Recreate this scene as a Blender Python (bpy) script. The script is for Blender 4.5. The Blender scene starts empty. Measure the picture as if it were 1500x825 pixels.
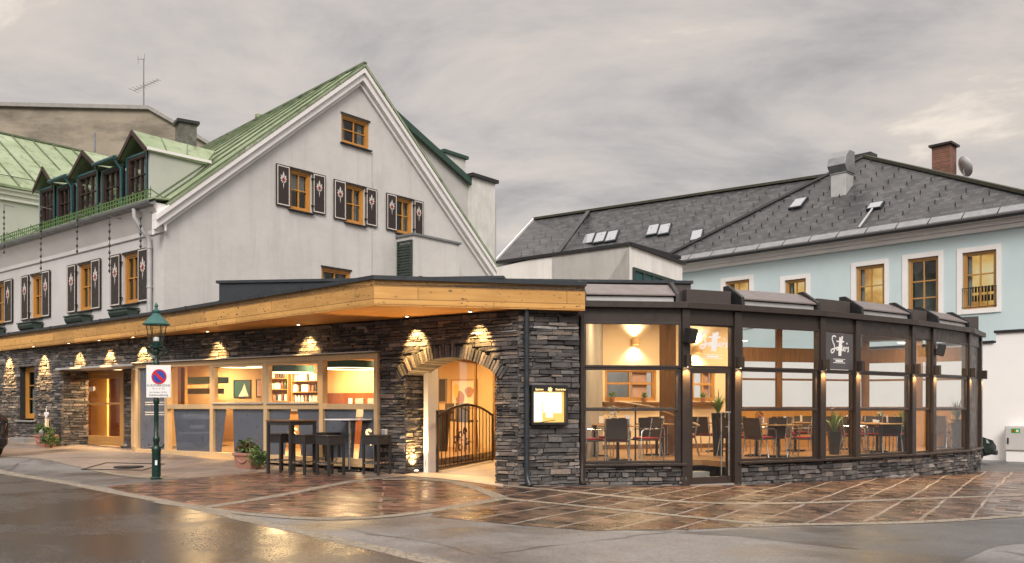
import bpy, bmesh, math, random
import numpy as np
from mathutils import Vector, Matrix

R = math.radians
random.seed(7)
scene = bpy.context.scene
COL = scene.collection

# ------------------------------------------------------------------ camera
F, CX, HY, EH = 1276.0, 750.0, 597.0, 1.5
cam_d = bpy.data.cameras.new("camera")
cam = bpy.data.objects.new("camera", cam_d)
COL.objects.link(cam)
cam.location = (0, 0, EH)
cam.rotation_euler = (R(90), 0, 0)
cam_d.sensor_width = 36
cam_d.lens = 36 * F / 1500
cam_d.shift_y = (HY - 412.5) / 1500
cam_d.clip_end = 2000
scene.camera = cam

# ------------------------------------------------------------------ light
SUN_EL, SUN_AZ = 38, 180     # azimuth clockwise from +Y
scene.view_settings.view_transform = 'Standard'
scene.view_settings.look = 'None'
scene.view_settings.gamma = 1
scene.view_settings.exposure = 0.75
scene.view_settings.use_curve_mapping = False
scene.render.engine = 'CYCLES'
scene.cycles.use_denoising = True
scene.cycles.max_bounces = 8
scene.cycles.transparent_max_bounces = 16
scene.cycles.sample_clamp_indirect = 4
scene.cycles.caustics_reflective = False
scene.cycles.caustics_refractive = False

world = bpy.data.worlds.new("World")
scene.world = world
world.use_nodes = True
wt = world.node_tree
wt.nodes.clear()
def wn(t, **k):
    n = wt.nodes.new(t)
    for a, b in k.items():
        setattr(n, a, b)
    return n
wo = wn('ShaderNodeOutputWorld')
bg = wn('ShaderNodeBackground'); bg.inputs['Strength'].default_value = 0.1
sky = wn('ShaderNodeTexSky', sky_type='NISHITA', sun_disc=False, sun_elevation=R(SUN_EL), sun_rotation=R(SUN_AZ))
sky.air_density = 1.2; sky.dust_density = 2.5
tc = wn('ShaderNodeTexCoord')
sep = wn('ShaderNodeSeparateXYZ'); wt.links.new(tc.outputs['Generated'], sep.inputs[0])
def wmath(op, a, b=None, clamp=False):
    n = wn('ShaderNodeMath', operation=op, use_clamp=clamp)
    for i, x in enumerate((a, b)):
        if x is None: continue
        if isinstance(x, (int, float)): n.inputs[i].default_value = x
        else: wt.links.new(x, n.inputs[i])
    return n.outputs[0]
zc = wmath('MAXIMUM', sep.outputs['Z'], 0.0)
den = wmath('ADD', zc, 0.16)
px = wmath('DIVIDE', sep.outputs['X'], den)
py = wmath('DIVIDE', sep.outputs['Y'], den)
cmb = wn('ShaderNodeCombineXYZ')
wt.links.new(px, cmb.inputs[0]); wt.links.new(wmath('MULTIPLY', py, 1.25), cmb.inputs[1])
cn = wn('ShaderNodeTexNoise'); cn.inputs['Scale'].default_value = 1.35; cn.inputs['Detail'].default_value = 8
cn.inputs['Roughness'].default_value = 0.6; cn.inputs['Distortion'].default_value = 0.35
wt.links.new(cmb.outputs[0], cn.inputs['Vector'])
cr = wn('ShaderNodeValToRGB')
el = cr.color_ramp.elements
el[0].position = 0.36; el[0].color = (0.315, 0.297, 0.29, 1)
el[1].position = 0.66; el[1].color = (0.70, 0.62, 0.53, 1)
e = el.new(0.50); e.color = (0.455, 0.418, 0.395, 1)
e = el.new(0.60); e.color = (0.54, 0.48, 0.43, 1)
wt.links.new(cn.outputs['Fac'], cr.inputs[0])
# overcast dome: brighter towards the zenith and over the west behind the camera
zr = wn('ShaderNodeMapRange', clamp=True, interpolation_type='SMOOTHSTEP')
zr.inputs['From Min'].default_value = 0.42; zr.inputs['From Max'].default_value = 0.95
zr.inputs['To Min'].default_value = 7.7; zr.inputs['To Max'].default_value = 23.0
wt.links.new(sep.outputs['Z'], zr.inputs['Value'])
yr = wn('ShaderNodeMapRange', clamp=True, interpolation_type='SMOOTHSTEP')
yr.inputs['From Min'].default_value = -0.9; yr.inputs['From Max'].default_value = 0.1
yr.inputs['To Min'].default_value = 1.9; yr.inputs['To Max'].default_value = 1.0
wt.links.new(sep.outputs['Y'], yr.inputs['Value'])
amp = wmath('MULTIPLY', zr.outputs[0], yr.outputs[0])
vs = wn('ShaderNodeVectorMath', operation='SCALE')
wt.links.new(cr.outputs[0], vs.inputs[0]); wt.links.new(amp, vs.inputs['Scale'])
mx = wn('ShaderNodeMixRGB'); mx.inputs[0].default_value = 0.95
wt.links.new(sky.outputs[0], mx.inputs[1]); wt.links.new(vs.outputs[0], mx.inputs[2])
wt.links.new(mx.outputs[0], bg.inputs[0]); wt.links.new(bg.outputs[0], wo.inputs[0])

sd = bpy.data.lights.new("sun", 'SUN'); sun = bpy.data.objects.new("sun", sd); COL.objects.link(sun)
sd.energy = 1.5; sd.angle = R(25); sd.color = (1.0, 0.93, 0.86)
sdir = Vector((math.sin(R(SUN_AZ)) * math.cos(R(SUN_EL)), math.cos(R(SUN_AZ)) * math.cos(R(SUN_EL)), math.sin(R(SUN_EL))))
sun.rotation_euler = (-sdir).to_track_quat('-Z', 'Y').to_euler()
sun.location = (0, -10, 40)

# ------------------------------------------------------------------ helpers
def P(u, v, Y):
    return Vector(((u - CX) / F * Y, Y, EH + (HY - v) / F * Y))

class Frame:
    """vertical plane: s along the wall (left to right as seen), o outwards, z up"""
    def __init__(self, o, d):
        self.o = Vector((o[0], o[1])); self.d = Vector((d[0], d[1])).normalized()
        self.n = Vector((self.d.y, -self.d.x))
    def pt(self, s, o, z):
        q = self.o + self.d * s + self.n * o
        return Vector((q.x, q.y, z))
    def s_at(self, u, o=0.0):
        k = (u - CX) / F
        p = self.o + self.n * o
        return (k * p.y - p.x) / (self.d.x - k * self.d.y)
    def z_at(self, s, v, o=0.0):
        Y = (self.o + self.d * s + self.n * o).y
        return EH + (HY - v) / F * Y
    def uv(self, u, v, o=0.0):
        s = self.s_at(u, o)
        return s, self.z_at(s, v, o)
    def shift(self, o):
        return Frame(self.o + self.n * o, self.d)
    @property
    def rz(self):
        return math.atan2(self.d.y, self.d.x)

def frame2(a, b):
    return Frame(a, (b[0] - a[0], b[1] - a[1]))
def at(u, Y):
    return ((u - CX) / F * Y, Y)

class MB:
    def __init__(self):
        self.v = []; self.f = []; self.m = []; self.t = []
    def add(self, vs, fs, mi=0, tone=0.5):
        b = len(self.v)
        self.v += [Vector(x) for x in vs]
        for f in fs:
            self.f.append([b + i for i in f]); self.m.append(mi); self.t.append(tone)
    HEX = [(0, 3, 2, 1), (4, 5, 6, 7), (0, 1, 5, 4), (1, 2, 6, 5), (2, 3, 7, 6), (3, 0, 4, 7)]
    def hexa(self, p, mi=0, tone=0.5):
        self.add(p, self.HEX, mi, tone); return self
    def fbox(self, fr, s0, s1, o0, o1, z0, z1, mi=0, tone=0.5):
        p = [fr.pt(s0, o1, z0), fr.pt(s1, o1, z0), fr.pt(s1, o0, z0), fr.pt(s0, o0, z0),
             fr.pt(s0, o1, z1), fr.pt(s1, o1, z1), fr.pt(s1, o0, z1), fr.pt(s0, o0, z1)]
        self.hexa(p, mi, tone); return self
    def box(self, c, s, rz=0, mi=0, M=None):
        x, y, z = s[0] / 2, s[1] / 2, s[2] / 2
        rot = Matrix.Rotation(rz, 4, 'Z') if M is None else M
        p = [Vector(c) + rot @ Vector(q) for q in ((-x, -y, -z), (x, -y, -z), (x, y, -z), (-x, y, -z), (-x, -y, z), (x, -y, z), (x, y, z), (-x, y, z))]
        self.hexa(p, mi); return self
    def prism(self, poly, vec, mi=0):
        n = len(poly); vec = Vector(vec)
        a = [Vector(p) for p in poly]
        vs = a + [p + vec for p in a]
        fs = [tuple(range(n - 1, -1, -1)), tuple(range(n, 2 * n))]
        fs += [(i, (i + 1) % n, n + (i + 1) % n, n + i) for i in range(n)]
        self.add(vs, fs, mi); return self
    def fprism(self, fr, pts, o0, o1, mi=0):
        self.prism([fr.pt(s, o1, z) for s, z in pts], fr.pt(0, o0, 0) - fr.pt(0, o1, 0), mi); return self
    def tube(self, path, r, n=8, mi=0, closed=False):
        path = [Vector(p) for p in path]
        rs = r if isinstance(r, (list, tuple)) else [r] * len(path)
        rings = []; N = len(path); prev = None
        for i, p in enumerate(path):
            if closed: t = path[(i + 1) % N] - path[i - 1]
            elif i == 0: t = path[1] - p
            elif i == N - 1: t = p - path[-2]
            else: t = (path[i + 1] - p).normalized() + (p - path[i - 1]).normalized()
            t.normalize()
            if prev is None:
                a = t.orthogonal().normalized()
                if abs(t.z) < 0.99:
                    a = t.cross(Vector((0, 0, 1))).normalized()
            else:
                a = (prev - t * prev.dot(t))
                a = a.normalized() if a.length > 1e-6 else t.orthogonal().normalized()
            prev = a; b = t.cross(a)
            rings.append([p + (a * math.cos(2 * math.pi * k / n) + b * math.sin(2 * math.pi * k / n)) * rs[i] for k in range(n)])
        vs = [q for g in rings for q in g]
        fs = []
        L = N if closed else N - 1
        for i in range(L):
            j = (i + 1) % N
            for k in range(n):
                fs.append((i * n + k, i * n + (k + 1) % n, j * n + (k + 1) % n, j * n + k))
        if not closed:
            fs.append(tuple(range(n - 1, -1, -1))); fs.append(tuple((N - 1) * n + k for k in range(n)))
        self.add(vs, fs, mi); return self
    def lathe(self, prof, c=(0, 0, 0), n=16, mi=0, cap=True):
        c = Vector(c); vs = []
        for r, z in prof:
            for k in range(n):
                a = 2 * math.pi * k / n
                vs.append(c + Vector((r * math.cos(a), r * math.sin(a), z)))
        fs = []
        for i in range(len(prof) - 1):
            for k in range(n):
                fs.append((i * n + k, i * n + (k + 1) % n, (i + 1) * n + (k + 1) % n, (i + 1) * n + k))
        if cap:
            fs.append(tuple(range(n - 1, -1, -1))); fs.append(tuple((len(prof) - 1) * n + k for k in range(n)))
        self.add(vs, fs, mi); return self
    def bar(self, a, b, w, h, mi=0):
        """rectangular bar from a to b, w horizontal width, h the other"""
        a, b = Vector(a), Vector(b); t = (b - a).normalized()
        x = t.cross(Vector((0, 0, 1)))
        x = x.normalized() if x.length > 1e-4 else Vector((1, 0, 0))
        y = x.cross(t).normalized()
        x = x * w / 2; y = y * h / 2
        self.hexa([a - x - y, a + x - y, b + x - y, b - x - y, a - x + y, a + x + y, b + x + y, b - x + y], mi); return self
    def build(self, name, mats, parent=None, smooth=False, bevel=0, tone=False):
        me = bpy.data.meshes.new(name)
        off = Vector((0, 0, 0))
        p = parent
        while p is not None:
            off += p.location; p = p.parent
        me.from_pydata([tuple(v - off) for v in self.v], [], self.f)
        mats = mats if isinstance(mats, (list, tuple)) else [mats]
        for m in mats: me.materials.append(m)
        me.polygons.foreach_set('material_index', self.m)
        if tone:
            at_ = me.attributes.new('tone', 'FLOAT', 'FACE')
            at_.data.foreach_set('value', self.t)
        bm = bmesh.new(); bm.from_mesh(me); bmesh.ops.recalc_face_normals(bm, faces=bm.faces); bm.to_mesh(me); bm.free()
        if smooth:
            me.polygons.foreach_set('use_smooth', [True] * len(me.polygons))
            try: me.set_sharp_from_angle(angle=R(40))
            except Exception: pass
        o = bpy.data.objects.new(name, me); COL.objects.link(o)
        if parent is not None: o.parent = parent
        if bevel:
            b = o.modifiers.new('bevel', 'BEVEL'); b.width = bevel; b.segments = 2; b.limit_method = 'ANGLE'
        return o

def tag(o, label=None, cat=None, group=None, kind=None):
    if label: o['label'] = label
    if cat: o['category'] = cat
    if group: o['group'] = group
    if kind: o['kind'] = kind
    return o
def thing(name, label, cat, loc=(0, 0, 0), rz=0, group=None):
    o = bpy.data.objects.new(name, None); COL.objects.link(o)
    o.location = loc; o.rotation_euler = (0, 0, rz); o.empty_display_size = 0.2
    return tag(o, label, cat, group)
def copy_tree(o, parent=None):
    c = o.copy(); COL.objects.link(c)
    if parent is not None: c.parent = parent
    for ch in list(o.children):
        copy_tree(ch, c)
    return c
def place(o, loc, rz):
    o.location = loc; o.rotation_euler = (0, 0, rz); return o
def cut(obj, mb, parent=None):
    """boolean difference, baked"""
    c = mb.build('cutter', obj.data.materials[0], obj.parent)
    m = obj.modifiers.new('b', 'BOOLEAN'); m.operation = 'DIFFERENCE'; m.solver = 'EXACT'; m.object = c
    bpy.context.view_layer.update()
    dg = bpy.context.evaluated_depsgraph_get()
    me = bpy.data.meshes.new_from_object(obj.evaluated_get(dg))
    obj.modifiers.clear(); obj.data = me
    bpy.data.objects.remove(c, do_unlink=True)

# ------------------------------------------------------------------ materials
MT = {}
class NT:
    def __init__(self, name):
        self.m = bpy.data.materials.new(name); self.m.use_nodes = True
        self.t = self.m.node_tree; self.b = self.t.nodes['Principled BSDF']; self.out = self.t.nodes['Material Output']
        self._c = None
    def n(self, t, ins=None, **k):
        x = self.t.nodes.new(t)
        for a, b in k.items(): setattr(x, a, b)
        for a, b in (ins or {}).items(): self.set(x.inputs[a], b)
        return x
    def set(self, sock, val):
        if hasattr(val, 'is_output') or isinstance(val, bpy.types.NodeSocket): self.t.links.new(val, sock)
        else: sock.default_value = val
    def co(self, scale=(1, 1, 1), rot=(0, 0, 0), loc=(0, 0, 0), src='Object'):
        if self._c is None: self._c = self.n('ShaderNodeTexCoord')
        mp = self.n('ShaderNodeMapping', {'Scale': scale, 'Rotation': rot, 'Location': loc})
        self.t.links.new(self._c.outputs[src], mp.inputs['Vector']); return mp.outputs[0]
    def noise(self, vec, scale, detail=4, rough=0.5, dist=0.0):
        return self.n('ShaderNodeTexNoise', {'Vector': vec, 'Scale': scale, 'Detail': detail, 'Roughness': rough, 'Distortion': dist}).outputs['Fac']
    def ramp(self, fac, stops):
        r = self.n('ShaderNodeValToRGB', {'Fac': fac}); e = r.color_ramp.elements
        while len(e) < len(stops): e.new(0.5)
        for i, (p, c) in enumerate(stops):
            e[i].position = p
            e[i].color = (c, c, c, 1) if isinstance(c, (int, float)) else (*c, 1)
        return r.outputs[0]
    def mix(self, fac, a, b, mode='MIX'):
        m = self.n('ShaderNodeMixRGB', {'Fac': fac}, blend_type=mode)
        for s, x in ((m.inputs[1], a), (m.inputs[2], b)):
            self.set(s, (*x, 1) if isinstance(x, tuple) and len(x) == 3 else x)
        return m.outputs[0]
    def math(self, op, a, b=0.0):
        return self.n('ShaderNodeMath', {0: a, 1: b}, operation=op).outputs[0]
    def bump(self, h, strength=0.3, dist=0.01, prev=None):
        b = self.n('ShaderNodeBump', {'Height': h, 'Strength': strength, 'Distance': dist})
        if prev is not None: self.t.links.new(prev, b.inputs['Normal'])
        self.t.links.new(b.outputs[0], self.b.inputs['Normal']); return b.outputs[0]
    def col(self, c): self.set(self.b.inputs['Base Color'], (*c, 1) if isinstance(c, tuple) else c)
    def rough(self, r): self.set(self.b.inputs['Roughness'], r)
    def metal(self, r): self.set(self.b.inputs['Metallic'], r)

def simple(name, c1, c2=None, scale=6, rough=0.6, metal=0, bump=0.0, bscale=60, stretch=(1, 1, 1), rvar=0.12, spec=None):
    k = NT(name)
    v = k.co(stretch)
    c2 = c2 or tuple(x * 0.82 for x in c1)
    k.col(k.ramp(k.noise(v, scale, 6, 0.6), [(0.3, c1), (0.7, c2)]))
    k.rough(k.ramp(k.noise(v, scale * 1.7, 4), [(0.3, max(0.03, rough - rvar)), (0.7, min(1, rough + rvar))]))
    k.metal(metal)
    if spec is not None: k.set(k.b.inputs['Specular IOR Level'], spec)
    if bump: k.bump(k.noise(v, bscale, 5, 0.6), bump, 0.01)
    MT[name] = k.m
    return k.m

def wood(name, c1, c2, scale=1.0, axis='x', rough=0.5, planks=0.0, knots=False, angle=0.0, dark=(0.12, 0.06, 0.02)):
    k = NT(name)
    st = {'x': (1, 12, 12), 'y': (12, 1, 12), 'z': (12, 12, 1)}[axis]
    v0 = k.co((1, 1, 1), (0, 0, -angle))
    mp = k.n('ShaderNodeMapping', {'Vector': v0, 'Scale': tuple(x * scale for x in st)})
    g = k.noise(mp.outputs[0], 1.6, 6, 0.65, 0.6)
    c = k.ramp(g, [(0.3, c1), (0.68, c2)])
    big = k.noise(v0, 0.9, 3)
    c = k.mix(0.55, c, k.ramp(big, [(0.3, 0.72), (0.7, 1.12)]), 'MULTIPLY')
    if planks:
        br = k.n('ShaderNodeTexBrick', {'Scale': 1.0, 'Mortar Size': 0.007, 'Brick Width': 2.8, 'Row Height': planks, 'Color1': (0.68, 0.66, 0.62, 1), 'Color2': (1.15, 1.12, 1.05, 1), 'Mortar': (0.28, 0.22, 0.15, 1)})
        sp = k.n('ShaderNodeSeparateXYZ', {0: v0}); cb = k.n('ShaderNodeCombineXYZ', {0: sp.outputs[0], 1: sp.outputs[2] if axis != 'y' else sp.outputs[1]})
        k.t.links.new(cb.outputs[0], br.inputs['Vector'])
        c = k.mix(0.85, c, br.outputs['Color'], 'MULTIPLY')
    if knots:
        vo = k.n('ShaderNodeTexVoronoi', {'Vector': k.n('ShaderNodeMapping', {'Vector': v0, 'Scale': (2.6, 2.6, 5.0)}).outputs[0], 'Scale': 1.5, 'Randomness': 1.0})
        vo2 = k.n('ShaderNodeTexVoronoi', {'Vector': k.n('ShaderNodeMapping', {'Vector': v0, 'Scale': (5, 5, 9.0), 'Location': (3, 1, 5)}).outputs[0], 'Scale': 1.5, 'Randomness': 1.0})
        kn = k.ramp(vo.outputs['Distance'], [(0.10, 0.95), (0.20, 0.0)])
        kn2 = k.ramp(vo2.outputs['Distance'], [(0.12, 0.9), (0.22, 0.0)])
        msk = k.ramp(k.noise(v0, 1.1, 2), [(0.35, 0.0), (0.5, 1.0)])
        c = k.mix(k.math('MULTIPLY', kn, msk), c, dark)
        c = k.mix(k.math('MULTIPLY', kn2, msk), c, dark)
    k.col(c); k.rough(rough)
    k.bump(g, 0.12, 0.004)
    MT[name] = k.m
    return k.m

def emit(name, c, s):
    k = NT(name); k.col(tuple(x * 0.3 for x in c)); k.set(k.b.inputs['Emission Color'], (*c, 1)); k.set(k.b.inputs['Emission Strength'], s)
    MT[name] = k.m; return k.m

def glass(name, tint=(1, 1, 1), refl=1.0, rough=0.02):
    k = NT(name); k.t.nodes.remove(k.b)
    tr = k.n('ShaderNodeBsdfTransparent', {'Color': (*tint, 1)})
    gl = k.n('ShaderNodeBsdfGlossy', {'Roughness': rough})
    wob = k.n('ShaderNodeBump', {'Height': k.noise(k.co(), 1.1, 2), 'Strength': 0.05, 'Distance': 0.05})
    k.t.links.new(wob.outputs[0], gl.inputs['Normal'])
    fr = k.n('ShaderNodeFresnel', {'IOR': 1.5})
    geo = k.n('ShaderNodeNewGeometry')
    ms = k.n('ShaderNodeMixShader', {0: k.math('MULTIPLY', k.math('MULTIPLY', fr.outputs[0], refl), k.math('SUBTRACT', 1.0, geo.outputs['Backfacing']))})
    k.t.links.new(tr.outputs[0], ms.inputs[1]); k.t.links.new(gl.outputs[0], ms.inputs[2])
    k.t.links.new(ms.outputs[0], k.out.inputs[0])
    MT[name] = k.m; return k.m

k = NT('plaster_white'); v = k.co()
c = k.ramp(k.noise(v, 0.8, 7, 0.65), [(0.3, (0.60, 0.588, 0.572)), (0.7, (0.52, 0.509, 0.496))])
c = k.mix(0.22, c, k.ramp(k.noise(k.co((1.2, 1.2, 2.5), (0.3, 0.2, 0)), 2.2, 7, 0.72), [(0.3, 0.80), (0.65, 1.08)]), 'MULTIPLY')
c = k.mix(0.45, c, k.ramp(k.noise(k.co((2.6, 2.6, 0.16)), 1.4, 6, 0.7), [(0.52, 1.0), (0.72, 0.76)]), 'MULTIPLY')
k.col(c); k.rough(0.92); k.bump(k.noise(k.co((1, 1, 1.5), (0.4, 0.3, 0)), 11, 7, 0.7), 0.32, 0.025); MT['plaster_white'] = k.m
simple('plaster_street', (0.60, 0.585, 0.585), (0.52, 0.505, 0.50), 0.8, 0.9, bump=0.3, bscale=22)
simple('plaster_trim', (0.80, 0.78, 0.77), (0.72, 0.70, 0.69), 1.5, 0.7, bump=0.1)
simple('plaster_grey', (0.50, 0.485, 0.47), (0.41, 0.40, 0.39), 0.8, 0.9, bump=0.3, bscale=20)
simple('plaster_sage', (0.46, 0.47, 0.43), (0.38, 0.39, 0.36), 0.8, 0.9, bump=0.2, bscale=20)
simple('plaster_blue', (0.54, 0.645, 0.67), (0.48, 0.585, 0.61), 0.7, 0.9, bump=0.2, bscale=20)
simple('render_white', (0.85, 0.845, 0.84), (0.79, 0.785, 0.78), 0.5, 0.85, bump=0.2, bscale=14)
k = NT('concrete_white'); v = k.co()
c = k.ramp(k.noise(v, 0.7, 6, 0.65), [(0.3, (0.80, 0.78, 0.75)), (0.7, (0.66, 0.64, 0.61))])
c = k.mix(0.7, c, k.ramp(k.noise(k.co((1.5, 1.5, 0.25)), 2.0, 5, 0.7), [(0.35, 0.80), (0.6, 1.0)]), 'MULTIPLY')
k.col(c); k.rough(0.9); k.bump(k.noise(v, 25, 4), 0.2, 0.01); MT['concrete_white'] = k.m
k = NT('concrete_old'); v = k.co()
c = k.ramp(k.noise(v, 0.25, 7, 0.65), [(0.3, (0.36, 0.31, 0.245)), (0.7, (0.235, 0.205, 0.165))])
c = k.mix(0.85, c, k.ramp(k.noise(k.co((0.4, 0.4, 1.2)), 0.7, 7, 0.7), [(0.36, 0.45), (0.55, 1.0)]), 'MULTIPLY')
k.col(c); k.rough(0.95); MT['concrete_old'] = k.m
k = NT('patina'); v = k.co()
c = k.ramp(k.noise(v, 0.8, 6, 0.6), [(0.3, (0.19, 0.255, 0.135)), (0.55, (0.275, 0.34, 0.205)), (0.75, (0.40, 0.45, 0.33))])
c = k.mix(k.ramp(k.noise(k.co((2.5, 2.5, 0.5)), 1.3, 6, 0.7), [(0.52, 0.0), (0.68, 0.8)]), c, (0.10, 0.10, 0.045))
k.col(c); k.rough(0.55); k.metal(0.0); k.bump(k.noise(v, 6, 3), 0.15, 0.02); MT['patina'] = k.m
simple('patina_dark', (0.018, 0.05, 0.04), (0.03, 0.07, 0.05), 3, 0.45)
simple('seam_green', (0.15, 0.19, 0.11), (0.06, 0.08, 0.045), 3, 0.5)
simple('fence_green', (0.10, 0.20, 0.05), (0.06, 0.12, 0.035), 8, 0.5)
simple('metal_zinc', (0.30, 0.31, 0.32), (0.22, 0.225, 0.23), 3, 0.4, 0.6)
simple('metal_zinc_pale', (0.52, 0.52, 0.52), (0.42, 0.42, 0.42), 3, 0.45, 0.3)
simple('metal_brown', (0.038, 0.027, 0.022), (0.030, 0.021, 0.018), 4, 0.42, 0.0, bump=0.05)
simple('metal_taupe', (0.20, 0.17, 0.165), (0.165, 0.14, 0.135), 3, 0.42, 0.2)
simple('metal_anthracite', (0.035, 0.042, 0.05), (0.026, 0.031, 0.038), 4, 0.4, 0.3)
simple('metal_black', (0.012, 0.012, 0.013), (0.02, 0.02, 0.021), 6, 0.45)
simple('steel', (0.55, 0.54, 0.53), (0.45, 0.44, 0.43), 5, 0.28, 1.0)
simple('lamp_green', (0.004, 0.032, 0.024), (0.003, 0.022, 0.017), 5, 0.30, 0.0, bump=0.05, bscale=40)
simple('dark_green', (0.02, 0.04, 0.032), (0.035, 0.05, 0.042), 8, 0.4)
simple('teal_shade', (0.03, 0.12, 0.105), (0.025, 0.10, 0.09), 5, 0.6)
simple('teal_paint', (0.02, 0.085, 0.095), (0.015, 0.06, 0.07), 5, 0.45)
simple('white_paint', (0.80, 0.79, 0.78), (0.74, 0.73, 0.72), 3, 0.5)
simple('grey_wall', (0.30, 0.29, 0.29), (0.26, 0.25, 0.25), 2, 0.8)
simple('cream_wall', (0.74, 0.62, 0.46), (0.70, 0.58, 0.42), 1.2, 0.8)
simple('room_wall', (0.60, 0.42, 0.22), (0.52, 0.34, 0.16), 0.8, 0.8)
simple('yellow_wall', (0.78, 0.50, 0.14), (0.72, 0.45, 0.12), 1.2, 0.7)
simple('terracotta', (0.40, 0.20, 0.15), (0.30, 0.14, 0.10), 7, 0.8, bump=0.2, bscale=30)
simple('rattan', (0.035, 0.030, 0.028), (0.022, 0.019, 0.018), 30, 0.55, bump=0.6, bscale=120)
simple('wicker', (0.045, 0.028, 0.018), (0.028, 0.017, 0.012), 30, 0.6, bump=0.6, bscale=120)
simple('cushion_red', (0.35, 0.02, 0.02), (0.26, 0.015, 0.015), 8, 0.9)
simple('dark_panel', (0.125, 0.135, 0.17), (0.10, 0.11, 0.14), 2.5, 0.35)
simple('sign_grey', (0.085, 0.080, 0.085), (0.07, 0.066, 0.07), 3, 0.45)
simple('cabinet_grey', (0.55, 0.54, 0.54), (0.50, 0.49, 0.49), 2, 0.5)
simple('rubber', (0.012, 0.012, 0.012), (0.02, 0.02, 0.02), 10, 0.8)
simple('paint_black', (0.015, 0.016, 0.02), (0.012, 0.013, 0.017), 2, 0.18)
simple('paint_green', (0.015, 0.025, 0.022), (0.012, 0.02, 0.018), 2, 0.18)
simple('tail_red', (0.45, 0.01, 0.01), (0.35, 0.008, 0.008), 3, 0.15)
simple('sign_red', (0.55, 0.012, 0.012), (0.5, 0.01, 0.01), 3, 0.4)
simple('sign_blue', (0.015, 0.06, 0.38), (0.012, 0.05, 0.33), 3, 0.4)
simple('sign_green', (0.03, 0.35, 0.05), None, 3, 0.4)
simple('ink', (0.03, 0.03, 0.04), None, 3, 0.6)
simple('soil', (0.04, 0.028, 0.02), None, 20, 0.95, bump=0.6)
simple('leaf', (0.045, 0.10, 0.018), (0.09, 0.16, 0.035), 9, 0.5)
simple('leaf_dark', (0.02, 0.055, 0.015), (0.045, 0.09, 0.025), 9, 0.5)
simple('leaf_rust', (0.16, 0.055, 0.035), (0.10, 0.06, 0.03), 9, 0.6)
simple('leaf_pale', (0.20, 0.30, 0.10), (0.12, 0.2, 0.05), 9, 0.5)
simple('petal_white', (0.75, 0.73, 0.66), None, 9, 0.6)
simple('petal_pink', (0.45, 0.05, 0.2), None, 9, 0.6)
simple('slab_grey', (0.30, 0.29, 0.28), (0.22, 0.21, 0.20), 4, 0.6, bump=0.3)
simple('gold', (0.75, 0.42, 0.08), None, 5, 0.4, 0.2)
simple('roof_felt', (0.03, 0.03, 0.032), (0.045, 0.043, 0.043), 2, 0.7)
simple('roof_brown', (0.060, 0.048, 0.044), (0.05, 0.04, 0.037), 2, 0.55)
simple('shutter_brown', (0.030, 0.020, 0.018), (0.024, 0.016, 0.014), 5, 0.5)
simple('ornament_white', (0.68, 0.63, 0.58), None, 9, 0.6)
simple('ornament_red', (0.45, 0.10, 0.10), None, 9, 0.6)
simple('curtain', (0.62, 0.60, 0.57), (0.5, 0.48, 0.46), 5, 0.9)
simple('curtain_pink', (0.60, 0.40, 0.37), (0.5, 0.32, 0.3), 5, 0.9)
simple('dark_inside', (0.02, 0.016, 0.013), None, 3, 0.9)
simple('blind_grey', (0.40, 0.42, 0.42), (0.36, 0.38, 0.38), 3, 0.8)
simple('added_hill_wood', (0.035, 0.05, 0.03), (0.06, 0.07, 0.045), 0.05, 0.95)
simple('moss', (0.06, 0.06, 0.035), (0.03, 0.03, 0.025), 9, 0.9)
wood('wood_fascia', (0.70, 0.40, 0.13), (0.57, 0.30, 0.08), 0.6, 'x', 0.5, 0.23, True, angle=-0.6)
wood('wood_fascia_front', (0.74, 0.42, 0.13), (0.60, 0.31, 0.075), 0.6, 'x', 0.5, 0.23, True, angle=0.2)
wood('wood_soffit', (0.62, 0.31, 0.085), (0.50, 0.23, 0.055), 0.6, 'x', 0.55, 0.0, False, angle=-0.6)
wood('wood_pale', (0.66, 0.47, 0.26), (0.58, 0.39, 0.20), 1.0, 'z', 0.5)
wood('wood_orange', (0.56, 0.27, 0.055), (0.45, 0.20, 0.035), 1.2, 'z', 0.45)
wood('wood_oak', (0.48, 0.27, 0.09), (0.38, 0.19, 0.055), 1.0, 'z', 0.45)
wood('wood_red', (0.22, 0.075, 0.03), (0.14, 0.045, 0.02), 1.0, 'z', 0.4)
wood('wood_brown', (0.20, 0.10, 0.045), (0.11, 0.055, 0.025), 1.0, 'z', 0.5)
wood('wood_dormer', (0.060, 0.030, 0.024), (0.038, 0.018, 0.015), 1.0, 'x', 0.6, 0.16)
wood('wood_floor', (0.34, 0.19, 0.08), (0.26, 0.135, 0.05), 0.8, 'x', 0.35)
glass('glass', (0.985, 0.99, 0.985), 1.35)
glass('glass_house', (0.75, 0.78, 0.78), 1.6)
glass('glass_lamp', (0.93, 0.95, 0.95), 1.0, 0.05)
k = NT('lit_warm'); v = k.co()
c = k.ramp(k.noise(v, 0.9, 3, 0.5, 0.3), [(0.36, (0.55, 0.24, 0.05)), (0.5, (1.0, 0.58, 0.18)), (0.62, (1.0, 0.80, 0.45))])
k.col((0.5, 0.35, 0.15)); k.set(k.b.inputs['Emission Color'], c); k.set(k.b.inputs['Emission Strength'], 0.62); MT['lit_warm'] = k.m
emit('lit_warm_bright', (1.0, 0.74, 0.40), 2.6)
emit('lit_lamp', (1.0, 0.80, 0.52), 22.0)
emit('lit_paper', (1.0, 0.86, 0.62), 1.15)
emit('lit_board', (1.0, 0.55, 0.14), 0.75)
emit('lit_letter', (1.0, 0.66, 0.25), 1.6)

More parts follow.
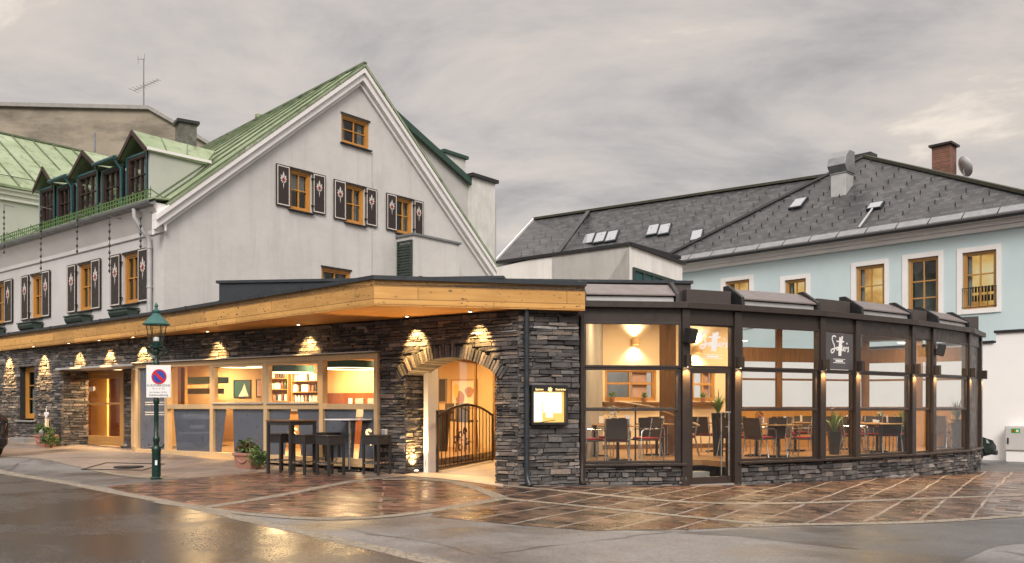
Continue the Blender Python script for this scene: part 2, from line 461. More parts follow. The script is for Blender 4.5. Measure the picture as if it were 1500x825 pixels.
# stacked stone with a tone per stone
k = NT('stone'); v = k.co()
tn = k.n('ShaderNodeAttribute', attribute_name='tone').outputs['Fac']
c = k.ramp(tn, [(0.0, (0.040, 0.037, 0.037)), (0.35, (0.085, 0.079, 0.078)), (0.6, (0.15, 0.138, 0.132)), (0.82, (0.23, 0.18, 0.145)), (1.0, (0.36, 0.345, 0.335))])
c = k.mix(0.8, c, k.ramp(k.noise(k.co((1, 1, 2.2)), 9, 7, 0.7), [(0.3, 0.5), (0.7, 1.35)]), 'MULTIPLY')
k.col(c); k.rough(k.ramp(k.noise(v, 5, 4), [(0.3, 0.45), (0.7, 0.8)]))
k.bump(k.noise(k.co((1, 1, 2.5)), 22, 7, 0.7), 0.9, 0.02); MT['stone'] = k.m
simple('mortar', (0.030, 0.028, 0.027), (0.02, 0.019, 0.018), 8, 0.95)
k = NT('slate')
v = k.co()
sp = k.n('ShaderNodeSeparateXYZ', {0: v})
along = k.math('ADD', k.math('MULTIPLY', sp.outputs[0], 0.685), k.math('MULTIPLY', sp.outputs[1], -0.728))
cb = k.n('ShaderNodeCombineXYZ', {0: along, 1: k.math('MULTIPLY', sp.outputs[2], 1.5)})
br = k.n('ShaderNodeTexBrick', {'Vector': cb.outputs[0], 'Scale': 1.0, 'Brick Width': 0.30, 'Row Height': 0.19, 'Mortar Size': 0.016, 'Color1': (0.030, 0.031, 0.034, 1), 'Color2': (0.092, 0.09, 0.092, 1), 'Mortar': (0.028, 0.028, 0.03, 1), 'Bias': -0.1})
c = k.mix(0.75, br.outputs['Color'], k.ramp(k.noise(v, 1.2, 6, 0.7), [(0.3, 0.62), (0.7, 1.2)]), 'MULTIPLY')
c = k.mix(k.ramp(k.noise(v, 0.4, 5, 0.7), [(0.55, 0.0), (0.75, 0.3)]), c, (0.075, 0.075, 0.06))
k.col(c); k.rough(0.5); k.bump(br.outputs['Fac'], -0.6, 0.02); MT['slate'] = k.m
k = NT('brick_red'); v = k.co()
sp = k.n('ShaderNodeSeparateXYZ', {0: v}); cb = k.n('ShaderNodeCombineXYZ', {0: k.math('ADD', sp.outputs[0], sp.outputs[1]), 1: sp.outputs[2]})
br = k.n('ShaderNodeTexBrick', {'Vector': cb.outputs[0], 'Scale': 1.0, 'Brick Width': 0.26, 'Row Height': 0.09, 'Mortar Size': 0.012, 'Color1': (0.24, 0.085, 0.05, 1), 'Color2': (0.13, 0.06, 0.045, 1), 'Mortar': (0.2, 0.16, 0.13, 1)})
k.col(k.mix(0.6, br.outputs['Color'], k.ramp(k.noise(v, 3, 5, 0.7), [(0.3, 0.5), (0.7, 1.2)]), 'MULTIPLY')); k.rough(0.9); k.bump(br.outputs['Fac'], -0.5, 0.015); MT['brick_red'] = k.m
k = NT('chimney_stone'); v = k.co()
c = k.ramp(k.noise(v, 5, 7, 0.75), [(0.3, (0.05, 0.048, 0.042)), (0.55, (0.14, 0.135, 0.12)), (0.75, (0.26, 0.25, 0.22))])
k.col(c); k.rough(0.95); k.bump(k.noise(k.co((1, 1, 3)), 8, 5), 0.8, 0.03); MT['chimney_stone'] = k.m
k = NT('weathered_chimney'); v = k.co()
c = k.ramp(k.noise(k.co((1, 1, 0.5)), 1.6, 6, 0.7), [(0.35, (0.66, 0.65, 0.63)), (0.7, (0.46, 0.46, 0.42))])
k.col(c); k.rough(0.9); MT['weathered_chimney'] = k.m

# ground materials
def asphalt(name, c1, c2, wet_lo, wet_hi, r_dry, r_wet, grain=0.22, scale=0.35, spec=0.5):
    k = NT(name); v = k.co()
    big = k.noise(v, scale, 6, 0.6, 0.4)
    wet = k.ramp(big, [(wet_lo, 0.0), (wet_hi, 1.0)])
    fine = k.noise(v, 24, 8, 0.85)
    mid = k.noise(v, 2.2, 6, 0.65)
    c = k.mix(0.75, k.ramp(fine, [(0.28, c1), (0.72, c2)]), k.ramp(mid, [(0.3, 0.72), (0.7, 1.18)]), 'MULTIPLY')
    c = k.mix(wet, c, k.mix(1.0, c, (0.42, 0.40, 0.39), 'MULTIPLY'))
    k.col(c)
    rr = k.mix(wet, (r_dry,) * 3, (r_wet,) * 3)
    rr = k.mix(0.35, rr, k.ramp(k.noise(v, 45, 3), [(0.3, 0.1), (0.7, 0.6)]), 'OVERLAY')
    k.rough(rr)
    k.set(k.b.inputs['Specular IOR Level'], spec)
    bs = k.math('MULTIPLY', fine, k.ramp(wet, [(0.0, 1.0), (1.0, 0.35)]))
    # hairline cracks and old seams
    vo = k.n('ShaderNodeTexVoronoi', {'Vector': k.n('ShaderNodeMixRGB', {'Fac': 0.35, 1: v, 2: k.n('ShaderNodeTexNoise', {'Vector': v, 'Scale': 1.1, 'Detail': 5}).outputs['Color']}, blend_type='ADD').outputs[0], 'Scale': 0.33}, feature='DISTANCE_TO_EDGE')
    crk = k.math('MULTIPLY', k.ramp(vo.outputs['Distance'], [(0.004, 1.0), (0.012, 0.0)]), k.ramp(k.noise(v, 0.5, 2), [(0.48, 0.0), (0.56, 0.8)]))
    k.col(k.mix(crk, c, (0.03, 0.028, 0.027)))
    k.bump(bs, grain, 0.012); MT[name] = k.m
asphalt('asphalt', (0.29, 0.28, 0.278), (0.07, 0.067, 0.067), 0.45, 0.62, 0.62, 0.40, 0.5)
asphalt('asphalt_patch', (0.12, 0.12, 0.125), (0.06, 0.06, 0.062), 0.45, 0.62, 0.6, 0.38)
asphalt('road_wet', (0.17, 0.158, 0.15), (0.036, 0.034, 0.033), 0.34, 0.58, 0.50, 0.24, 0.32, 0.28, 0.5)
asphalt('sidewalk', (0.33, 0.26, 0.215), (0.19, 0.15, 0.125), 0.52, 0.70, 0.65, 0.42, 0.4)
asphalt('light_paving', (0.52, 0.43, 0.34), (0.42, 0.34, 0.26), 0.7, 0.9, 0.6, 0.4, 0.15)

def pavers(name, ang, bw, bh, band, c1, c2, mortar, seam, seam2, ang2):
    k = NT(name)
    v = k.co((1, 1, 1), (0, 0, -ang))
    wob = k.n('ShaderNodeTexNoise', {'Vector': v, 'Scale': 0.5, 'Detail': 2})
    vv = k.n('ShaderNodeMixRGB', {'Fac': 0.06, 1: v, 2: wob.outputs['Color']}, blend_type='ADD').outputs[0]
    br = k.n('ShaderNodeTexBrick', {'Vector': vv, 'Scale': 1.0, 'Brick Width': bw, 'Row Height': bh, 'Mortar Size': 0.007, 'Color1': (*c1, 1), 'Color2': (*c2, 1), 'Mortar': (*mortar, 1), 'Bias': 0.0})
    v2 = k.co((1, 1, 1), (0, 0, -ang2))
    big = k.noise(k.co(), 0.55, 5, 0.6)
    # a tone and a sheen of its own for every paver
    sp = k.n('ShaderNodeSeparateXYZ', {0: vv})
    row = k.math('FLOOR', k.math('DIVIDE', sp.outputs[1], bh))
    off = k.math('MULTIPLY', k.math('FLOORED_MODULO', row, 2.0), 0.5)
    colm = k.math('FLOOR', k.math('ADD', k.math('DIVIDE', sp.outputs[0], bw), off))
    cell = k.n('ShaderNodeTexWhiteNoise', {'Vector': k.n('ShaderNodeCombineXYZ', {0: row, 1: colm}).outputs[0]}, noise_dimensions='2D')
    cell2 = k.n('ShaderNodeTexWhiteNoise', {'Vector': k.n('ShaderNodeCombineXYZ', {0: colm, 1: row}).outputs[0]}, noise_dimensions='2D')
    c = k.ramp(cell.outputs['Value'], [(0.0, c2), (0.35, tuple(x * .55 + y * .45 for x, y in zip(c2, c1))), (0.7, c1), (1.0, tuple(x * 1.45 for x in c1))])
    c = k.mix(br.outputs['Fac'], c, mortar)
    c = k.mix(0.7, c, k.ramp(k.noise(k.co(), 1.6, 6, 0.7), [(0.3, 0.5), (0.72, 1.35)]), 'MULTIPLY')
    # pale sand-filled wide joints
    wobs = k.n('ShaderNodeTexNoise', {'Vector': v2, 'Scale': 0.35, 'Detail': 3})
    v3 = k.n('ShaderNodeMixRGB', {'Fac': 0.25, 1: v2, 2: wobs.outputs['Color']}, blend_type='ADD').outputs[0]
    b2 = k.n('ShaderNodeTexBrick', {'Vector': v3, 'Scale': 1.0, 'Brick Width': 40.0, 'Row Height': band, 'Mortar Size': 0.030, 'Mortar Smooth': 0.6, 'Color1': (0, 0, 0, 1), 'Color2': (0, 0, 0, 1), 'Mortar': (1, 1, 1, 1)})
    m = k.math('MULTIPLY', b2.outputs['Fac'], k.ramp(k.noise(k.co(), 1.3, 4), [(0.3, 0.25), (0.6, 1.0)]))
    c = k.mix(k.math('MULTIPLY', m, seam2), c, seam)
    k.col(c)
    r0 = k.mix(0.5, k.ramp(big, [(0.35, 0.22), (0.65, 0.52)]), k.ramp(k.noise(k.co(), 5.0, 5, 0.7), [(0.3, 0.15), (0.7, 0.65)]))
    r0 = k.mix(0.6, r0, k.ramp(cell2.outputs['Value'], [(0.0, 0.10), (0.5, 0.26), (1.0, 0.6)]))
    k.rough(k.mix(m, r0, (0.7, 0.7, 0.7))); k.set(k.b.inputs['Specular IOR Level'], 0.45)
    n1 = k.bump(br.outputs['Fac'], -0.35, 0.008)
    k.bump(k.noise(k.co(), 28, 4), 0.16, 0.006, n1)
    MT[name] = k.m
DIAG = math.atan2(8.9, 5.6)
pavers('pavers_terrace', DIAG + R(90) , 0.31, 0.21, 0.62, (0.115, 0.062, 0.042), (0.018, 0.012, 0.011), (0.025, 0.02, 0.017), (0.36, 0.32, 0.28), 0.7, DIAG)
pavers('pavers_front', R(-32), 0.36, 0.21, 0.42, (0.13, 0.055, 0.036), (0.024, 0.014, 0.012), (0.22, 0.17, 0.14), (0.36, 0.28, 0.22), 0.45, R(8))
k = NT('cobble'); v = k.co()
vo = k.n('ShaderNodeTexVoronoi', {'Vector': v, 'Scale': 9.0}, feature='DISTANCE_TO_EDGE')
c = k.ramp(k.noise(v, 8, 4), [(0.3, (0.30, 0.26, 0.205)), (0.7, (0.18, 0.155, 0.125))])
c = k.mix(k.ramp(vo.outputs['Distance'], [(0.02, 0.7), (0.07, 0.0)]), c, (0.09, 0.075, 0.06))
k.col(c); k.rough(0.6); k.bump(k.ramp(vo.outputs['Distance'], [(0.0, 0.0), (0.15, 1.0)]), 0.6, 0.012); MT['cobble'] = k.m
# ------------------------------------------------------------------ terrain
CTRL = []
for u, v, Y in ((848, 712, 17.0), (1003, 711, 17.4), (1075, 710, 17.9), (1250, 703, 19.6), (1440, 690, 24.6), (728, 710, 16.5), (594, 695, 17.7), (480, 693, 18.3),
                (335, 673, 20.8), (250, 664, 22.2), (165, 655, 24.6), (60, 641, 27.0), (229, 702, 17.5), (0, 668, 24.0), (1460, 675, 29.5),
                (640, 683, 19.3), (727, 673, 22.3), (560, 735, 13.6), (330, 740, 13.3), (900, 760, 12.2), (1200, 770, 12.1), (20, 720, 15.2)):
    x = (u - CX) / F * Y
    CTRL.append((x, Y, EH - (v - HY) / F * Y))
for x, y, z in ((0, 8.6, -.04), (-5, 8.4, .02), (5.5, 8.8, -.14), (0, 0, -.02), (-8, 2, .02), (8, 2, -.12), (10, 12, -.2), (18, 16, -.3), (-20, 14, .15), (-26, 34, .75), (-25, 20, .3), (25, 40, -.4), (0, 45, .2), (4, 28, .0), (10, 28, -.2), (20, 26, -.3)):
    CTRL.append((x, y, z))
_C = np.array(CTRL)
_A = np.c_[np.ones(len(_C)), _C[:, 0], _C[:, 1]]
_co, *_ = np.linalg.lstsq(_A, _C[:, 2], rcond=None)
_res = _C[:, 2] - _A @ _co
def g(x, y):
    xx = 26 * math.tanh(x / 26); yy = 18 + 24 * math.tanh((y - 18) / 24)
    d2 = (_C[:, 0] - x) ** 2 + (_C[:, 1] - y) ** 2
    w = np.exp(-d2 / (2 * 1.9 ** 2))
    return float(_co[0] + _co[1] * xx + _co[2] * yy + (w @ _res) / (w.sum() + 0.12))
def G(u, v):
    k = (u - CX) / F; s = (v - HY) / F
    lo, hi = 2.0, 60.0
    y = lo
    while y < hi:
        if EH - s * y <= g(k * y, y): break
        y += 0.25
    a, b = y - 0.25, y
    for _ in range(24):
        m = (a + b) / 2
        if EH - s * m <= g(k * m, m): b = m
        else: a = m
    return Vector((k * b, b, g(k * b, b)))

xs = [-600, -300, -150, -90, -60, -45, -36] + [i * 0.5 for i in range(-60, 61)] + [36, 45, 60, 90, 150, 300, 600]
ys = [-300, -100, -40, -15, -6, -2] + [i * 0.5 for i in range(0, 81)] + [46, 60, 90, 150, 300, 700]
mb = MB()
mb.v = [Vector((x, y, g(x, y))) for y in ys for x in xs]
nx = len(xs)
for j in range(len(ys) - 1):
    for i in range(nx - 1):
        mb.f.append([j * nx + i, j * nx + i + 1, (j + 1) * nx + i + 1, (j + 1) * nx + i]); mb.m.append(0); mb.t.append(0)
tag(mb.build('ground', MT['asphalt'], smooth=True), kind='structure')

def sheet(name, poly, mat, lift, kind='structure'):
    """flat paving laid over the terrain"""
    bm = bmesh.new()
    vs = [bm.verts.new((p[0], p[1], 0)) for p in poly]
    f = bm.faces.new(vs)
    bmesh.ops.triangulate(bm, faces=[f])
    X = [p[0] for p in poly]; Yv = [p[1] for p in poly]
    for ax, lo, hi in ((0, min(X), max(X)), (1, min(Yv), max(Yv))):
        kk = math.floor(lo * 2) + 1
        while kk / 2 < hi:
            co = (kk / 2, 0, 0) if ax == 0 else (0, kk / 2, 0)
            no = (1, 0, 0) if ax == 0 else (0, 1, 0)
            bmesh.ops.bisect_plane(bm, geom=bm.verts[:] + bm.edges[:] + bm.faces[:], plane_co=co, plane_no=no)
            kk += 1
    for v in bm.verts: v.co.z = g(v.co.x, v.co.y) + lift
    bmesh.ops.recalc_face_normals(bm, faces=bm.faces)
    if sum(f.normal.z for f in bm.faces) < 0: bmesh.ops.reverse_faces(bm, faces=bm.faces)
    me = bpy.data.meshes.new(name); bm.to_mesh(me); bm.free(); me.materials.append(mat)
    me.polygons.foreach_set('use_smooth', [True] * len(me.polygons))
    o = bpy.data.objects.new(name, me); COL.objects.link(o)
    return tag(o, kind=kind)
def gp(pts): return [tuple(G(u, v).xy) for u, v in pts]
def jag(pts, amp=0.06, step=0.35, seed=1):
    """uneven edge for a patch or paving border"""
    r = random.Random(seed); out = []
    n = len(pts)
    for i in range(n):
        a, b = Vector(pts[i]), Vector(pts[(i + 1) % n]); L = (b - a).length; m = max(1, int(L / step))
        for j in range(m):
            q = a.lerp(b, j / m)
            if j: q = q + Vector((r.uniform(-amp, amp), r.uniform(-amp, amp)))
            out.append(tuple(q))
    return out
def smooth(pts, n=2):
    for _ in range(n):
        q = [pts[0]]
        for a, b in zip(pts, pts[1:]):
            q.append((a[0] * .75 + b[0] * .25, a[1] * .75 + b[1] * .25)); q.append((a[0] * .25 + b[0] * .75, a[1] * .25 + b[1] * .75))
        q.append(pts[-1]); pts = q
    return pts
def strip(name, px, w, mat, lift):
    pts = smooth(gp(px), 2); L = []; Rr = []
    rr = random.Random(len(px) + int(px[0][0]))
    for i, p in enumerate(pts):
        a = Vector(pts[max(0, i - 1)]); b = Vector(pts[min(len(pts) - 1, i + 1)]); t = (b - a).normalized(); n = Vector((-t.y, t.x))
        ww = w / 2 * rr.uniform(0.85, 1.15)
        L.append(tuple(Vector(p) + n * ww)); Rr.append(tuple(Vector(p) - n * ww))
    return sheet(name, L + Rr[::-1], mat, lift)

kerb_px = [(-160, 672), (0, 692), (100, 707), (200, 727), (320, 752), (440, 779), (560, 806), (660, 829), (760, 856)]
kp = smooth(gp(kerb_px), 2)
sheet('road', kp + [(3.5, 1.0), (-16, 1.0), (-26, 14)], MT['road_wet'], 0.003)
strip('kerb_strip', kerb_px, 0.24, MT['cobble'], 0.0055)
# pavement in front of the shop windows
walk = gp([(-140, 655), (-60, 662), (0, 669), (110, 683), (225, 702), (300, 698), (420, 688), (520, 697), (600, 699)])
sheet('pavement', walk + [(-1.3, 19.0), (-3.6, 20.6), (-6, 22.2), (-10, 25.5), (-17, 30.5), (-22, 33)], MT['sidewalk'], 0.003)
strip('pavement_edge', [(-60, 661), (0, 669), (110, 683), (222, 703), (300, 699), (420, 689), (500, 694)], 0.14, MT['cobble'], 0.0065)
# red wet pavers left of and before the arch
left_poly = gp([(155, 713), (260, 703), (370, 691), (450, 692), (560, 702), (690, 706), (738, 712), (735, 730), (640, 748), (600, 752), (520, 758), (430, 757), (340, 748), (240, 735)])
sheet('paving_front', jag(left_poly, 0.05, 0.3, 3), MT['pavers_front'], 0.0045)
right_poly = gp([(738, 712), (850, 713), (1015, 712), (1075, 711), (1250, 704), (1440, 691), (1500, 692), (1640, 690), (1680, 742), (1500, 757), (1380, 764), (1290, 767), (1130, 771), (1000, 776), (870, 778), (740, 768), (630, 757), (640, 748), (735, 730)])
sheet('paving_terrace', jag(right_poly, 0.03, 0.3, 4), MT['pavers_terrace'], 0.005)
sheet('passage_paving', gp([(588, 697), (624, 690), (727, 673), (737, 674), (737, 714), (700, 708), (650, 702)]) , MT['light_paving'], 0.008)
strip('paving_border', [(300, 744), (400, 728), (480, 712), (540, 702), (600, 697)], 0.22, MT['cobble'], 0.0085)
strip('paving_border', [(560, 703), (640, 703), (690, 712), (735, 730)], 0.26, MT['cobble'], 0.0095)
strip('paving_border', [(232, 736), (330, 750), (430, 760), (520, 761), (600, 754), (680, 741), (735, 731), (740, 730)], 0.22, MT['cobble'], 0.0075)
strip('paving_border', [(735, 731), (850, 742), (1000, 757), (1130, 770), (1250, 768)], 0.20, MT['cobble'], 0.0105)
strip('paving_border', [(740, 712), (850, 722), (1000, 737), (1130, 739), (1300, 733), (1500, 726), (1640, 718)], 0.22, MT['cobble'], 0.009)
strip('paving_border', [(1100, 771), (1200, 769), (1340, 766), (1500, 756), (1660, 744)], 0.20, MT['cobble'], 0.0075)
sheet('asphalt_patch', jag(gp([(990, 781), (1080, 776), (1140, 774), (1320, 768), (1520, 760), (1560, 790), (1460, 800), (1400, 826), (1240, 830), (1265, 806), (1180, 797), (1080, 786)]), 0.02, 0.4, 5), MT['asphalt_patch'], 0.003)
sheet('asphalt_patch', jag(gp([(1330, 700), (1445, 676), (1620, 676), (1620, 690), (1500, 691), (1440, 690), (1400, 694)]), 0.02, 0.4, 6), MT['asphalt_patch'], 0.0035)

# manhole hatch set in the pavement
c = G(182, 684)
hatch = thing('manhole_cover', 'dark square hatch outline with round cover set in the pavement', 'manhole cover', c)
mb = MB()
for dx, dy, w, h in ((0, .55, 1.3, .035), (0, -.55, 1.3, .035), (.65, 0, .035, 1.13), (-.65, 0, .035, 1.13)):
    q = [(c.x + dx + sx * w / 2, c.y + dy + sy * h / 2) for sx, sy in ((-1, -1), (1, -1), (1, 1), (-1, 1))]
    mb.prism([(x, y, g(x, y) + 0.004) for x, y in q], (0, 0, 0.014))
mb.build('frame', MT['metal_black'], hatch)
cc = Vector((c.x + .12, c.y - .05, g(c.x + .12, c.y - .05) + 0.006))
MB().lathe([(0.31, 0), (0.31, .014), (.27, .016), (.26, .012), (.05, .012)], cc, 24).build('lid', MT['rubber'], hatch)

# added hills behind the camera, unseen, to darken reflections in the glass
mb = MB(); rr = random.Random(9); NA = 60
prof_h = [(150, 0), (200, 18), (260, 42), (330, 60), (420, 75)]
for i in range(NA + 1):
    a = R(95 + 170 * i / NA)
    for r0, h in prof_h:
        r1 = r0 * (1 + .06 * math.sin(i * .9)); hh = h * (.8 + .25 * math.sin(i * .37 + 1) + .1 * math.sin(i * 1.3))
        mb.v.append(Vector((r1 * math.sin(a), r1 * math.cos(a), hh - 1.0)))
n_ = len(prof_h)
for i in range(NA):
    for j in range(n_ - 1): mb.f.append([i * n_ + j, (i + 1) * n_ + j, (i + 1) * n_ + j + 1, i * n_ + j + 1]); mb.m.append(0); mb.t.append(0)
tag(mb.build('added_hills', MT['added_hill_wood'], smooth=True), kind='structure')

# ------------------------------------------------------------------ shared plan
H_CORNER = Vector((-9.19, 23.0))
dL = Vector((-.772, .6355)).normalized(); dR = Vector((-dL.y * -1, -dL.x)).normalized()
dR = Vector((.6355, .772)).normalized()
FH = Frame(H_CORNER, dR)                 # gable plane
FS = Frame(H_CORNER, -dL)                # street facade, s negative going left
FA = frame2((-8.74, 22.3), at(760, 16.4))   # stone shop front
SA_END = (Vector(at(760, 16.4)) - FA.o).length
FL = frame2(at(0, 28.4), at(203, 23.1))     # stone front left of the door
SL_END = (Vector(at(203, 23.1)) - FL.o).length
FB = frame2(at(760, 16.4), at(848, 16.8))   # stone pier facing the street
SB_END = (Vector(at(848, 16.8)) - FB.o).length
Z_SOF, Z_FAS = 3.33, 3.79

def stones(mb, fr, s0, s1, z0, z1, skip=None, seed=1, o=0.0, hmin=.035, hmax=.095, wmin=.09, wmax=.42, depth=(.0, .055)):
    r = random.Random(seed); z = z0
    while z < z1 - .01:
        h = min(r.uniform(hmin, hmax), z1 - z)
        s = s0 - r.uniform(0, .2)
        base = r.gauss(.42, .12)
        while s < s1:
            w = r.uniform(wmin, wmax)
            a, b = max(s, s0), min(s + w, s1)
            s += w
            if b - a < .02: continue
            segs = [(a, b)]
            if skip: segs = skip(a, b, z, z + h)
            for a2, b2 in segs:
                if b2 - a2 < .02: continue
                d = r.uniform(*depth); gz = r.uniform(.003, .008)
                t = min(1, max(0, r.gauss(base, .22)))
                q = lambda: d + r.uniform(-.013, .013)
                j = lambda: r.uniform(-.004, .014)
                e = .004
                A, B = a2 + e, b2 - e
                p = [fr.pt(A + j() * .8, o + q(), z + gz + j()), fr.pt(B - j() * .8, o + q(), z + gz + j()), fr.pt(B, o - .05, z + gz), fr.pt(A, o - .05, z + gz),
                     fr.pt(A + j(), o + q(), z + h - j()), fr.pt(B - j(), o + q(), z + h - j()), fr.pt(B, o - .05, z + h), fr.pt(A, o - .05, z + h)]
                mb.hexa(p, 0, t)
        z += h
def skip_rects(rects):
    def f(a, b, z0, z1):
        segs = [(a, b)]
        zm = (z0 + z1) / 2
        for ra, rb, rz0, rz1 in rects:
            if not (rz0 < zm < rz1): continue
            out = []
            for p, q in segs:
                if q <= ra or p >= rb: out.append((p, q)); continue
                if p < ra: out.append((p, ra))
                if q > rb: out.append((rb, q))
            segs = out
        return segs
    return f

def window(fr, s0, s1, z0, z1, parent, mat, name='window', o=-.12, fw=.07, dep=.07, vs=(.5,), hs=(.5,), mw=.03, pane='glass_house', back=None, extra=None):
    """timber or metal window: frame, muntins, pane, optional blind / curtain behind"""
    mb = MB()
    mb.fbox(fr, s0, s0 + fw, o, o + dep, z0, z1); mb.fbox(fr, s1 - fw, s1, o, o + dep, z0, z1)
    mb.fbox(fr, s0 + fw, s1 - fw, o, o + dep, z0, z0 + fw); mb.fbox(fr, s0 + fw, s1 - fw, o, o + dep, z1 - fw, z1)
    a, b, c, d = s0 + fw, s1 - fw, z0 + fw, z1 - fw
    # inner sash step
    st = fw * .45
    mb.fbox(fr, a, a + st, o - .004, o + dep - .025, c, d); mb.fbox(fr, b - st, b, o - .004, o + dep - .025, c, d)
    mb.fbox(fr, a + st, b - st, o - .004, o + dep - .025, c, c + st); mb.fbox(fr, a + st, b - st, o - .004, o + dep - .025, d - st, d)
    a += st; b -= st; c += st; d -= st
    for x in vs:
        m = a + (b - a) * x; mb.fbox(fr, m - mw / 2, m + mw / 2, o + .005, o + dep - .028, c, d)
    zz = sorted(hs)
    xs_ = [a] + [a + (b - a) * x for x in vs] + [b]
    for y in zz:
        m = c + (d - c) * y
        for i in range(len(xs_) - 1):
            mb.fbox(fr, xs_[i] + (mw / 2 if i else 0), xs_[i + 1] - (mw / 2 if i < len(xs_) - 2 else 0), o + .007, o + dep - .03, m - mw / 2, m + mw / 2)
    w = mb.build(name, MT[mat], parent, bevel=.004)
    MB().fbox(fr, a - .01, b + .01, o + .015, o + .021, c - .01, d + .01).build('pane', MT[pane], w)
    if back:
        for bn, bmat, bs0, bs1, bz0, bz1, bo in back:
            MB().fbox(fr, a + (b - a) * bs0, a + (b - a) * bs1, o - bo - .01, o - bo, c + (d - c) * bz0, c + (d - c) * bz1).build(bn, MT[bmat], w)
    return w

# ================================================================== OLD WHITE HOUSE
house = thing('white_house', 'tall white gabled house with green copper roof and painted shutters', 'house', (H_CORNER.x, H_CORNER.y, 0))
W_G, H_E, H_R = 13.35, 6.78, 12.26
ZB = -.5
S_LEFT = -13.0
mb = MB().fprism(FH, [(0, 3.3), (8.6, 3.3), (8.6, ZB), (W_G, ZB), (W_G, H_E - .1), (W_G / 2, H_R), (0, H_E)], -.35, 0)
gw = mb.build('gable_wall', MT['plaster_white'], house)
mb = MB().fprism(FS, [(S_LEFT, 3.2), (-.36, 3.2), (-.36, H_E), (S_LEFT, H_E)], -.35, 0)
sw = mb.build('street_wall', MT['plaster_street'], house)
# corner quoin so that both walls meet without a gap
MB().fprism(FS, [(-.36, 3.2), (-.003, 3.2), (-.003, H_E - .02), (-.36, H_E - .02)], -.30, -.003).build('corner_wall', MT['plaster_white'], house)
# rear walls close the house
mb = MB(); q = FH.shift(S_LEFT)
mb.fprism(Frame(FH.o + dL * -S_LEFT, dR), [(0, ZB), (W_G, ZB), (W_G, H_E - .1), (W_G / 2, H_R - 1.3), (0, H_E)], 0, .3)
mb.fbox(FS, S_LEFT, -.4, -W_G, -W_G + .3, ZB, H_E - .15)
mb.build('rear_wall', MT['plaster_grey'], house)
MB().fbox(FS, S_LEFT, -.4, -W_G + .4, -.4, 4.0, 4.15).build('attic_floor', MT['dark_inside'], house)

# roof: ridge sags away from the gable
def roof_pt(t, s, lift=0.0):
    """t across the gable (0..W_G), s along the street (0 at the gable, negative to the left)"""
    zr = H_R + .12 + .095 * s
    h = W_G / 2
    if t <= h: z = (H_E + .02) + (zr - H_E) * ((t) / h)
    else: z = (H_E - .1) + (zr - H_E + .1) * ((W_G - t) / h)
    p = FH.o + dR * t - dL * s
    return Vector((p.x, p.y, z + lift))
mb = MB()
for ta, tb in ((-.02, W_G / 2), (W_G / 2, W_G + .3)):
    n = 12
    a = [(ta, .32), (tb, .32), (tb, S_LEFT), (ta, S_LEFT)]
    lo = [roof_pt(t, s, 0.02) for t, s in a]; hi = [roof_pt(t, s, .10) for t, s in a]
    mb.hexa(lo + hi)
roof = mb.build('roof', MT['patina'], house)
mb = MB()
for i in range(16):
    s = .28 - i * .86
    mb.bar(roof_pt(-.02, s, .125), roof_pt(W_G / 2, s, .125), .03, .05)
    mb.bar(roof_pt(W_G / 2, s, .125), roof_pt(W_G + .3, s, .125), .03, .05)
mb.bar(roof_pt(W_G / 2, .33, .13), roof_pt(W_G / 2, S_LEFT, .13), .12, .06)
mb.build('seam', MT['seam_green'], roof)
# moulded white bargeboards
mb = MB()
def barge(side):
    t0, t1 = (-.34, W_G / 2) if side < 0 else (W_G + .25, W_G / 2)
    def pp(t, o, drop):
        h = W_G / 2
        z = roof_pt(t, 0).z
        q = FH.pt(t, o, z + .02 - drop); return q
    for o1, d0, d1 in ((.30, .00, .17), (.22, .17, .40), (.09, .40, .54)):
        a = [pp(t0, .002, d0), pp(t1, .002, d0), pp(t1, .002, d1), pp(t0, .002, d1)]
        b = [pp(t0, o1, d0), pp(t1, o1, d0), pp(t1, o1, d1), pp(t0, o1, d1)]
        mb.hexa(a + b)
barge(-1); barge(1)
mb.build('bargeboard', MT['plaster_trim'], house, bevel=.012)

# street eaves: plaster cove, gutter, downpipe, green snow fence
mb = MB()
mb.prism([FS.pt(S_LEFT, o, z) for o, z in ((.003, 6.12), (.05, 6.12), (.07, 6.24), (.33, 6.70), (.37, 6.70), (.37, 6.84), (.003, 6.84))], FS.pt(.16, 0, 0) - FS.pt(S_LEFT, 0, 0))
mb.build('cornice', MT['plaster_trim'], house, bevel=.02)
MB().hexa([FS.pt(S_LEFT, -.15, 6.95), FS.pt(.25, -.15, 6.95), FS.pt(.25, .42, 6.91), FS.pt(S_LEFT, .42, 6.91)] + [FS.pt(S_LEFT, -.15, 6.99), FS.pt(.25, -.15, 6.99), FS.pt(.25, .42, 6.95), FS.pt(S_LEFT, .42, 6.95)]).build('eave_flashing', MT['patina'], house)
mb = MB()
prof = [(.36 + .11 + .11 * math.cos(a), 6.86 + .11 * math.sin(a)) for a in [math.pi + i * math.pi / 8 for i in range(9)]]
prof2 = [(o * 1.0 if False else .47 + (o - .47) * .86, 6.86 + (z - 6.86) * .86) for o, z in prof][::-1]
pl = prof + prof2
mb.prism([FS.pt(S_LEFT, o, z) for o, z in pl], FS.pt(.25, 0, 0) - FS.pt(S_LEFT, 0, 0))
for i in range(20):
    s = S_LEFT + .3 + i * .65
    mb.fbox(FS, s, s + .03, .33, .60, 6.86, 6.885)
mb.build('gutter', MT['metal_zinc'], house, smooth=True)
sdp = FS.s_at(224)
mb = MB()
mb.tube([FS.pt(sdp - .08, .47, 6.76), FS.pt(sdp - .08, .47, 6.55), FS.pt(sdp - .03, .36, 6.3), FS.pt(sdp, .13, 6.05), FS.pt(sdp, .10, 5.85), FS.pt(sdp, .10, 3.7)], .065, 12)
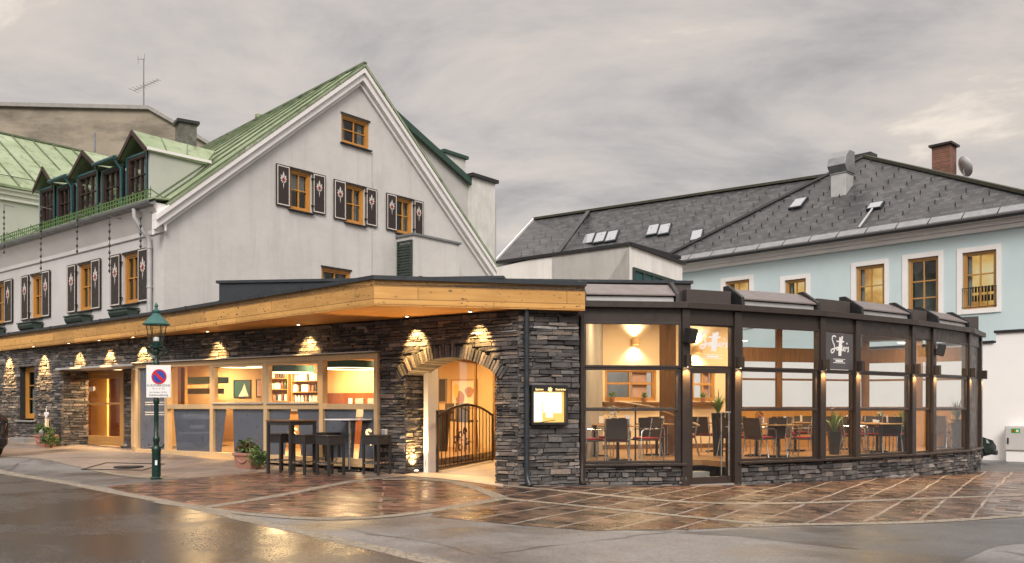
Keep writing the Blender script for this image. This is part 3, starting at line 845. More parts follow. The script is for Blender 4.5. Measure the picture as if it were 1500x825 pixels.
for z in (5.75, 4.7): mb.tube([FS.pt(sdp, .10, z), FS.pt(sdp, .10, z + .05)], .08, 12)
mb.build('downpipe', MT['metal_zinc_pale'], house, smooth=True)
mb = MB()
for z in (6.99, 7.10, 7.21): mb.bar(FS.pt(S_LEFT, .33, z), FS.pt(-.05, .33, z), .02, .025)
i = 0; s = -.08
while s > S_LEFT:
    mb.bar(FS.pt(s, .33, 6.93), FS.pt(s, .33, 7.28 if i % 6 == 0 else 7.20), .022, .022)
    if i % 6 == 0: mb.bar(FS.pt(s, .33, 7.22), FS.pt(s, -.1, 7.02), .02, .02)
    s -= .155; i += 1
mb.build('snow_fence', MT['fence_green'], house)

def ornament(parent, fr, s, z, o, sc=1.0):
    mb = MB()
    def petal(ang, r0, r1, w, mi):
        ca, sa = math.cos(ang), math.sin(ang)
        P_ = lambda a, b: (s + (a * ca - b * sa) * sc, z + (a * sa + b * ca) * sc)
        pts = [P_(r0, 0), P_((r0 + r1) / 2, -w), P_(r1, 0), P_((r0 + r1) / 2, w)]
        mb.fprism(fr, pts, o, o + .004 + .001 * mi, mi)
    for a, r1, w in ((90, .22, .03), (55, .15, .028), (125, .15, .028), (20, .115, .026), (160, .115, .026), (-25, .10, .024), (205, .10, .024), (-90, .24, .012), (-60, .10, .02), (240, .10, .02)):
        petal(R(a), .03, r1, w, 0)
    for a in (70, 110, 0, 180, -45, 225): petal(R(a), .015, .075, .02, 1)
    mb.build('ornament', [MT['ornament_white'], MT['ornament_red']], parent)
def shutter(fr, s0, s1, z0, z1, parent):
    w = s1 - s0; o = .03
    sh = MB().fbox(fr, s0, s1, o, o + .035, z0, z1).build('shutter', MT['shutter_brown'], parent, bevel=.006)
    mb = MB(); m = .032; t = .030; oo = o + .035
    for a, b, c, d in ((s0 + m, s1 - m, z0 + m, z0 + m + t), (s0 + m, s1 - m, z1 - m - t, z1 - m), (s0 + m, s0 + m + t, z0 + m + t, z1 - m - t), (s1 - m - t, s1 - m, z0 + m + t, z1 - m - t)):
        mb.fbox(fr, a, b, oo - .002, oo + .003, c, d)
    mb.build('border', MT['ornament_white'], sh)
    ornament(sh, fr, (s0 + s1) / 2, z1 - (z1 - z0) * .36, oo + .0, 1.3 * min(1, w / .42) * (z1 - z0) / 1.4)
    return sh
def hinge_hooks(fr, s, z0, z1, parent):
    for z in (z0 + .2, z1 - .2):
        mb = MB()
        mb.bar(fr.pt(s - .06, .07, z), fr.pt(s + .06, .07, z), .02, .03)
        mb.bar(fr.pt(s, .0, z - .01), fr.pt(s, .1, z - .01), .02, .03)
        mb.build('hinge', MT['metal_black'], parent)

cutters_s = MB(); cutters_g = MB()
def house_window(fr, cutter, s0, s1, z0, z1, back, sill=True, vs=(.5,), hs=(.52,)):
    cutter.fbox(fr, s0, s1, -.6, .3, z0, z1)
    w = window(fr, s0, s1, z0, z1, house, 'wood_orange', o=-.16, fw=.085, dep=.10, vs=vs, hs=hs, mw=.035, back=back)
    if sill:
        MB().fbox(fr, s0 - .06, s1 + .06, -.05, .10, z0 - .05, z0 - .012).build('sill', MT['metal_black'], w, bevel=.008)
        MB().fbox(fr, s0 - .03, s1 + .03, -.01, .03, z1 + .003, z1 + .045).build('head_flashing', MT['metal_black'], w)
    return w
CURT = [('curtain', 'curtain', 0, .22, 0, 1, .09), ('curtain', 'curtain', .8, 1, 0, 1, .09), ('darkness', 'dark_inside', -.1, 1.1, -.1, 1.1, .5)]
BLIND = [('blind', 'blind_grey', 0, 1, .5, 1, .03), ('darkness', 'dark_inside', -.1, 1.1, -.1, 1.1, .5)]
# street windows with shutters and a dark flower box each
zt = FS.z_at(FS.s_at(182), 373); zb = FS.z_at(FS.s_at(196), 444)
for j, (ul, ur) in enumerate(((161.7, 217.6), (98.5, 147), (31, 73), (-24, 18))):
    a, b = FS.s_at(ul, .05), FS.s_at(ur, .05)
    w = b - a; mid = (a + b) / 2; fw_ = w * .40; shw = w * .27
    house_window(FS, cutters_s, mid - fw_ / 2, mid + fw_ / 2, zb, zt, CURT)
    shutter(FS, a, a + shw, zb - .03, zt + .04, house); shutter(FS, b - shw, b, zb - .03, zt + .04, house)
    hinge_hooks(FS, mid - fw_ / 2 - .02, zb, zt, house)
    base = FS.pt(mid, .2, zb - .42)
    fb = thing('flower_box', ('empty dark green flower box below the shuttered window nearest the downpipe', 'empty dark green flower box below the second shuttered window from the downpipe',
               'empty dark green flower box below the third shuttered window from the downpipe', 'empty dark green flower box below the shuttered window farthest from the downpipe')[j], 'flower box', base, 0, 'flower boxes under the street windows')
    mb = MB(); n = 10
    hw = fw_ * .62
    pr = [(-.13 + .0, .16), (-.16, .10), (-.12, -.02), (-.06, -.06), (.08, -.06), (.15, 0), (.19, .10), (.17, .16)]
    mb.prism([FS.pt(mid - hw, .2 + o, zb - .36 + z) for o, z in pr], FS.pt(hw * 2, 0, 0) - FS.pt(0, 0, 0))
    mb.build('trough', MT['dark_green'], fb, bevel=.02)
    mb = MB(); mb.fbox(FS, mid - hw - .04, mid + hw + .04, .03, .40, zb - .205, zb - .165); mb.build('rim', MT['dark_green'], fb, bevel=.012)
    for ss in (-.6, .6): MB().bar(FS.pt(mid + hw * ss, 0.0, zb - .44), FS.pt(mid + hw * ss, .3, zb - .43), .03, .03).build('bracket', MT['metal_black'], fb)
# gable windows
gtl = FH.uv(404.5, 239); 
for (ul, ur, vt, vb, back) in ((404.5, 477, 239, 300, BLIND), (489, 552.5, 262, 320, CURT), (566, 620.5, 282, 336, CURT)):
    a, zt1 = FH.uv(ul, vt, .05); _, zb1 = FH.uv(ul, vb, .05)
    b = FH.s_at(ur, .05)
    w = b - a; shw = w * .275; f0 = a + shw + .01; f1 = b - shw - .01
    zt1 = 7.82 + (zt1 - zt1); 
    zt1 = FH.z_at(a, vt, .05); zb1 = FH.z_at(a, vb, .05)
    house_window(FH, cutters_g, f0, f1, zb1 - .02, zt1 - .03, back)
    shutter(FH, a, a + shw, zb1, zt1, house); shutter(FH, b - shw, b, zb1, zt1, house)
    hinge_hooks(FH, f1 + .01, zb1, zt1, house)
a, zt1 = FH.uv(500, 166); _, zb1 = FH.uv(500, 208)
b = FH.s_at(541)
house_window(FH, cutters_g, a, b, zb1, zt1, CURT)
a = FH.s_at(471); b = FH.s_at(514)
house_window(FH, cutters_g, a, b, FH.z_at(a, 430), FH.z_at(a, 391), CURT, hs=(.5,))
cut(gw, cutters_g); cut(sw, cutters_s)

# vent box on the gable with a louvred end
s0, z1 = FH.uv(581, 349)
o1 = .1
while FH.s_at(606, o1) > s0 and o1 < 3: o1 += .02
s1 = FH.s_at(673, o1)
vb = MB().fbox(FH, s0, s1, .003, o1, 4.2, z1)
vent = vb.build('vent_housing', MT['plaster_white'], house)
MB().fbox(FH, s0 - .06, s1 + .05, .003, o1 + .06, z1 + .002, z1 + .07).build('cap', MT['metal_zinc'], vent)
mb = MB()
z = 4.7
while z < z1 - .25:
    p = [FH.pt(s0 - .05, .12, z), FH.pt(s0 - .05, o1 - .12, z), FH.pt(s0 - .008, o1 - .12, z + .07), FH.pt(s0 - .008, .12, z + .07)]
    mb.prism(p, (0, 0, .012)); z += .095
mb.fbox(FH, s0 - .055, s0 - .003, .06, .12, 4.6, z1 - .14); mb.fbox(FH, s0 - .055, s0 - .003, o1 - .12, o1 - .06, 4.6, z1 - .14)
mb.fbox(FH, s0 - .055, s0 - .003, .12, o1 - .12, z1 - .20, z1 - .14)
mb.build('louvre', MT['dark_green'], vent)
# cable drop + small stub pipes on the gable
mb = MB()
sc_ = FH.s_at(545); mb.tube([FH.pt(sc_, .015, FH.z_at(sc_, 222)), FH.pt(sc_ - .02, .015, 4.2)], .012, 6)
mb.build('cable', MT['plaster_grey'], house)

# dormer band on the street slope
OD = -.38
FD = FS.shift(OD)
sa_, sb_ = FD.s_at(57), FD.s_at(220)
zD0, zD1 = 6.95, FD.z_at(sb_, 221)
zPk = 9.2
Ld = sb_ - sa_
segs = [(0, .205, 'g'), (.205, .43, 'f'), (.43, .625, 'g'), (.625, .79, 'f'), (.79, 1.0, 'g')]
sx = lambda f: sb_ - f * Ld           # f measured from the right end
# derive bay limits from the photo
lims = [220, 183, 148, 110, 83, 57]
fr_ = [(sb_ - FD.s_at(u)) / Ld for u in lims]
bays = list(zip(fr_[:-1], fr_[1:], 'gfgfg'))
t_hit = lambda z: (z - H_E - .1) / ((H_R + .1 - H_E) / (W_G / 2))
mb = MB()
for f0, f1, kd in bays:
    a, b = sx(f1), sx(f0)
    if kd == 'g': mb.fprism(FD, [(a, zD0), (b, zD0), (b, zD1), ((a + b) / 2, zPk), (a, zD1)], -.12, 0)
    else: mb.fprism(FD, [(a, zD0), (b, zD0), (b, zD1), (a, zD1)], -.12, 0)
dw = mb.build('dormer_wall', MT['wood_dormer'], house)
cut_d = MB()
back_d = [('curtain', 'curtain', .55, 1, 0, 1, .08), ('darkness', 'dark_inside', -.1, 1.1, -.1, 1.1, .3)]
for j, (f0, f1, kd) in enumerate(bays):
    a, b = sx(f1), sx(f0); m = (a + b) / 2; hw = (b - a) * (.37 if kd == 'g' else .40)
    z0, z1 = zD0 + .12, zD1 - (.02 if kd == 'g' else .14)
    cut_d.fbox(FD, m - hw, m + hw, -.5, .3, z0, z1)
    w = window(FD, m - hw, m + hw, z0, z1, house, 'wood_dormer', o=-.09, fw=.06, dep=.10, vs=(.35, .68), hs=(.33, .66), mw=.025, back=back_d, name='dormer_window')
    mb = MB()
    t = .06
    mb.fbox(FD, m - hw - t, m - hw, .002, .03, z0 - .05, z1 + t); mb.fbox(FD, m + hw, m + hw + t, .002, .03, z0 - .05, z1 + t)
    mb.fbox(FD, m - hw, m + hw, .002, .03, z1, z1 + t)
    mb.build('casing', MT['teal_paint'], w)
cut(dw, cut_d)
def back_pt(s, z):      # where a level line at height z meets the main roof slope
    return FS.pt(s, -max(0.4, t_hit(z)), z)
for f0, f1, kd in bays:
    a, b = sx(f1), sx(f0); m = (a + b) / 2; ov = .07
    if kd == 'g':
        sl = (zPk - zD1) / ((b - a) / 2)
        for e, sg in ((a - ov, 1), (b + ov, -1)):
            ze = zD1 - ov * sl + .03
            p = [FD.pt(e, ov + .06, ze), FD.pt(m, ov + .06, zPk + .04), back_pt(m, zPk + .04) , back_pt(e, ze)]
            lo = p; hi = [q + Vector((0, 0, .07)) for q in p]
            mb = MB(); mb.hexa(lo + hi)
            for q in (0.33, .66):
                A = FD.pt(e, ov + .06, ze).lerp(back_pt(e, ze), q); B = FD.pt(m, ov + .06, zPk + .04).lerp(back_pt(m, zPk), q)
                mb.bar(A + Vector((0, 0, .085)), B + Vector((0, 0, .085)), .025, .03, 1)
            mb.build('dormer_roof', [MT['patina'], MT['seam_green']], house)
            mb = MB()
            A, B = FD.pt(e, ov + .08, ze - .06), FD.pt(m, ov + .08, zPk - .02)
            mb.hexa([A, B, B + Vector((0, 0, .15)), A + Vector((0, 0, .15))] + [x + Vector((FS.n.x, FS.n.y, 0)) * .03 for x in (A, B, B + Vector((0, 0, .15)), A + Vector((0, 0, .15)))])
            mb.build('dormer_bargeboard', MT['wood_dormer'], house)
    else:
        zz = zD1 + .06
        p = [FD.pt(a + ov, .22, zz), FD.pt(b - ov, .22, zz), back_pt(b - ov, zz + .25) + Vector((0, 0, 0)), back_pt(a + ov, zz + .25)]
        mb = MB(); mb.hexa(p + [q + Vector((0, 0, .07)) for q in p]); mb.build('dormer_roof', MT['patina'], house)
        mb = MB(); mb.tube([FD.pt(a + ov, .27, zz - .02), FD.pt(b - ov, .27, zz - .02)], .06, 8)
        mb.tube([FD.pt(b - ov - .06, .27, zz - .05), FD.pt(b - ov, .09, zz - .3), FD.pt(b - ov, .06, zD0 + .1)], .035, 8)
        mb.build('dormer_gutter', MT['teal_paint'], house, smooth=True)
# dormer cheeks
for s_, nm in ((sb_, 1), (sa_, -1)):
    zc = zD1 + .02
    p = [FS.pt(s_, OD - .001, zD0), FS.pt(s_, OD - .001, zc), FS.pt(s_, -t_hit(zc) - .05, zc)]
    mb = MB().prism(p, (FS.pt(.10, 0, 0) - FS.pt(0, 0, 0)) * (-nm)); mb.build('dormer_cheek', MT['plaster_sage'], house)
    mb = MB().bar(FS.pt(s_ + .04 * nm, OD + .12, zc + .02), FS.pt(s_ + .04 * nm, -t_hit(zc) - .1, zc + .05), .10, .08); mb.build('cheek_trim', MT['plaster_trim'], house)
# chimney behind the dormers, roof vent
def chimney(px_l, px_r, v_top, v_bot, Y, mat, parent, name='chimney', cap='metal_black', rz=0.6):
    a, b = P(px_l, v_top, Y), P(px_r, v_bot, Y)
    w = (b.x - a.x) / 1.35; c = ((a.x + b.x) / 2, Y)
    ch = MB().box((c[0], c[1], (a.z + b.z) / 2 - .5), (w, w, a.z - b.z + 1.0), rz).build(name, MT[mat], parent)
    mb = MB(); mb.box((c[0], c[1], a.z + .05), (w * 1.28, w * 1.28, .10), rz); mb.build('cap', MT[cap], ch)
    return ch
chimney(256, 289, 184, 208, 29.0, 'chimney_stone', house)
p = P(379, 170, 32.3); MB().lathe([(.07, -.5), (.07, .0), (.14, .02), (.14, .14), (.02, .2)], p - Vector((0, 0, .1)), 10).build('roof_vent', MT['patina'], house)

# hanging chains with dark beads under the gutter
chain_px = [(6, 300, 372), (60, 303, 404), (113, 314, 371), (160.5, 317, 400), (206, 308, 364)]
chain_lb = ['leftmost chain of dark beads hanging over the gutter edge', 'long chain of dark beads hanging to the third shuttered window', 'short chain of dark beads hanging between two shuttered windows',
            'chain of dark beads hanging beside the left shutter near the downpipe', 'chain of dark beads hanging nearest the grey downpipe']
for (u, v0, v1), lb in zip(chain_px, chain_lb):
    s = FS.s_at(u, .62); za = FS.z_at(s, v0, .62); zb_ = FS.z_at(s, v1, .62)
    t = thing('bead_chain', lb, 'hanging chain', FS.pt(s, .62, zb_), 0, 'bead chains along the eaves')
    MB().tube([FS.pt(s, .62, za), FS.pt(s, .62, zb_)], .008, 5).build('chain', MT['metal_black'], t)
    z = zb_; r_ = random.Random(int(u))
    while z < za - .1:
        MB().tube([FS.pt(s, .62, z), FS.pt(s + .012, .63, z + .05), FS.pt(s, .62, z + .13)], [.008, .036, .008], 6).build('bead', MT['metal_black'], t); z += r_.uniform(.15, .22)
    mb = MB(); mb.bar(FS.pt(s, .30, za - .02), FS.pt(s, .63, za), .02, .02); mb.build('hook', MT['metal_zinc'], t)

# ================================================================== REAR WING right of the gable
FR = FH.shift(-2.2)
s_r = FR.s_at(727); s_m = FR.s_at(585)
z_l = FR.z_at(s_m, 178); s_e = FR.s_at(712); z_e = FR.z_at(s_e, 292)
slope = (z_l - z_e) / (s_e - s_m)
rear = thing('rear_house', 'grey rear wing with dark green roof edge behind the white gable', 'house', (FR.pt(s_r, 0, 0).x, FR.pt(s_r, 0, 0).y, 0))
s_top = FR.s_at(543)
z_top = z_l + slope * (s_m - s_top)
MB().fprism(FR, [(s_top, 4), (s_r, -.5), (s_r, z_e - .1), (s_e, z_e), (s_top, z_top)], -7, 0).build('wall', MT['plaster_grey'], rear)
mb = MB()
A, B = FR.pt(s_top - .2, .12, z_top + .08), FR.pt(s_e + .12, .12, z_e - .05)
dn = FR.pt(0, -7.2, 0) - FR.pt(0, 0, 0)
mb.hexa([A, B, B + dn, A + dn] + [q + Vector((0, 0, .16)) for q in (A, B, B + dn, A + dn)])
mb.build('roof', MT['patina_dark'], rear)
mb = MB(); A2 = A + Vector((FR.n.x, FR.n.y, 0)) * .05; B2 = B + Vector((FR.n.x, FR.n.y, 0)) * .05
mb.bar(A2 + Vector((0, 0, .02)), B2 + Vector((0, 0, .02)), .10, .24); mb.build('roof_edge', MT['patina_dark'], rear)
# chimneys
s0c = FR.s_at(692, .25); s1c = FR.s_at(725, .25); zc = FR.z_at(s0c, 259, .25)
ch = MB().fbox(FR, s0c, s1c, -.6, .25, z_e - 2.6, zc).build('chimney', MT['weathered_chimney'], rear)
MB().fbox(FR, s0c - .1, s1c + .12, -.72, .37, zc, zc + .14).build('cap', MT['metal_black'], ch)
MB().fbox(FR, (s0c + s1c) / 2 - .1, (s0c + s1c) / 2 + .1, -.3, -.1, zc + .14, zc + .26).build('flue', MT['metal_black'], ch)
mb = MB().fbox(FR, s0c + .12, s1c - .02, .003, .12, -.5, z_e - 2.6); mb.build('pilaster', MT['plaster_grey'], rear)
s0c = FR.s_at(651, -1.2); s1c = FR.s_at(682, -1.2); zc = FR.z_at(s0c, 229, -1.2) + .15
ch = MB().fbox(FR, s0c, s1c, -2.0, -1.2, zc - 2.5, zc).build('chimney', MT['weathered_chimney'], rear)
MB().fbox(FR, s0c - .1, s1c + .1, -2.1, -1.1, zc, zc + .13).build('cap', MT['patina_dark'], ch)

# ================================================================== LEFT WING with green roof
A = FS.o + FS.d * -11.6 - FS.n * .1
FW = Frame(A, dR)                       # its wall faces right, towards the gable side
z_ev = FW.z_at(FW.s_at(40), 287)
wing = thing('green_roof_house', 'house wing with pale green seamed copper roof left of the dormers', 'house', (A.x, A.y, 0))
MB().fprism(FW, [(-6, -.5), (14, -.5), (14, z_ev), (-6, z_ev)], -9, 0).build('wall', MT['plaster_sage'], wing)
mb = MB()
for o1, z0, z1 in ((.10, z_ev - .30, z_ev - .12), (.22, z_ev - .12, z_ev + .02), (.34, z_ev + .02, z_ev + .10)): mb.fbox(FW, -6, 14, .002, o1, z0, z1)
mb.build('cornice', MT['plaster_trim'], wing, bevel=.02)
od = 4.4; zrg = FW.z_at(FW.s_at(0, -od), 199, -od)
def wr(s, f, l=0.0): return FW.pt(s, .40 - (od + .40) * f, z_ev + .10 + (zrg - z_ev - .1) * f + l)
mb = MB()
mb.hexa([wr(-6, 0), wr(14, 0), wr(14, 1), wr(-6, 1)] + [wr(-6, 0, .09), wr(14, 0, .09), wr(14, 1, .09), wr(-6, 1, .09)])
q = [FW.pt(-6, -9.2, z_ev), FW.pt(14, -9.2, z_ev), wr(14, 1), wr(-6, 1)]
mb.hexa(q + [x + Vector((0, 0, .09)) for x in q])
wroof = mb.build('roof', MT['patina'], wing)
mb = MB()
s = -5.6
while s < 14: mb.bar(wr(s, 0, .12), wr(s, 1, .12), .035, .05); s += .78
mb.bar(wr(-6, 1, .12), wr(14, 1, .12), .14, .07)
mb.bar(wr(-6, .12, .16), wr(14, .12, .16), .03, .03)
mb.build('seam', MT['seam_green'], wroof)

# ================================================================== FAR CONCRETE GABLE with aerial
YF = 46
pts = [P(-260, 150, YF), P(0, 153.5, YF), P(219, 158.5, YF), P(262, 183, YF), P(310, 212, YF)]
far = thing('concrete_building', 'weathered beige concrete gable rising behind the green roofs', 'building', (pts[1].x, YF, 0))
MB().prism([Vector((pts[0].x, YF, -.5))] + [p - Vector((0, 0, .12)) for p in pts] + [Vector((pts[-1].x, YF, -.5))], (0, 12, 0)).build('wall', MT['concrete_old'], far)
mb = MB()
for a, b in zip(pts, pts[1:]):
    q = [a + Vector((0, -.2, -.115)), b + Vector((0, -.2, -.115)), b + Vector((0, 12, -.115)), a + Vector((0, 12, -.115))]
    mb.hexa(q + [x + Vector((0, 0, .20)) for x in q])
mb.build('coping', MT['slab_grey'], far)
Ya = 47
b = P(210.5, 158, Ya); t_ = P(210.5, 86, Ya)
ant = thing('roof_aerial', 'thin television aerial mast on the concrete gable', 'aerial', b)
MB().tube([b, t_], [.045, .03], 6).build('mast', MT['metal_zinc'], ant)
a1, a2 = P(196, 133, Ya), P(232, 117, Ya)
mb = MB(); mb.tube([a1, a2], .02, 5)
for i in range(9):
    c = a1.lerp(a2, i / 8); h = .34 - .02 * i
    mb.tube([c + Vector((-.35 * h, -h, 0)), c + Vector((.35 * h, h, 0))], .012, 4)
mb.tube([P(202, 86.5, Ya), P(211, 87, Ya)], .02, 5); mb.tube([P(202, 81, Ya), P(202.3, 94, Ya)], .012, 5); mb.tube([P(212, 79, Ya), P(211, 94, Ya)], .012, 5)
mb.build('yagi', MT['metal_zinc'], ant)
pp = P(139, 195, 38); MB_ = MB().tube([pp, P(139, 222, 38)], .05, 6).build('standpipe', MT['metal_zinc'], wing)
# ================================================================== STONE RESTAURANT
rest = thing('stone_restaurant', 'low slate stone restaurant with timber fascia, arch and warm lit windows', 'restaurant', (FA.pt(0, 0, 0).x, FA.pt(0, 0, 0).y, 0))
# --- key stations along the shop front
SW0, SW1 = FA.s_at(203), FA.s_at(557)
ZW0, ZW1 = .28, 2.62
SJ0, SJ1 = FA.s_at(594), FA.s_at(726)
ZSP, ZCR = 2.16, 2.50
TH = .67
c_ = (SJ1 - SJ0) / 2; r_ = ZCR - ZSP; RA = (c_ * c_ + r_ * r_) / (2 * r_); SM = (SJ0 + SJ1) / 2; ZC = ZCR - RA
def arch_z(s): return ZC + math.sqrt(max(0, RA * RA - (s - SM) ** 2))
# backing
mb = MB().fbox(FA, SW0 - .05, SA_END - .02, -TH, -.03, -.6, Z_SOF + .3)
wall = mb.build('shop_wall', MT['mortar'], rest)
ct = MB().fbox(FA, SW0 - .2, SW1, -2, .5, ZW0, ZW1)
ap = [(SJ0, -1.0), (SJ1, -1.0)] + [(SM + c_ * math.cos(a), 0) for a in ()] + [(SJ1 - (SJ1 - SJ0) * i / 14, arch_z(SJ1 - (SJ1 - SJ0) * i / 14)) for i in range(15)]
ct.fprism(FA, ap, -2, .5)
cut(wall, ct)
RO = RA + .25
def arch_skip(a, b, z0, z1):
    segs = skip_rects([(SW0 - .3, SW1, ZW0 - .02, ZW1 + .06)])(a, b, z0, z1)
    zm = (z0 + z1) / 2; out = []
    for p, q in segs:
        if zm < ZSP + .02: ra, rb = SJ0, SJ1
        else:
            d = RO * RO - (zm - ZC) ** 2
            if d <= 0: out.append((p, q)); continue
            h = min(math.sqrt(d), c_ + .24); ra, rb = SM - h, SM + h
            if abs(h) < .02: out.append((p, q)); continue
        if q <= ra or p >= rb: out.append((p, q)); continue
        if p < ra: out.append((p, ra))
        if q > rb: out.append((rb, q))
    return out
mb = MB()
stones(mb, FA, SW0 - .02, SA_END + .04, -.35, Z_SOF - .002, arch_skip, 11, depth=(.010, .034))
# arch reveals
FJ = Frame(FA.pt(SJ0, 0, 0).xy, (-FA.n.x, -FA.n.y))
if (FJ.n).dot(FA.d) < 0: FJ = Frame(FA.pt(SJ0, -TH, 0).xy, (FA.n.x, FA.n.y))
stones(mb, FJ, 0.0, TH, -.1, ZSP + .05, None, 12, depth=(.01, .035))
mb.build('stone_facing', MT['stone'], wall, tone=True)
mb = MB(); rr = random.Random(4)
a0 = math.asin((c_ + .16) / RA); n = 40; da = 2 * a0 / n
for i in range(n):
    t0 = -a0 + i * da + .004; t1 = t0 + da - .008; ro = RA + rr.uniform(.20, .28); of = rr.uniform(.035, .075)
    Q = lambda t, r: (SM + r * math.sin(t), ZC + r * math.cos(t))
    pts = [Q(t0, RA - .005), Q(t1, RA - .005), Q(t1, ro), Q(t0, ro)]
    p = [FA.pt(s, of, z) for s, z in pts]; q = [FA.pt(s, -TH, z) for s, z in pts]
    mb.hexa(q + p, 0, min(1, max(0, rr.gauss(.42, .2))))
mb.build('stone_arch', MT['stone'], rest, tone=True)

# --- pier facing the street with downpipe and return
mb = MB().fbox(FB, .0, SB_END - .02, -.62, -.02, -.6, Z_SOF + .3)
mb.fbox(FA, SJ1 + .02, SA_END - .0, -TH - .02, -.05, -.6, 3.2)
pier = mb.build('pier_wall', MT['mortar'], rest)
mb = MB(); stones(mb, FB, -.03, SB_END, -.35, Z_SOF + .1, None, 21, hmin=.04, hmax=.11, wmin=.12, wmax=.55)
FBR = frame2(FB.pt(SB_END, 0, 0).xy, FB.pt(SB_END, -.62, 0).xy)
stones(mb, FBR, .04, .62, -.35, Z_SOF + .1, None, 22, depth=(.0, .02))
mb.build('stone_facing', MT['stone'], pier, tone=True)
sdp = FB.s_at(768)
mb = MB(); mb.tube([FB.pt(sdp, .13, Z_SOF + .02), FB.pt(sdp, .13, .32), FB.pt(sdp + .01, .15, .15), FB.pt(sdp + .03, .24, .03)], .05, 12)
for z in (2.9, 1.9, .9): mb.tube([FB.pt(sdp, .13, z), FB.pt(sdp, .13, z + .04)], .06, 12)
mb.build('downpipe', MT['metal_anthracite'], rest, smooth=True)

# --- stone front left of the door, recess and small window
SD0 = FL.s_at(90)
FDR = FL.shift(-.80)
mb = MB().fbox(FL, -7, SD0, -.5, -.03, -.5, Z_SOF + .35)
lw = mb.build('front_wall', MT['mortar'], rest)
wa, wb = FL.s_at(28), FL.s_at(51); wz0, wz1 = 1.1, FL.z_at(FL.s_at(30), 538)
cut(lw, MB().fbox(FL, wa, wb, -1, .5, wz0, wz1))
mb = MB(); stones(mb, FL, -7, SD0 + .03, -.2, Z_SOF + .002, skip_rects([(wa, wb, wz0, wz1)]), 31, depth=(.010, .034))
stones(mb, Frame(FL.pt(SD0, 0, 0).xy, (-FL.n.x, -FL.n.y)), .02, .80, -.1, 2.62, None, 32, depth=(.0, .03))
mb.build('stone_facing', MT['stone'], lw, tone=True)
# wall above the door, carried over the recess
mb = MB().fbox(FL, SD0, SL_END + .12, -.78, -.03, 2.66, Z_SOF + .35)
dl = mb.build('door_lintel', MT['mortar'], rest)
mb = MB(); stones(mb, FL, SD0, SL_END + .02, 2.665, Z_SOF + .002, None, 33, depth=(.010, .034))
mb.build('stone_facing', MT['stone'], dl, tone=True)
w = window(FL, wa, wb, wz0 + .05, wz1, rest, 'wood_orange', o=-.26, fw=.11, vs=(), hs=(.35, .68), pane='glass_house', back=[('curtain', 'curtain', .0, 1, 0, .6, .08), ('darkness', 'dark_inside', -.1, 1.1, -.1, 1.1, .4)])
MB().fbox(FL, wa - .05, wb + .05, -.28, .12, wz0 - .05, wz0).build('sill', MT['slab_grey'], w, bevel=.01)
MB().fbox(FL, wa, wb, -.5, -.42, wz0, wz1).build('recess_wall', MT['mortar'], rest)
# canopy slab over the door, running on as a drip strip above the shop windows
mb = MB().prism([FL.pt(SD0 - .05, .16, 2.60), FL.pt(SL_END + .0, .16, 2.60), FA.pt(SW0 + .0, .20, 2.60), FA.pt(SW0, -.85, 2.60), FL.pt(SD0 - .05, -.80, 2.60)], (0, 0, .055))
mb.build('door_canopy', MT['metal_zinc_pale'], rest, bevel=.006)
mb = MB().fbox(FA, SW0 - .02, SW1 + .04, -.05, .21, ZW1 + .04, ZW1 + .062); mb.build('drip_strip', MT['metal_zinc_pale'], rest)
# door
d0, d1 = FDR.s_at(121), FDR.s_at(182)
dzb = g(FDR.pt(d0, 0, 0).x, FDR.pt(d0, 0, 0).y) + .05
def leaf(mb, fr, s0, s1, o0, o1, z0, z1, fw, fb=None):
    fb = fb or fw
    mb.fbox(fr, s0, s0 + fw, o0, o1, z0, z1); mb.fbox(fr, s1 - fw, s1, o0, o1, z0, z1)
    mb.fbox(fr, s0 + fw, s1 - fw, o0, o1, z0, z0 + fb); mb.fbox(fr, s0 + fw, s1 - fw, o0, o1, z1 - fw, z1)
dz1 = 2.58
mb = MB(); leaf(mb, FDR, d0, d1, -.08, .03, dzb - .06, dz1, .09); mb.build('door_frame', MT['wood_oak'], rest, bevel=.006)
mb = MB(); leaf(mb, FDR, d0 + .10, d1 - .10, -.06, .015, dzb + .04, dz1 - .10, .13, .17)
mb.fbox(FDR, d0 + .23, d1 - .23, -.055, .01, dzb + 1.14, dzb + 1.20)
door = mb.build('door', MT['wood_oak'], rest, bevel=.006)
MB().fbox(FDR, d0 + .22, d1 - .22, -.03, -.022, dzb + .2, dz1 - .22).build('pane', MT['glass'], door)
mb = MB(); mb.tube([FDR.pt(d0 + .17, .08, dzb + .35), FDR.pt(d0 + .17, .08, dz1 - .45)], .018, 10)
for z in (dzb + .5, dzb + 1.15, dz1 - .6): mb.tube([FDR.pt(d0 + .17, .01, z), FDR.pt(d0 + .17, .08, z)], .012, 8)
mb.build('handle', MT['steel'], door, smooth=True)
MB().fbox(FDR, d0 + .42, d0 + .72, .0, .012, dzb + 1.55, dzb + 1.68).build('notice', MT['white_paint'], door)
# wall right of the door, stone strip
d2 = FDR.s_at(193)
mb = MB().fbox(FDR, d1 + .002, d2, -.30, -.02, -.3, 2.60); sp_ = mb.build('recess_pier', MT['mortar'], rest)
mb = MB(); stones(mb, FDR, d1 + .01, d2, dzb - .2, 2.59, None, 35, depth=(.0, .03)); mb.build('stone_facing', MT['stone'], sp_, tone=True)
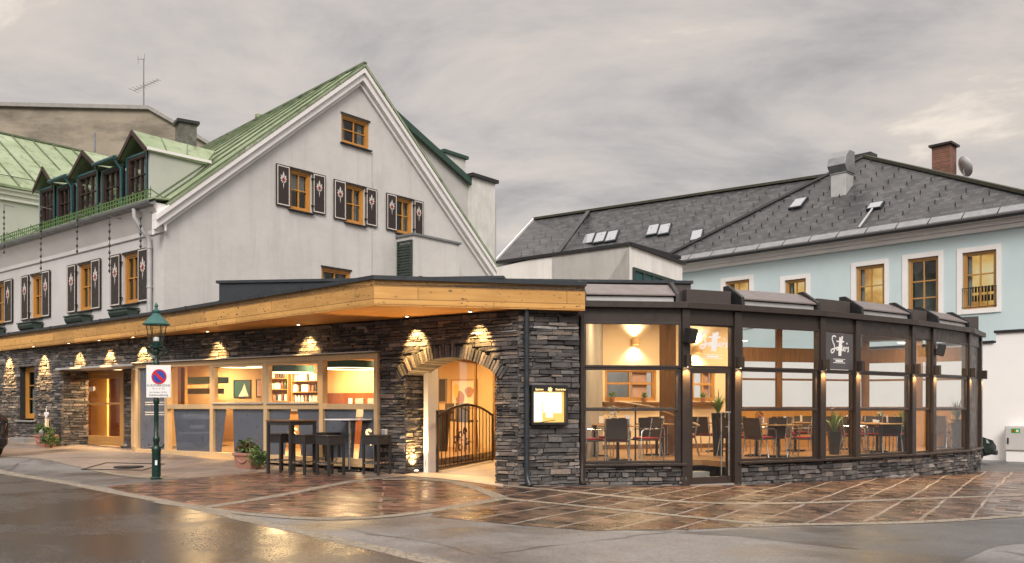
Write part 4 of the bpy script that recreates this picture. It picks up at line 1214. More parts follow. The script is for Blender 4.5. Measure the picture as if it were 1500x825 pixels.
# vestibule behind the door
mb = MB()
mb.fbox(FDR, d0 - 1.3, d1 + .3, -1.6, -1.5, dzb - .1, 2.7)
mb.fbox(FDR, d0 - 1.3, d0 - 1.2, -1.5, -.1, dzb - .1, 2.7); mb.fbox(FDR, d0 - 1.3, d0 - .05, -.2, -.1, dzb - .1, 2.7); pass
mb.fbox(FDR, d0 - 1.3, d1 + .3, -1.6, -.1, 2.7, 2.78); mb.fbox(FDR, d0 - 1.3, d1 + .3, -1.6, -.1, dzb - .2, dzb - .1)
mb.build('vestibule_wall', MT['wood_red'], rest)
MB().fbox(FDR, d1 + .2, d1 + .3, -1.5, -.32, dzb - .1, 2.7).build('vestibule_side', MT['room_wall'], rest)
mb = MB(); dm = FDR.s_at(155, -.8)
mb.fbox(FDR, d0 - 1.19, dm, -.9, -.84, dzb - .1, 2.6); mb.build('vestibule_panel', MT['yellow_wall'], rest)
# glazed return of the shop window box
FRT = frame2(FDR.pt(d2, .0, 0).xy, FA.pt(SW0 + .02, .06, 0).xy)
Lr = (Vector(FA.pt(SW0 + .02, .06, 0).xy) - FRT.o).length
mb = MB(); leaf(mb, FRT, .02, Lr - .03, -.06, .02, ZW0 + .05, 2.59, .10, .12); mb.fbox(FRT, Lr * .52, Lr * .52 + .08, -.06, .02, ZW0 + .17, 2.49)
sg = mb.build('side_window', MT['wood_pale'], rest, bevel=.006)
MB().fbox(FRT, .12, Lr - .13, -.03, -.022, ZW0 + .1, 2.5).build('pane', MT['glass'], sg)

# --- shop windows
vus = [203, 244.5, 311, 390, 471.5, 557]
ss = [FA.s_at(u, .06) for u in vus]; ss[0] = SW0; ss[-1] = SW1
ZR = 1.52
mb = MB()
O0, O1 = -.06, .10
mb.fbox(FA, ss[0], ss[-1], O0, O1, ZW0, ZW0 + .13); mb.fbox(FA, ss[0], ss[-1], O0, O1, ZW1 - .09, ZW1 + .03)
for i, s in enumerate(ss):
    h = .06 if 0 < i < 5 else .05
    a, b = (s, s + .10) if i == 0 else ((s - .10, s) if i == 5 else (s - h, s + h))
    mb.fbox(FA, a, b, O0 + .003, O1 - .004, ZW0 + .13, ZW1 - .09)
for i in range(1, 5):
    a = ss[i] + .06; b = ss[i + 1] - (.10 if i == 4 else .06)
    mb.fbox(FA, a, b, O0 + .006, O1 - .008, ZR - .06, ZR + .06)
mb.build('shop_window_frame', MT['wood_pale'], rest, bevel=.006)
MB().fbox(FA, ss[0] - .03, ss[-1] + .02, .0, .17, ZW0 - .045, ZW0 - .002).build('shop_window_ledge', MT['wood_pale'], rest, bevel=.006)
def dark_panel(a, b, z0, z1, wedge):
    """frosted film with a slanted clear wedge; returns the mesh"""
    mb = MB()
    if wedge is None: mb.fbox(FA, a, b, .010, .016, z0, z1)
    else:
        t0, t1, b0, b1 = [a + (b - a) * x for x in wedge]
        mb.fprism(FA, [(a, z0), (b0, z0), (t0, z1), (a, z1)], .010, .016)
        mb.fprism(FA, [(b1, z0), (b, z0), (b, z1), (t1, z1)], .010, .016)
    return mb
wedges = [None, (.0, .09, .0, .17), (.22, .36, .12, .38), (.42, .55, .30, .62), (.62, .76, .56, .66)]
for i in range(5):
    a = ss[i] + (.10 if i == 0 else .06); b = ss[i + 1] - (.10 if i == 4 else .06)
    if i == 0:
        w = dark_panel(a, b, ZW0 + .13, ZW1 - .09, None).build('privacy_panel', MT['dark_panel'], rest)
        mb = MB()
        for z in (1.62, 1.56, 1.36, 1.30): mb.fbox(FA, a + .22, b - .12, .017, .019, z, z + .028)
        mb.build('lettering', MT['ornament_white'], w)
        continue
    MB().fbox(FA, a - .005, b + .005, .0, .006, ZR + .05, ZW1 - .085).build('shop_window_pane', MT['glass'], rest)
    if i in (2, 3):
        mb = MB(); leaf(mb, FA, a + .004, b - .004, -.02, O1 - .012, ZR + .062, ZW1 - .095, .05); mb.build('casement', MT['wood_pale'], rest, bevel=.005)
        MB().fbox(FA, a + .01, b - .01, O1 - .015, O1 + .035, ZR + .062, ZR + .085).build('casement_sill', MT['metal_zinc_pale'], rest)
    w = dark_panel(a, b, ZW0 + .13, ZR - .06, wedges[i]).build('privacy_panel', MT['dark_panel'], rest)
    MB().fbox(FA, a - .005, b + .005, .02, .026, ZW0 + .12, ZR - .055).build('pane', MT['glass'], w)
    if i >= 3:   # gilt emblem on the dark film, its shine put in as emission
        mb = MB()
        es = FA.s_at((433, 541)[i - 3]); ez = .86
        pts = [(.07, .13), (.03, .17), (-.04, .15), (-.05, .09), (0, .05), (.05, .0), (.04, -.08), (-.02, -.11), (-.06, -.07)]
        for (x0, z0), (x1, z1) in zip(pts, pts[1:]): mb.bar(FA.pt(es + x0, .03, ez + z0), FA.pt(es + x1, .03, ez + z1), .03, .035)
        mb.bar(FA.pt(es + .07, .03, ez - .05), FA.pt(es + .07, .03, ez - .16), .03, .03); mb.bar(FA.pt(es + .0, .03, ez - .02), FA.pt(es + .08, .03, ez - .02), .03, .03)
        mb.build('emblem', MT['lit_letter'], w)

# --- fascia, soffit, roof
fpl = [at(-230, 33.5), at(0, 28.1), at(250, 21.0), at(548, 15.6), at(857, 16.45)]
mb = MB()
def wallstrip(mb, a, b, th, z0, z1, mi=0):
    f = frame2(a, b); mb.fbox(f, 0, (Vector(b) - Vector(a)).length, -th, 0, z0, z1, mi)
mb = MB()
for a, b in zip(fpl[:3], fpl[1:4]): wallstrip(mb, a, b, .10, Z_SOF, Z_FAS)
mb.build('timber_fascia', MT['wood_fascia'], rest)
mb = MB(); wallstrip(mb, fpl[3], fpl[4], .10, Z_SOF, Z_FAS); ff = frame2(fpl[3], fpl[4])
mb.build('timber_fascia', MT['wood_fascia_front'], rest)
mb = MB()
inner = [at(846, 16.95), FA.pt(SA_END + .1, -.5, 0).xy, FA.pt(SW0, -.4, 0).xy, FL.pt(SL_END, -.3, 0).xy, FL.pt(0, -.3, 0).xy, FL.pt(-7, -.3, 0).xy]
out_ = [Vector(p) for p in fpl]
pol = [tuple(p) for p in out_[:]] + [tuple(p) for p in inner]
mb.prism([(p[0], p[1], Z_SOF + .012) for p in pol], (0, 0, .02)); mb.build('soffit', MT['wood_soffit'], rest)
mb = MB()
for a, b in zip(fpl[:4], fpl[1:]):
    f = frame2(a, b); L = (Vector(b) - Vector(a)).length
    mb.fbox(f, -.02, L + .02, -.30, .045, Z_FAS + .002, Z_FAS + .075)
    for q in range(int(L / 1.6)): mb.fbox(f, q * 1.6 + .8, q * 1.6 + .86, -.31, .052, Z_FAS + .002, Z_FAS + .085)
mb.build('roof_edge', MT['metal_anthracite'], rest)
back = [at(846, 17.2), at(790, 23.0), at(700, 24.5), (FH.pt(5.5, .02, 0).x, FH.pt(5.5, .02, 0).y), (FH.pt(.05, .02, 0).x, FH.pt(.05, .02, 0).y), (FS.pt(-12.8, .02, 0).x, FS.pt(-12.8, .02, 0).y)]
pol = [tuple(p) for p in out_] + [tuple(p) for p in back]
mb = MB().prism([(p[0], p[1], Z_FAS - .10) for p in pol], (0, 0, .09)); mb.build('flat_roof', MT['roof_felt'], rest)
# raised dark roof box behind the fascia
f = frame2(at(321, 22.0), at(735, 21.2)); L = (Vector(at(735, 21.2)) - f.o).length
mb = MB().fbox(f, 0, L, -1.2, 0, Z_FAS - .05, 4.63); rb_ = mb.build('raised_roof', MT['metal_anthracite'], rest)
MB().fbox(f, -.06, L + .06, -1.26, .06, 4.632, 4.70).build('raised_roof_edge', MT['metal_anthracite'], rb_)

# --- room behind the shop windows
OBK = -5.9
FBK = FA.shift(OBK)
zf, zc = .38, 3.05
mb = MB().fbox(FA, -8.3, 7.7, OBK - .12, OBK, zf - .5, zc)
mb.build('room_back_wall', MT['room_wall'], rest)
mb = MB().fbox(FA, -8.3, -8.2, OBK + .002, -3.3, zf - .5, zc); mb.fbox(FA, -8.2, -4.0, -3.4, -3.3, zf - .5, zc); mb.build('room_side_wall', MT['yellow_wall'], rest)
PG0, PG1 = Vector(at(627, 18.3)), Vector(at(727, 22.4))
fl = [FA.pt(.02, -TH - .0, zf), FA.pt(SJ0 - .02, -TH, zf), Vector((PG0.x, PG0.y, zf)), Vector((PG1.x, PG1.y, zf)), FA.pt(FA.s_at(727) if False else SA_END + .6, OBK, zf), FA.pt(.02, OBK, zf)]
mb = MB().prism([FA.pt(.02, -.05, zf - .12), FA.pt(SJ0 - .1, -.05, zf - .12), FA.pt(SJ0 - .1, -TH - .05, zf - .12), Vector((PG0.x - .06, PG0.y, zf - .12)), Vector((PG1.x - .06, PG1.y, zf - .12)), FA.pt(6.2, OBK, zf - .12), FA.pt(-8.2, OBK, zf - .12), FA.pt(-8.2, -3.3, zf - .12), FA.pt(-1.6, -3.3, zf - .12), FA.pt(-.4, -.4, zf - .12)], (0, 0, .12))
mb.build('room_floor', MT['wood_floor'], rest)
mb = MB().fbox(FA, -1.2, 8.6, OBK, -TH + .3, zc + .002, zc + .08); mb.fbox(FA, -8.3, -1.2, OBK, -1.9, zc + .002, zc + .08); mb.build('room_ceiling', MT['room_wall'], rest)
# end wall of the passage and its right cheek
pa, pb = FA.pt(SJ1 + .25, -TH, 0), FA.pt(8.0, OBK, 0)
f = frame2(pb.xy, pa.xy); mb = MB().fbox(f, 0, (pa - pb).length, .0, .1, -.2, zc); mb.build('passage_wall', MT['wood_red'], rest)
mb = MB().fbox(FA, SJ1, SJ1 + .6, -1.4, -TH - .001, zc, zc + .08); mb.build('passage_ceiling', MT['room_wall'], rest)
# glazed passage front
FG = Frame(PG0, PG1 - PG0); LG = (PG1 - PG0).length
gz0 = .14
mb = MB()
mb.fbox(FG, 0, .55, -.10, .0, gz0 - .2, 2.9); mb.build('passage_post', MT['plaster_trim'], rest)
mb = MB()
mb.fbox(FG, .55, LG, -.07, .0, gz0 - .12, gz0 + .10); mb.fbox(FG, .55, LG, -.07, 0, 2.56, 2.90); mb.fbox(FG, LG - .1, LG, -.07, 0, gz0 + .1, 2.56); mb.fbox(FG, .55, .60, -.07, 0, gz0 + .1, 2.56)
mb.fbox(FG, LG * .66, LG * .66 + .07, -.065, -.005, gz0 + .1, 2.56)
gf = mb.build('passage_glazing', MT['wood_oak'], rest, bevel=.005)
MB().fbox(FG, .58, LG - .05, -.04, -.032, gz0 + .05, 2.6).build('pane', MT['glass'], gf)
# wrought gate standing against the glazing
gate = thing('iron_gate', 'black wrought iron gate with arched top bar inside the stone arch', 'gate', FG.pt(.1, .22, gz0))
GL = LG * .80
mb = MB()
top = lambda s: 1.16 + .26 * (1 - ((s - .02 - GL / 2) / (GL / 2)) ** 2)
mb.tube([FG.pt(.02 + GL * i / 14, .20, gz0 + top(.02 + GL * i / 14)) for i in range(15)], .028, 8)
mb.tube([FG.pt(.02, .20, gz0 + .09), FG.pt(.02 + GL, .20, gz0 + .09)], .024, 8)
mb.tube([FG.pt(.02, .20, gz0), FG.pt(.02, .20, gz0 + 1.30)], .03, 8); mb.tube([FG.pt(.02 + GL, .20, gz0 + .04), FG.pt(.02 + GL, .20, gz0 + 1.20)], .028, 8)
gfr = mb.build('frame', MT['metal_black'], gate, smooth=True)
n = 15
for i in range(1, n):
    s = .02 + GL * i / n
    MB().tube([FG.pt(s, .20, gz0 + .09), FG.pt(s, .20, gz0 + top(s))], .011, 6).build('bar', MT['metal_black'], gate)
mb = MB()
for cx, cz, sg in ((GL * .36, .72, 1), (GL * .36, .50, -1), (GL * .48, .62, -1), (GL * .28, .62, 1), (GL * .44, .80, 1)):
    mb.tube([FG.pt(cx + (.13 - .011 * i) * math.cos(sg * i * .55), .225, gz0 + cz + (.13 - .011 * i) * math.sin(sg * i * .55)) for i in range(11)], .016, 5)
mb.build('scroll', MT['metal_black'], gate)

# furnishings seen through the shop windows
def bk(u, v, o=0.0): return FBK.uv(u, v, o)
def shelf(u0, u1, zs, label, dep=.30):
    a, b = FBK.s_at(u0), FBK.s_at(u1)
    t = thing('shelf_unit', label, 'shelf', FBK.pt((a + b) / 2, .1, zf))
    mb = MB(); mb.fbox(FBK, a, a + .03, .01, dep, zf, zs[-1] + .4); mb.fbox(FBK, b - .03, b, .01, dep, zf, zs[-1] + .4); mb.fbox(FBK, a + .03, b - .03, .01, .03, zf, zs[-1] + .4); mb.build('case', MT['wood_oak'], t)
    for z in zs: MB().fbox(FBK, a + .03, b - .03, .03, dep - .01, z - .025, z).build('board', MT['wood_oak'], t)
    return a, b
rs = random.Random(5)
bot = MB().lathe([(.0, 0), (.038, 0), (.04, .17), (.014, .22), (.013, .29), (0, .29)], (0, 0, 0), 10, cap=False).build('bottle', MT['wood_red'], None, smooth=True)
bot2 = MB().lathe([(.0, 0), (.038, 0), (.04, .17), (.014, .22), (.013, .29), (0, .29)], (0, 0, 0), 10, cap=False).build('bottle', MT['dark_green'], None, smooth=True)
jar = MB().lathe([(.0, 0), (.05, 0), (.05, .15), (.045, .17), (.05, .17), (.05, .2), (0, .2)], (0, 0, 0), 10, cap=False).build('jar', MT['terracotta'], None, smooth=True)
jar2 = MB().lathe([(.0, 0), (.05, 0), (.05, .15), (.045, .17), (.05, .17), (.05, .2), (0, .2)], (0, 0, 0), 10, cap=False).build('jar', MT['white_paint'], None, smooth=True)
box_ = MB().box((0, 0, .11), (.16, .12, .22)).build('carton', MT['white_paint'], None)
protos = {'bottle': [bot, bot2], 'jar': [jar, jar2], 'carton': [box_]}
for kd, l in protos.items():
    for o in l:
        tag(o, {'bottle': 'small bottle on the bar shelves behind the shop window', 'jar': 'small jar on the bar shelves behind the shop window', 'carton': 'pale carton on the bar shelves behind the shop window'}[kd], kd, {'bottle': 'bottles on the bar shelves', 'jar': 'jars on the bar shelves', 'carton': 'cartons on the bar shelves'}[kd])
used = set()
def put(kd, s, o, z):
    src = rs.choice(protos[kd])
    if src.name in used: src = src.copy(); COL.objects.link(src)
    else: used.add(src.name)
    place(src, FBK.pt(s, o, z), FBK.rz + rs.uniform(-.3, .3))
for (u0, u1, zs, lb) in ((393, 432, (1.35, 1.72, 2.1, 2.45), 'oak wall shelf with jars behind the bar'), (437, 478, (1.35, 1.68, 2.0, 2.35), 'oak wall shelf with bottles right of the jar shelf')):
    a, b = shelf(u0, u1, zs, lb)
    for i, z in enumerate(zs):
        s = a + .1
        while s < b - .1:
            put(rs.choice(['bottle', 'jar', 'carton'] if i != 1 else ['bottle', 'bottle', 'jar']), s, .17, z + .002); s += rs.uniform(.085, .17)
for o in [q for l in protos.values() for q in l if q.name not in used]: bpy.data.objects.remove(o, do_unlink=True)
# counter
FCN = FA.shift(-3.1)
a, b = FCN.s_at(385), FCN.s_at(470)
ctr = thing('bar_counter', 'wooden bar counter in front of the jar shelves', 'counter', FCN.pt((a + b) / 2, 0, zf))
MB().fbox(FCN, a, b, -.45, 0, zf, 1.40).build('body', MT['wood_oak'], ctr); MB().fbox(FCN, a - .05, b + .05, -.5, .06, 1.402, 1.45).build('top', MT['slab_grey'], ctr)
# pictures
for (u0, u1, v0, v1, lb, m) in ((343, 368, 557, 583, 'dark green framed picture on the bar room wall', 'teal_paint'), (376, 385, 556, 582, 'narrow pale framed picture on the bar room wall', 'curtain_pink')):
    s0, z1 = bk(u0, v0); s1, z0 = bk(u1, v1)
    t = thing('wall_picture', lb, 'picture', FBK.pt((s0 + s1) / 2, .02, z0))
    mb = MB(); leaf(mb, FBK, s0, s1, .004, .035, z0, z1, .03); mb.build('frame', MT['metal_black'], t); MB().fbox(FBK, s0 + .03, s1 - .03, .004, .02, z0 + .03, z1 - .03).build('canvas', MT[m], t)
    if u0 == 343:
        mb = MB(); mb.fprism(FBK, [(s0 + .25, z0 + .05), (s1 - .1, z0 + .05), (s1 - .22, z0 + .25), ((s0 + s1) / 2 + .12, z1 - .12), ((s0 + s1) / 2 + .02, z0 + .3)], .021, .024); mb.build('figure', MT['curtain'], t)
# wood wall panels right part of bar room
s0, s1 = FBK.s_at(478), FBK.s_at(560)
MB().fbox(FBK, s0, s1, .005, .05, zf, 1.95).build('wall_panel', MT['wood_red'], rest)
for (u0, u1, m) in ((523, 535, 'grey_wall'), (541, 556, 'grey_wall'), (513, 518, 'white_paint')):
    MB().fbox(FBK, FBK.s_at(u0), FBK.s_at(u1), .052, .08, 1.2, 1.78).build('wall_panel', MT[m], rest)
# left end: dark extractor hood, plant
FX = FA.shift(-4.4)
a, b = FX.s_at(268), FX.s_at(306)
hood = thing('extractor_hood', 'dark hood hanging over the counter in the leftmost shop window', 'hood', FX.pt((a + b) / 2, 0, 2.0))
MB().fbox(FX, a, b, -.6, 0, 1.95, 2.12).build('body', MT['metal_black'], hood); MB().fbox(FX, a + .1, b - .1, -.02, .012, 2.14, 2.24).build('light_strip', MT['lit_warm'], hood)
MB().fbox(FX, a - .1, b + .1, -.7, .08, 2.30, 2.5).build('canopy', MT['teal_paint'], hood)
# ring pendants
def ring_lamp(u, v, Y, r, lb, h=.16):
    p = P(u, v, Y)
    t = thing('ring_pendant', lb, 'pendant lamp', p, 0, 'teal ring pendants in the bar room')
    mb = MB(); mb.lathe([(r, -h / 2), (r, h / 2), (r - .02, h / 2), (r - .02, -h / 2), (r, -h / 2)], p, 40, cap=False); mb.build('shade', MT['teal_shade'], t, smooth=True)
    mb = MB(); mb.lathe([(r - .025, -h / 2 + .01), (r - .025, -h / 2 - .012), (r - .12, -h / 2 - .012), (r - .12, -h / 2 + .01), (r - .025, -h / 2 + .01)], p, 40, cap=False); mb.build('diffuser', MT['lit_warm_bright'], t, smooth=True)
    mb = MB()
    for k in range(3):
        a = k * 2.09; mb.tube([p + Vector((r * .95 * math.cos(a), r * .95 * math.sin(a), h / 2)), Vector((p.x, p.y, zc))], .006, 4)
    mb.build('cable', MT['metal_black'], t)
ring_lamp(512, 535, 20.3, .72, 'large teal ring pendant in the rightmost shop window')
ring_lamp(428, 541, 22.0, .55, 'teal ring pendant above the bar counter')
ring_lamp(352, 533, 22.9, .62, 'teal ring pendant before the green picture')
# bar stools and picture in the passage room
def bar_stool(u, v, Y, lb, rz):
    p = P(u, v, Y); t = thing('bar_stool', lb, 'bar stool', (p.x, p.y, zf), rz, 'bar stools seen through the arch')
    mb = MB(); mb.box((0, 0, .78), (.42, .42, .06)); mb.build('seat', MT['wicker'], None, bevel=.02).parent = t
    mb = MB(); mb.box((0, .2, 1.02), (.42, .05, .42)); mb.build('backrest', MT['wicker'], None, bevel=.02).parent = t
    for sx_, sy_ in ((-1, -1), (1, -1), (1, 1), (-1, 1)):
        MB().bar((.17 * sx_, .17 * sy_, .76), (.2 * sx_, .2 * sy_, 0), .035, .035).build('leg', MT['wood_red'], None).parent = t
    MB().box((0, -.19, .25), (.36, .03, .03)).build('footrest', MT['wood_red'], None).parent = t
bar_stool(684, 650, 21.9, 'brown wicker bar stool behind the gate, nearest the oak end wall', 2.6)
bar_stool(668, 650, 23.2, 'brown wicker bar stool behind the gate, farther back by the picture', 2.2)
p = P(672, 600, 22.3)
t = thing('high_table', 'dark barrel-shaped high table behind the iron gate', 'table', (p.x - .45, p.y, zf))
MB().lathe([(.16, 0), (.2, .5), (.24, .95), (.34, .98), (.34, 1.06)], (p.x - .45, p.y, zf), 20).build('body', MT['metal_black'], t, smooth=True)
s0, z1 = bk(661, 556); s1, z0 = bk(700, 598)
t = thing('wall_picture', 'large warm abstract picture seen through the arch', 'picture', FBK.pt((s0 + s1) / 2, .02, z0))
mb = MB(); leaf(mb, FBK, s0, s1, .004, .04, z0, z1, .04); mb.build('frame', MT['wood_oak'], t); MB().fbox(FBK, s0 + .04, s1 - .04, .004, .02, z0 + .04, z1 - .04).build('canvas', MT['cream_wall'], t)
mb = MB()
for q, (x, y, w_, h_) in enumerate(((.35, .3, .3, .5), (.2, .6, .2, .4), (.7, .55, .3, .3))):
    cs, cz = s0 + (s1 - s0) * x, z0 + (z1 - z0) * y
    mb.fprism(FBK, [(cs + w_ * .5 * math.cos(a) * (1 + .2 * math.sin(3 * a)), cz + h_ * .5 * math.sin(a)) for a in [i * .5236 for i in range(12)]], .021, .024 + .001 * q, q % 2)
mb.build('painted_shape', [MT['terracotta'], MT['yellow_wall']], t)
s0, z1 = bk(641, 556); s1, z0 = bk(654, 588)
t = thing('wall_screen', 'dark flat screen left of the abstract picture', 'screen', FBK.pt((s0 + s1) / 2, .02, z0))
MB().fbox(FBK, s0, s1, .004, .05, z0, z1).build('panel', MT['metal_black'], t, bevel=.01); mb = MB(); leaf(mb, FBK, s0 - .02, s1 + .02, .004, .045, z0 - .02, z1 + .02, .018); mb.build('bezel', MT['grey_wall'], t)

# ------------------------------------------------------------------ lit lamps of the restaurant
def lamp(kind, loc, W, col=(1.0, .72, .38), **k):
    d = bpy.data.lights.new('lamp', kind); d.energy = W; d.color = col
    for a, b in k.items(): setattr(d, a, b)
    o = bpy.data.objects.new('lamp', d); COL.objects.link(o); o.location = loc; return o
WARM = (1.0, .60, .22)
DL_LB = ['downlight in the soffit left of the small recessed window', 'downlight in the soffit right of the small recessed window', 'downlight in the soffit above the left half of the oak door',
         'downlight in the soffit above the right half of the oak door', 'downlight in the soffit behind the street lamp', 'downlight in the soffit above the second shop window', 'downlight in the soffit above the third shop window',
         'downlight in the soffit over the left side of the arch', 'downlight in the soffit over the right side of the arch']
def downlight(fr, u, lb, W, o=.34, tilt=27, ang=60):
    s = fr.s_at(u)
    p = fr.pt(s, o, Z_SOF)
    t = thing('downlight', lb, 'downlight', p, 0, 'downlights in the timber soffit')
    MB().lathe([(.05, .01), (.05, -.006), (.036, -.008), (.036, .01)], p, 16).build('ring', MT['steel'], t, smooth=True)
    MB().lathe([(.0, -.004), (.034, -.004), (.034, .004), (0, .004)], p, 14, cap=False).build('lens', MT['lit_lamp'], t)
    l = lamp('SPOT', p - Vector((0, 0, .03)), W, WARM, spot_size=R(ang), spot_blend=.42, shadow_soft_size=.05)
    aim = Vector((-fr.n.x * math.sin(R(tilt)), -fr.n.y * math.sin(R(tilt)), -math.cos(R(tilt))))
    l.rotation_euler = aim.to_track_quat('-Z', 'Y').to_euler(); l.parent = t; l.location = (0, 0, -.03)
for fr, u, lb, W in ((FL, 15, DL_LB[0], 300), (FL, 66, DL_LB[1], 300), (FL, 118, DL_LB[2], 260), (FL, 163, DL_LB[3], 260), (FA, 212, DL_LB[4], 260), (FA, 321, DL_LB[5], 260), (FA, 454, DL_LB[6], 260), (FA, 612, DL_LB[7], 300), (FA, 704, DL_LB[8], 220)):
    downlight(fr, u, lb, W * .95)
p = FA.pt(SJ0 - .06, .10, g(FA.pt(SJ0, .1, 0).x, FA.pt(SJ0, .1, 0).y) + .02)
p = FJ.pt(TH * .30, .12, .17)
t = thing('uplight', 'small ground uplight washing the left arch reveal', 'uplight', p)
MB().lathe([(.06, 0), (.06, .02), (.045, .025)], p, 14).build('ring', MT['steel'], t, smooth=True); MB().lathe([(0, .021), (.04, .021), (.04, .027), (0, .027)], p, 12, cap=False).build('lens', MT['lit_lamp'], t)
l = lamp('SPOT', (0, 0, .05), 260, WARM, spot_size=R(95), spot_blend=.6, shadow_soft_size=.03); l.rotation_euler = (R(180), 0, 0); l.parent = t
# room lamps
def ceil_lamp(p, W, lb, size=.5, col=(1.0, .68, .33)):
    t = thing('ceiling_lamp', lb, 'ceiling lamp', p)
    MB().lathe([(.0, 0), (.2, 0), (.2, .05), (0, .05)], p, 20, cap=False).build('housing', MT['white_paint'], t, smooth=True)
    MB().lathe([(.0, -.004), (.17, -.004), (.17, -.0005), (0, -.0005)], p, 20, cap=False).build('diffuser', MT['lit_warm_bright'], t)
    l = lamp('AREA', (0, 0, -.02), W, col, shape='DISK', size=size); l.parent = t
ceil_lamp(FA.pt(1.6, -2.0, zc - .06), 120, 'round ceiling lamp behind the leftmost shop window')
ceil_lamp(FA.pt(-1.6, -4.8, zc - .06), 120, 'round ceiling lamp above the extractor hood')
ceil_lamp(FA.pt(-5.2, -4.7, zc - .06), 120, 'round ceiling lamp at the far left end of the bar room')
ceil_lamp(FA.pt(1.2, -5.0, zc - .06), 130, 'round ceiling lamp before the bar shelves')
ceil_lamp(FA.pt(4.0, -2.2, zc - .06), 120, 'round ceiling lamp above the bar counter')
ceil_lamp(FA.pt(6.2, -2.2, zc - .06), 120, 'round ceiling lamp behind the rightmost shop window')
ceil_lamp(FA.pt(6.2, -4.4, zc - .06), 65, 'round ceiling lamp before the abstract picture', col=(1, .66, .28))
ceil_lamp(FA.pt((SJ0 + SJ1) / 2 + .1, -1.6, zc - .06), 20, 'round ceiling lamp in the arch passage')
q = FDR.pt((d0 + d1) / 2 + .1, -1.3, 2.64); ceil_lamp(q, 120, 'round ceiling lamp in the vestibule behind the oak door')
q = FDR.pt((d0 + d1) / 2 - .1, -.45, 2.64); ceil_lamp(q, 60, 'round ceiling lamp just inside the oak door')

# lit menu case on the pier
s0, z1 = FB.uv(776, 564, .05); s1, z0 = FB.uv(829, 622, .05)
menu = thing('menu_case', 'lit black menu case on the slate stone pier', 'menu case', FB.pt((s0 + s1) / 2, .05, z0))
mb = MB(); leaf(mb, FB, s0, s1, .03, .16, z0, z1, .045); mb.fbox(FB, s0 + .045, s1 - .045, .03, .157, z1 - .125, z1 - .047); mb.build('frame', MT['metal_black'], menu, bevel=.005)
bd = MB().fbox(FB, s0 + .045, s1 - .045, .04, .06, z0 + .045, z1 - .125).build('lit_board', MT['lit_board'], menu)
W_, H_ = s1 - s0 - .09, z1 - z0 - .17
bx, bz = s0 + .045, z0 + .045
mb = MB()
for i, (x, z, w_, h_) in enumerate(((.02, .03, .29, .94), (.31, .62, .30, .34), (.33, .32, .28, .32), (.62, .30, .30, .67), (.42, .16, .22, .18))):
    mb.fbox(FB, bx + W_ * x, bx + W_ * (x + w_), .062 + .002 * i, .0632 + .002 * i, bz + H_ * z, bz + H_ * (z + h_))
pp_ = mb.build('menu_sheet', MT['lit_paper'], menu)
mb = MB()
for x, z in ((.31, .63), (.62, .63), (.31, .40), (.62, .32), (.42, .32)): mb.fbox(FB, bx + W_ * x - .01, bx + W_ * x + .01, .074, .08, bz + H_ * z - .01, bz + H_ * z + .01)
mb.build('magnet', MT['gold'], menu)
MB().fbox(FB, s0 + .045, s1 - .045, .150, .154, z0 + .045, z1 - .125).build('pane', MT['glass_lamp'], menu)
def text(body, fr, s, z, o, size, mat, parent, font_scale=1.0, align='CENTER'):
    cu = bpy.data.curves.new('lettering', 'FONT'); cu.body = body; cu.size = size; cu.align_x = align; cu.align_y = 'CENTER'; cu.extrude = .0008
    cu.resolution_u = 3; tmp = bpy.data.objects.new('tmp', cu); COL.objects.link(tmp); bpy.context.view_layer.update()
    me = bpy.data.meshes.new_from_object(tmp.evaluated_get(bpy.context.evaluated_depsgraph_get())); bpy.data.objects.remove(tmp, do_unlink=True)
    me.materials.clear(); me.materials.append(MT[mat]); o_ = bpy.data.objects.new('lettering', me); COL.objects.link(o_)
    off = Vector((0, 0, 0)); p_ = parent
    while p_ is not None: off += p_.location; p_ = p_.parent
    o_.parent = parent; o_.location = fr.pt(s, o, z) - off; o_.rotation_euler = (R(90), 0, fr.rz); o_.scale = (font_scale, 1, 1); return o_
text('Speisen', FB, s0 + (s1 - s0) * .21, z1 - .085, .159, .055, 'lit_letter', menu)
text('Getränke', FB, s0 + (s1 - s0) * .79, z1 - .085, .159, .055, 'lit_letter', menu)
mb = MB(); cs = (s0 + s1) / 2
for k in range(6):
    a = k * math.pi / 3 + .3; mb.bar(FB.pt(cs, .159, z1 - .085), FB.pt(cs + .045 * math.cos(a), .159, z1 - .085 + .045 * math.sin(a)), .012, .016)
mb.build('emblem', MT['lit_letter'], menu)
l = lamp('AREA', FB.pt((s0 + s1) / 2, .1, z1 - .14) - Vector(menu.location), 3, WARM, shape='RECTANGLE', size=.4); l.data.size_y = .03; l.parent = menu
# ================================================================== GLAZED CONSERVATORY
V = [at(848, 17.15), at(1003, 17.4), at(1078, 17.9), at(1202, 18.95), at(1253, 19.65), at(1335, 20.95), at(1365, 21.65), at(1417, 23.1), at(1434, 24.6)]
V = [Vector(p) for p in V]
R1, R2, R3 = Vector((10.6, 26.1)), Vector((6.3, 24.7)), Vector((2.45, 23.5))
ZSL, ZFT = .39, 3.59
Zt1, Zt2 = 2.27, 1.46
cons = thing('glass_conservatory', 'dark brown curved glass conservatory on a low slate stone plinth', 'conservatory', (V[4].x, V[4].y, 0))
seg = []
for i in range(8):
    f = Frame(V[i], V[i + 1] - V[i]); seg.append((f, (V[i + 1] - V[i]).length))
